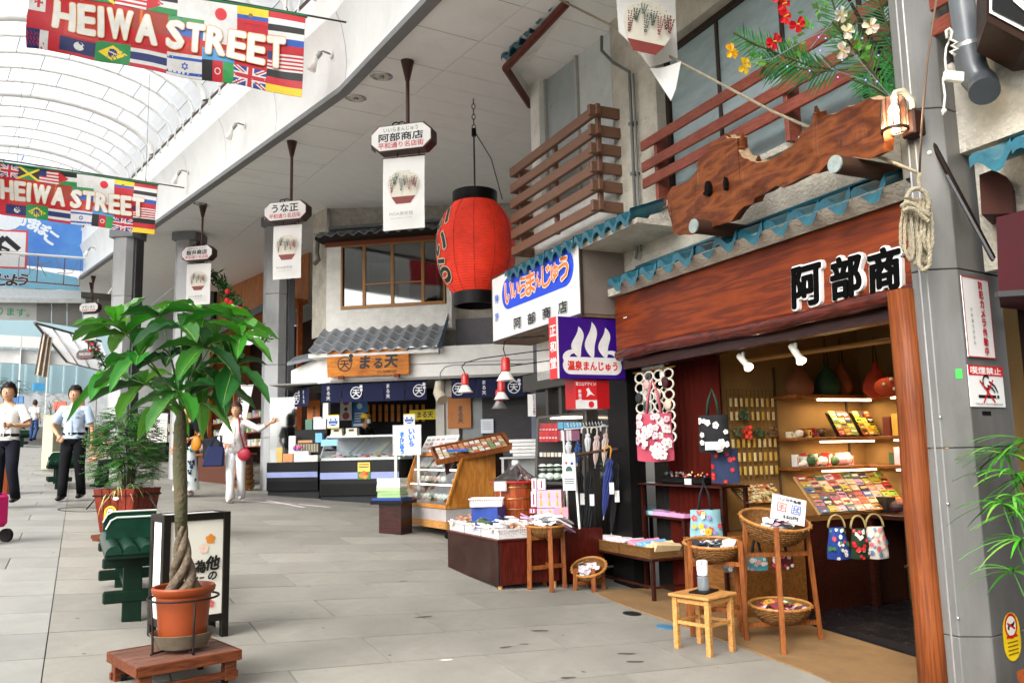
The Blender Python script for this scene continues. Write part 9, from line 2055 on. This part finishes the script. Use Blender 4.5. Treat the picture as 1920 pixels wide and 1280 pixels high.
aboard(273,314,775,829,865,'white floor sign with black brush characters on a dark base left of the tree trunk','#d9d6cf',None,f_aoki)
def f_az(pr,w_,a,b):pr.text('AIZONE',0,b-.22*(b-a),(b-a)*.08,'#d8d8d8',wd=w_*.8,off=.03);pr.rect(-w_*.3,a+.3*(b-a),w_*.1,a+.34*(b-a),'#a8a84a');pr.rect(-w_*.3,a+.42*(b-a),w_*.3,a+.45*(b-a),'#8a8a8a')
aboard(240,271,780,845,862,'black floor sign with small white letters behind the ferny shrub','#16181a',None,f_az)
def f_mk(pr,w_,a,b):pr.ring(0,(a+b)/2,w_*.25,w_*.08,'#222222')
aboard(213,239,650,698,860,'tall white box sign with a black ring mark beside the farthest pillar','#d9d9d6',None,f_mk,base='#6a6a6a')
for i,(u,v,h,lab,cols)in enumerate([(405,905,.9,'low redwood stall of bagged snacks right of the tree trunk',['#e0dcd4','#d8a8b0','#e4e2de','#c8b03a']),(372,885,.75,'green-edged stall table with packets behind the tree trunk',['#b0c878','#e0e0d8','#d8c83a'])]):
 g=GX(u,v);t=T('snack_stall',lab,'stall',g,rad(-30));mb=MB().box(-.6,.6,0,.5,-.05,h-.3);mb.build('stall_body',M('stall_wood','#4a2414',.6),t);mb=MB().box(-.65,.65,-.05,.55,h-.3,h-.26);mb.build('stall_top',mMid,t)
 mb=MB()
 for k in range(30):mb.sph((RND.uniform(-.55,.55),RND.uniform(0,.45),h-.2+RND.uniform(0,.15)),RND.uniform(.05,.09),6,4,RND.choice(cols))
 o=mb.build('bagged_snacks',mPlastic,t);o['kind']='stuff'
g=GX(458,918);t=T('woven_step_stand','stack of woven cane baskets beside the first pillar','basket stack',g);
for k in range(5):mb=MB().lathe([(.18-.01*k,.02+k*.1),(.22-.01*k,.10+k*.1)],16,sy=.8);mb.build('cane_basket',mWick,t,smooth=True)
g=GX(449,918);t=T('banner_stand','slim white banner on an orange wooden A-stand behind the woman in white','banner stand',g);k=pxm(g)
mb=MB().beam((-.15,0,.02),(0,.0,.9),.04,.04);mb.beam((.15,0,.02),(0,.0,.9),.04,.04);mb.box(-.22,.22,-.04,.04,0,.05);mb.build('wooden_stand',M('stand_orange','#a85a1e',.5),t)
zt_=Zv(g.x,g.y,722)-g.z;mb=MB().tube([(0,0,.3),(0,0,zt_)],.012,6);mb.tube([(-.02,0,zt_),(.25,0,zt_)],.008,6);mb.build('pole',mPlas,t)
mb=MB().add([(.0,-.01,zt_-.02),(.24,-.01,zt_-.02),(.0,-.01,zt_-1.25),(-.28,-.01,zt_-1.2)],[(0,1,2,3)]);cl=mb.build('banner_cloth',M('banner_white','#dcdad6'),t)
pr=Pr(on_y(-.02));pr.vtext('天こむすび',-.03,zt_-.3,.12,.16,'#151515',off=.05);pr.build('lettering',cl)
g=GX(425,905);t=T('white_sack','white cloth-covered bundle on the ground behind the woman in white','bundle',g);mb=MB().sph((0,0,.12),.16,10,7,sz=(1,.8,.8));mb.build('cloth_bundle',M('cloth_white','#d8d8d8',.8),t,smooth=2)
g=GX(94,882);k=pxm(g);t=T('plant_cabinet','tall white planter box with leafy plant behind the man in the light blue shirt','planter',g,rad(-10));hz2=Zv(g.x,g.y,778)-g.z;mb=MB().box(-.14,.14,-.14,.14,.03,hz2);mb.build('planter_box',M('planter_cream','#a8a68c',.6,dirt=.2),t,bevel=.01);shrub(t,(0,0,hz2+.22),.26,.22,.28,700,['#4f7a3a','#6a8f4a','#3a5f2c'],.03,4,z0=hz2)
g=GX(20,838);t=T('leafy_plant','leafy plant with dark fine foliage above the man at the left edge','plant',V((P(22,724,13.8).x,13.8,gz(P(22,724,13.8).x,13.8))));zt_=Zv(t.location.x,t.location.y,724)-t.location.z;shrub(t,(0,0,zt_),.26,.2,.14,900,['#24402a','#2f5236','#3a6440'],.03,6,z0=.1)
mb=MB().lathe([(.12,0),(.16,.4),(.15,.4),(.14,.36),(0,.35)],14);mb.build('pot',mTerra,t)
for pts,Y,lab in(([(505,635),(455,590),(430,555),(400,515)],16.5,'slanting pole with red artificial flowers at the first steel pillar'),([(198,690),(180,655),(165,625),(148,600)],27,'slanting pole with small flowers far down the street')):
 c=P(*pts[0],Y);t=T('flower_pole',lab,'flower pole',c,0,'slanting flower poles on the far pillars');ps=[P(u,v,Y)-c for u,v in pts];mb=MB().tube(ps,.02,6);mb.build('pole',M('pole_dark','#1f1512'),t);mb=MB()
 for i in range(260):
  s=RND.random()*(len(ps)-1.01);k=int(s);p=ps[k].lerp(ps[k+1],s-k)+V((RND.uniform(-.10,.10),RND.uniform(-.1,.1),RND.uniform(-.14,.14)));e=V((RND.uniform(-1,1),RND.uniform(-1,1),RND.uniform(-1,1))).normalized()*.10;n_=e.cross(V((0,1,0))).normalized()*.02;mb.add([p-e,p-n_,p+e,p+n_],[(0,1,2,3)],[x*RND.uniform(.7,1.2)for x in srgb(RND.choice(['#2c5a26','#3a6f2c','#1f4a1c']))])
 o=mb.build('leaves',mFine,t);o['kind']='stuff'
 for i in range(7):s=.9+i*.18;k=min(int(s),len(ps)-2);p=ps[k].lerp(ps[k+1],s-k)+V((RND.uniform(-.12,.12),-.1,RND.uniform(-.1,.1)));mb=MB().sph(p,.06,6,4,RND.choice(['#d8342c','#d86a8a','#d8342c']));mb.build('flower',mCloth,t)
def skin(name,J,E,R,mat,parent,sub=1,smooth=True):
 names=list(J);idx={n:i for i,n in enumerate(names)};me=bpy.data.meshes.new(name);me.from_pydata([V(J[n])for n in names],[(idx[a],idx[b])for a,b in E],[]);ob=bpy.data.objects.new(name,me);COL.objects.link(ob)
 md=ob.modifiers.new('s','SKIN');md.use_smooth_shade=True;md.branch_smoothing=.3;sb=ob.modifiers.new('u','SUBSURF');sb.levels=sub;sb.render_levels=sub
 for i,n in enumerate(names):
  r=R[n];me.skin_vertices[0].data[i].radius=r if isinstance(r,tuple)else(r,r);me.skin_vertices[0].data[i].use_root=(i==0)
 dg=bpy.context.evaluated_depsgraph_get();m2=bpy.data.meshes.new_from_object(ob.evaluated_get(dg));bpy.data.objects.remove(ob);bpy.data.meshes.remove(me)
 m2.polygons.foreach_set('use_smooth',[True]*len(m2.polygons));m2.materials.clear();m2.materials.append(mat);m2.name=name
 o=bpy.data.objects.new(name,m2);COL.objects.link(o);o.parent=parent;return o
mSkin=M('skin_tone','#b98a6a',.5,var=.05,bump=.01);mHairB=M('black_hair','#15110f',.5,var=.3,scale=30,stretch=(1,1,.2),bump=.1);mHairBr=M('dark_brown_hair','#3a2418',.5,var=.3,scale=30,bump=.1)
def hand(t,w_,d,side,name='hand'):
 """palm plus five separate bent fingers, one mesh"""
 d=V(d).normalized();w_=V(w_);s_=d.cross(V((0,1,0)));s_=V((1,0,0))if s_.length<.1 else s_.normalized();n_=s_.cross(d)
 mb=MB().tube([w_,w_+d*.04,w_+d*.085],[.026,.034,.032],8)
 for i,(o_,l)in enumerate(((-.024,.062),(-.008,.072),(.008,.068),(.024,.052))):
  b=w_+d*.08+s_*o_;mb.tube([b,b+d*l*.45+s_*o_*.25,b+d*l*.8+n_*.012*side+s_*o_*.4,b+d*l+n_*.022*side+s_*o_*.5],[.0095,.009,.008,.006],6)
 b=w_+d*.03-s_*.026*side;mb.tube([b,b+d*.03-s_*.025*side,b+d*.055-s_*.032*side],[.011,.010,.007],6);mb.build(name,mSkin,t,smooth=2)
def head(t,c,face,hair,hs='short',tilt=0,mask=False,scale=1.0):
 """c=centre of head, face=unit direction in xy"""
 f=V(face).normalized();s_=V((-f.y,f.x,0));u=V((0,0,1));c=V(c);k=scale
 def q(a,b,h):return c+s_*a*k+f*b*k+u*h*k
 mb=MB();vs=[];n=16;m=12
 for i in range(m+1):
  th=PI*i/m;z=.118*math.cos(th)
  for j in range(n):
   a=2*PI*j/n;x=math.sin(a);y=math.cos(a);r=math.sin(th);wx=.076*(1 if z>-.02 else 1-.32*min(1,(-z-.02)/.1));dy=.098*(1 if y<0 else.92)
   vs.append(q(x*r*wx,y*r*dy+(.012 if z<-.03 and y>0 else 0),z))
 mb.add(vs,[(i*n+j,(i+1)*n+j,(i+1)*n+(j+1)%n,i*n+(j+1)%n)for i in range(m)for j in range(n)])
 mb.tube([q(0,.088,.01),q(0,.105,-.018),q(0,.09,-.028)],[.008,.014,.008],6)
 for s in(-1,1):mb.sph(q(s*.077,-.005,-.005),.018*k,7,5,sz=(.4,1,1.4))
 hd=mb.build('head',mSkin,t,smooth=2)
 mb=MB()
 for s in(-1,1):
  mb.sph(q(s*.030,.086,.012),.010*k,6,5,'#e6e0da',(1.3,.6,.7));mb.sph(q(s*.030,.093,.012),.006*k,6,4,'#1a1210');mb.tube([q(s*.046,.084,.033),q(s*.030,.092,.037),q(s*.016,.092,.034)],.003,4,'#1a1411')
 if not mask:mb.tube([q(-.022,.085,-.052),q(0,.094,-.054),q(.022,.085,-.052)],.005,5,'#8a4a42')
 mb.build('face_features',VC(),hd,smooth=2)
 mb=MB()
 def hr(a,b):
  an=2*PI*a;low=(-.055 if hs=='short' else-.13);fr_=math.cos(an)
  lim=.058 if fr_>.45 else low+(.06*max(0,fr_+.2));z=.13-(.13-lim)*b;rr=math.sqrt(max(0,1-(max(-.9,z/.135))**2))**.8 if z>-.0 else 1.0-(.15*min(1,-z/.12)if hs=='short' else 0)
  return q(math.sin(an)*.091*rr,math.cos(an)*.109*rr-.008,z*1.06)
 mb.grid(lambda a,b:(lambda v_:v_+(v_-c)*(.10*noise.noise(v_*22)+.05*noise.noise(v_*60)))(hr(a,b)),32,10);mb.build('hair',hair,hd,smooth=2)
 if mask:mb=MB().grid(lambda a,b:q((a-.5)*.12,.085+.03*math.sin(PI*a)-.02*abs(a-.5),-.075+.08*b),8,5);mb.build('face_mask',M('mask_white','#dfe2e6',.7),hd,smooth=2)
 return hd
def person(loc,rz,h,label,J,top,bot,shoe,hair,sleeve='short',skirt=None,hs='short',face=(0,-1,0),female=False,heads=True,mask=False,lowres=False,bothand=True):
 t=T('person',label,'person',loc,rz);k=h/1.7
 D=dict(pel=(0,0,.94),bel=(0,0,1.08),che=(0,-.01,1.28),nkb=(0,.0,1.42),nk=(0,-.005,1.49),hd=(0,-.01,1.56),shL=(-.165,0,1.385),shR=(.165,0,1.385),elL=(-.22,.02,1.10),elR=(.22,.02,1.10),wrL=(-.22,-.06,.86),wrR=(.22,-.06,.86),hiL=(-.085,0,.90),hiR=(.085,0,.90),knL=(-.095,-.01,.50),knR=(.095,-.01,.50),anL=(-.10,.02,.09),anR=(.10,.02,.09))
 D.update(J);D={n:V(p)*k for n,p in D.items()}
 E=[('pel','bel'),('bel','che'),('che','nkb'),('nkb','nk'),('nk','hd'),('nkb','shL'),('nkb','shR'),('shL','elL'),('elL','wrL'),('shR','elR'),('elR','wrR'),('pel','hiL'),('pel','hiR'),('hiL','knL'),('knL','anL'),('hiR','knR'),('knR','anR')]
 R=dict(pel=(.13,.10),bel=(.115,.09),che=(.135,.095),nkb=(.085,.07),nk=.052,hd=.05,shL=.052,shR=.052,elL=.038,elR=.038,wrL=.026,wrR=.026,hiL=.085,hiR=.085,knL=.055,knR=.055,anL=.036,anR=.036);R={n:(tuple(x*k for x in r)if isinstance(r,tuple)else r*k)for n,r in R.items()}
 sc_=lambda ns,g:{n:(tuple(x+g*k for x in R[n])if isinstance(R[n],tuple)else R[n]+g*k)for n in ns}
 body=skin('body',D,E,R,mSkin,t)
 def loft(mb,path,rad_,n=30,closed=True):
  P0=[V(p)for p in path];R0=rad_;path=[];rad_=[]
  for i in range(len(P0)-1):
   for q_ in range(4):path.append(P0[i].lerp(P0[i+1],q_/4));rad_.append(tuple(R0[i][j]+(R0[i+1][j]-R0[i][j])*q_/4 for j in(0,1)))
  path.append(P0[-1]);rad_.append(R0[-1]);vs=[]
  for i,p in enumerate(path):
   d=(path[min(i+1,len(path)-1)]-path[max(i-1,0)]).normalized();sx=V((1,0,0));sx=(sx-d*sx.dot(d)).normalized();sy=d.cross(sx);rx,ry=rad_[i]
   for j in range(n):
    an=2*PI*j/n;w_=1+.025*math.sin(an*3+i*1.3)+.02*math.sin(an*5+i*2.1);v_=p+sx*(rx*k*math.cos(an)*w_)+sy*(ry*k*math.sin(an)*w_);vs.append(v_+(v_-p)*(.16*noise.noise(V((v_.x*13,v_.y*13,v_.z*7+loc[0])))+.07*noise.noise(v_*34)))
  m_=len(path);fs=[(i*n+j,i*n+(j+1)%n,(i+1)*n+(j+1)%n,(i+1)*n+j)for i in range(m_-1)for j in range(n)]
  if closed:fs+=[tuple(range(n))[::-1],tuple((m_-1)*n+j for j in range(n))]
  mb.add(vs,fs)
 mb=MB();pe,be,ch,nk_=D['pel'],D['bel'],D['che'],D['nkb'];low=pe+(pe-be)*(.45 if female else.05)
 fx_=.93 if female else 1.0
 loft(mb,[low,pe.lerp(be,.3),be,be.lerp(ch,.5),ch,ch.lerp(nk_,.55),ch.lerp(nk_,.85),nk_+V((0,0,.015*k))],[(.165 if female else.158,.125),(.160,.122),(.150*fx_,.115),(.158*fx_,.118),(.172*fx_,.122),(.170*fx_,.11),(.12,.085),(.062,.062)])
 for s in 'LR':
  a_,e_,w_=D['sh'+s],D['el'+s],D['wr'+s];i_=a_.lerp(ch,.35)+V((0,0,.02*k))
  if sleeve=='long':mb.tube([i_,a_,a_.lerp(e_,.5),e_,e_.lerp(w_,.55)],[.075*k,.070*k,.062*k,.056*k,.046*k],12,caps=False)
  else:mb.tube([i_,a_,a_.lerp(e_,.35),a_.lerp(e_,.72)],[.075*k,.072*k,.070*k,.072*k],12,caps=False)
 mb.tube([nk_+V((.05*math.cos(i*PI/6)*k*1.2,.05*math.sin(i*PI/6)*k*1.2,.03*k-.012*k*(-math.sin(i*PI/6))))for i in range(12)],.012*k,5,closed=True)
 mb.build('shirt',top,t,smooth=2)
 if not female or not skirt:
  mb=MB().box(-.006*k,.006*k,pe.y-.135*k,pe.y-.12*k,pe.z+.05*k,ch.z+.05*k)if abs(pe.y-ch.y)<.05 else mb.sph(ch+V((0,-.12*k,0)),.008,5,4);mb.build('button_placket',top,t)
 if skirt:
  mb=MB();a=D['pel'];zb=skirt*k;mb.lathe([(.26*k,zb),(.225*k,zb+.25*k),(.175*k,a.z-.12*k),(.15*k,a.z+.02*k),(.12*k,a.z+.06*k)],28,sy=.8);sk=mb.build('skirt',bot,t,smooth=True)
 else:
  mb=MB();up_=(be-pe).normalized();hm=(D['hiL']+D['hiR'])/2
  loft(mb,[hm-up_*.05*k,hm,pe,pe+up_*.075*k],[(.10,.09),(.158,.118),(.156,.118),(.146,.112)])
  for s in 'LR':
   h_,n_,a_=D['hi'+s],D['kn'+s],D['an'+s];r3=(.082 if female else.066);mb.tube([h_.lerp(pe,.3),h_,h_.lerp(n_,.5),n_,n_.lerp(a_,.6),a_+V((0,0,-.035*k))],[.095*k,.098*k,.086*k,.074*k,.068*k,r3*k],14)
  mb.build('trousers',bot,t,smooth=2)
  if not female:mb=MB();a=D['pel']+up_*.07*k;mb.lathe([(.166*k,-.02),(.17*k,0),(.166*k,.02)],28,c=a,sy=.76);mb.build('belt',mBlackMetal,t,smooth=True)
 for s in 'LR':
  a=D['an'+s];mb=MB();z0=a.z-.085*k;mb.tube([V((a.x,a.y+.05*k,z0+.045)),V((a.x,a.y,z0+.05)),V((a.x,a.y-.09*k,z0+.035)),V((a.x*1.05,a.y-.17*k,z0+.025))],[.036*k,.045*k,.042*k,.028*k],8);mb.build('shoe',shoe,t,smooth=2)
  hand(t,D['wr'+s],(D['wr'+s]-D['el'+s]),1 if s=='L' else-1)
 hd=head(t,D['hd']+V((0,-.01,.05)),face,hair,hs,mask=mask,scale=k*1.1)
 return t,D,k,hd
def cloth(name,c,var=.1):return M(name,c,.85,var=var,scale=5,bump=.15,bs=14)
mWS=cloth('white_shirt','#d0d0cc');mBS=cloth('pale_blue_shirt','#a5b3c6');mNT=cloth('navy_trousers','#14161f');mBT=cloth('black_trousers','#0d0d10');mShB=M('black_shoe','#0b0b0b',.35,coat=.3,bump=0);mWP=cloth('white_trousers','#cfcfcf');mBlk=cloth('black_top','#131316')
g=GX(133,938);H_=(Zv(g.x,g.y,727)-g.z)*.99
t,D,k,hd=person(g,rad(8),H_,'man in a short-sleeved pale blue shirt and black trousers walking toward the camera',dict(elL=(-.34,.04,1.13),wrL=(-.19,-.10,.98),elR=(.25,.03,1.10),wrR=(.27,-.02,.84),knL=(-.10,-.05,.50),anL=(-.09,-.12,.10),anR=(.10,.12,.12),knR=(.10,.0,.50)),mBS,mBT,mShB,mHairB)
mb=MB().box(.03,.11,-.128,-.122,1.25*k,1.26*k);mb.build('pocket_print',mBlackMetal,t);mb=MB().box(-.02,.02,-.132,-.12,.985*k,1.01*k);mb.build('buckle',mAlu,t)
g=GX(5,952);H_=(Zv(g.x,g.y,722)-g.z)*.99
person(g,rad(12),H_,'man in a white short-sleeved shirt and navy trousers gesturing at the left edge',dict(elL=(-.27,.0,1.12),wrL=(-.12,-.24,1.08),elR=(.30,-.02,1.14),wrR=(.14,-.25,1.14),knR=(.13,-.12,.52),anR=(.12,.10,.16),knL=(-.09,.02,.50),anL=(-.10,.04,.09)),mWS,mNT,mShB,mHairB)
g=GX(440,941);H_=(Zv(g.x,g.y,758)-g.z)*.99
t,D,k,hd=person(g,rad(5),H_,'woman in white blouse and white trousers stretching one arm toward the pillar',dict(elL=(-.27,.0,1.12),wrL=(-.13,-.2,1.03),elR=(.40,-.02,1.27),wrR=(.62,-.06,1.38),knL=(-.07,-.07,.50),anL=(-.05,-.12,.10),anR=(.08,.12,.12)),cloth('white_blouse','#cfccc9'),mWP,M('shoe_pale','#c8b8b4',.5),mHairBr,sleeve='long',female=True)
mb=MB().sph(D['hd']+V((0,.03,.19*k)),.045,8,6,sz=(1.3,1,.8));mb.build('hair_bun',mHairBr,hd,smooth=2)
rb_=T('red_shoulder_bag','small dark red shoulder bag at the hip of the woman in white','bag',g+V((.20,-.16,.80)))
mb=MB().sph((0,0,0),.12,12,8,sz=(1,.4,.9));mb.build('bag_body',M('bag_red','#8a1428',.5,bump=.02),rb_,smooth=2);mb=MB().tube([V((-.0,0,.1)),V((-.10,.03,.40)),V((-.14,.10,.62))],.012,6);mb.tube([V((.04,.0,.1)),V((-.06,.2,.4)),V((-.10,.16,.62))],.012,6);mb.build('strap',M('bag_red','#8a1428'),rb_,smooth=2)
nb_=T('navy_tote_bag','navy tote bag hanging from the arm of the woman in white','bag',g+V((-.29,-.22,.83)))
mb=MB().add([(-.20,-.05,-.22),(.16,-.05,-.22),(.17,-.02,.10),(-.10,-.02,.14),(-.20,.05,-.22),(.16,.05,-.22),(.17,.02,.10),(-.10,.02,.14)],[(0,1,2,3),(7,6,5,4),(0,4,5,1),(1,5,6,2),(2,6,7,3),(3,7,4,0)]);mb.build('bag_body',cloth('bag_navy','#141b40'),nb_,bevel=.02);mb=MB()
for y in(-.03,.03):mb.tube([(-.06,y,.12),(-.0,y,.28),(.1,y,.30),(.13,y,.1)],.010,6)
mb.build('handle',cloth('bag_navy','#141b40'),nb_,smooth=2)
pm=T('paper_map','white printed paper sheet held by the woman in white','paper',g+V((-.06,-.30,1.13)),0,rot=(rad(12),0,rad(-10)));mb=MB().add([(-.09,0,-.12),(.05,0,-.16),(.14,-.02,.12),(0,-.02,.16)],[(0,1,2,3)]);mb.build('sheet',mPlas,pm);
g=GX(345,930);H_=1.58
g2=V((P(348,930,g.y).x,g.y,gz(P(348,930,g.y).x,g.y)))
mSk=M('flower_skirt','#c8cfcd',.8,var=.1,bump=.1,bs=12)
t,D,k,hd=person(g2,rad(-12),H_,'woman in black top and long white skirt with blue flowers behind the tree trunk',dict(elL=(-.26,0,1.10),wrL=(-.22,-.10,.95),elR=(.27,0,1.14),wrR=(.16,-.18,1.08)),mBlk,mSk,M('shoe_pale','#c8b8b4'),mHairB,female=True,skirt=.12,hs='long')
pr=Pr(lambda a,b,h:((.232-.10*(b-.12))*math.sin(a)*1.0,-(.232-.10*(b-.12))*.8*math.cos(a)-h-.004,b));r_=random.Random(4);pr.maxe=.2
for _ in range(36):
 a,b=r_.uniform(-1.4,1.4),r_.uniform(.16,.82);c=r_.choice(['#1f2f5a','#24406a','#2f7a6a','#1f2a4a'])
 for q5 in range(4):pr.disc(a+r_.uniform(-.14,.14),b+r_.uniform(-.03,.03),.10,c,7,ry=.022)
pr.build('flower_print',t)
yb=T('mustard_bag','mustard yellow handbag hanging beside the flowered skirt','bag',g2+V((.22,-.15,.92)));mb=MB().sph((0,0,0),.12,12,8,sz=(.8,.4,1.1));mb.build('bag_body',M('bag_mustard','#b8761a',.5),yb,smooth=2);mb=MB().tube([(-.04,0,.10),(-.02,-.02,.22),(.04,0,.10)],.01,6);mb.build('handle',M('bag_mustard','#b8761a'),yb,smooth=2)
kb=T('dark_checked_bag','dark grey checked shopping bag held to the right of the mustard bag','bag',g2+V((.50,-.1,.85)),0);mb=MB().box(-.17,.15,-.06,.06,-.20,.16);mb.build('bag_body',cloth('bag_check','#23282c',.5),kb,bevel=.02);mb=MB().tube([(-.1,0,.14),(-.14,0,.38),(-.06,0,.42),(.02,0,.14)],.010,6);mb.build('handle',mBlackMetal,kb,smooth=2)
q_=B.px(690,812,.9);gw=B.w(q_.x,.75);gw.z=gz(gw.x,gw.y)+.02;hz_=Zv(gw.x,gw.y,779)-gw.z
t,D,k,hd=person(gw,rad(60),min(1.75,max(1.4,hz_)),'shop worker with yellow head scarf and white face mask behind the glass case',dict(elL=(-.24,0,1.12),wrL=(-.12,-.22,1.05),elR=(.24,0,1.12),wrR=(.12,-.22,1.05)),mBlk,mBT,mShB,mHairBr,mask=True)
mb=MB();c=D['hd']+V((0,0,.12*k));mb.sph(c,.105,14,8,sz=(1,1.1,.72));mb.build('head_scarf',cloth('scarf_yellow','#c8a82a'),hd,smooth=2)
for u,v,vt,lab,top,bot,hr,J,rz_ in[(62,826,737,'woman seen from behind in a white top and blue jeans far down the street',mWS,cloth('blue_jeans','#2f4a74'),mHairBr,dict(knL=(-.09,-.06,.5),anL=(-.09,.12,.12)),rad(180)),(92,822,738,'dark-haired person with white top and black bag strap seen from behind in the distance',mWS,cloth('grey_trousers','#3a3c44'),mHairB,{},rad(170)),(165,826,742,'person with straw hat and grey vest behind the man in the pale blue shirt',cloth('grey_vest','#5a626c'),mNT,mHairB,{},rad(20)),(68,806,732,'person with white cap and red apron far away in front of the bright hall',cloth('red_apron','#c84a44'),mNT,mHairB,{},rad(0)),(118,806,742,'distant person in white beside the bright hall entrance',mWS,mNT,mHairB,{},rad(30)),(40,812,744,'distant person in navy between the left bench and the bright hall',mNT,mBT,mHairB,{},rad(190)),(100,810,746,'distant person in pink top near the far awning',cloth('pink_top','#c87a86'),mNT,mHairBr,{},rad(150)),(150,818,748,'person in black partly hidden behind the man in the light blue shirt',mBlk,mBT,mHairB,{},rad(200)),(28,806,747,'small distant person in pale yellow at the left end of the street',cloth('yellow_top','#c8b878'),mNT,mHairB,{},rad(10))]:
 g=GX(u,v);hh=Zv(g.x,g.y,vt)-g.z;t,D,k,hd=person(g,rz_,max(1.35,min(1.8,hh)),lab,J,top,bot,mShB,hr,female='woman' in lab)
 if 'hat' in lab or 'cap' in lab:mb=MB();c=D['hd']+V((0,0,.13*k));mb.lathe([(.16 if 'hat' in lab else.11,0),(.10,.015),(.09,.09),(0,.1)],18,c=c);mb.build('hat',M('straw','#a8925a',.8)if 'hat' in lab else mPlas,hd,smooth=True)
g=GX(212,912);t,D,k,hd=person(g+V((0,0,.0)),rad(-35),1.55,'seated woman in white blouse and dark navy trousers bending forward beside the shrub',dict(pel=(0,.2,.50),bel=(0,.12,.62),che=(0,-.05,.80),nkb=(0,-.14,.92),nk=(0,-.19,.97),hd=(0,-.25,1.02),shL=(-.16,-.12,.90),shR=(.16,-.12,.90),elL=(-.2,-.25,.66),elR=(.2,-.25,.66),wrL=(-.1,-.42,.6),wrR=(.1,-.42,.6),hiL=(-.09,.16,.50),hiR=(.09,.16,.50),knL=(-.11,-.22,.50),knR=(.11,-.22,.50),anL=(-.12,-.26,.09),anR=(.12,-.26,.09)),mWS,mNT,mShB,mHairBr,female=True)
g=GX(-6,1018);t=T('pink_trolley','bright pink shopping trolley with a black wheel cut off by the left edge','trolley',g,rad(-10));zt_=Zv(g.x,g.y,915)-g.z
mb=MB().box(-.28,.04,-.12,.12,.16,zt_-.05);mb.build('bag_body',cloth('bag_pink','#c8206a'),t,bevel=.04);[MB().cyl((.0,y,.07),(.0,y+.04,.07),.07,n=18).build('wheel',M('rubber','#1a1918'),t)for y in(-.14,.10)];mb=MB().tube([(-.0,0,.08),(.02,0,zt_-.1),(-.03,0,zt_+.05)],.012,6);mb.build('frame',mBlackMetal,t)
pass
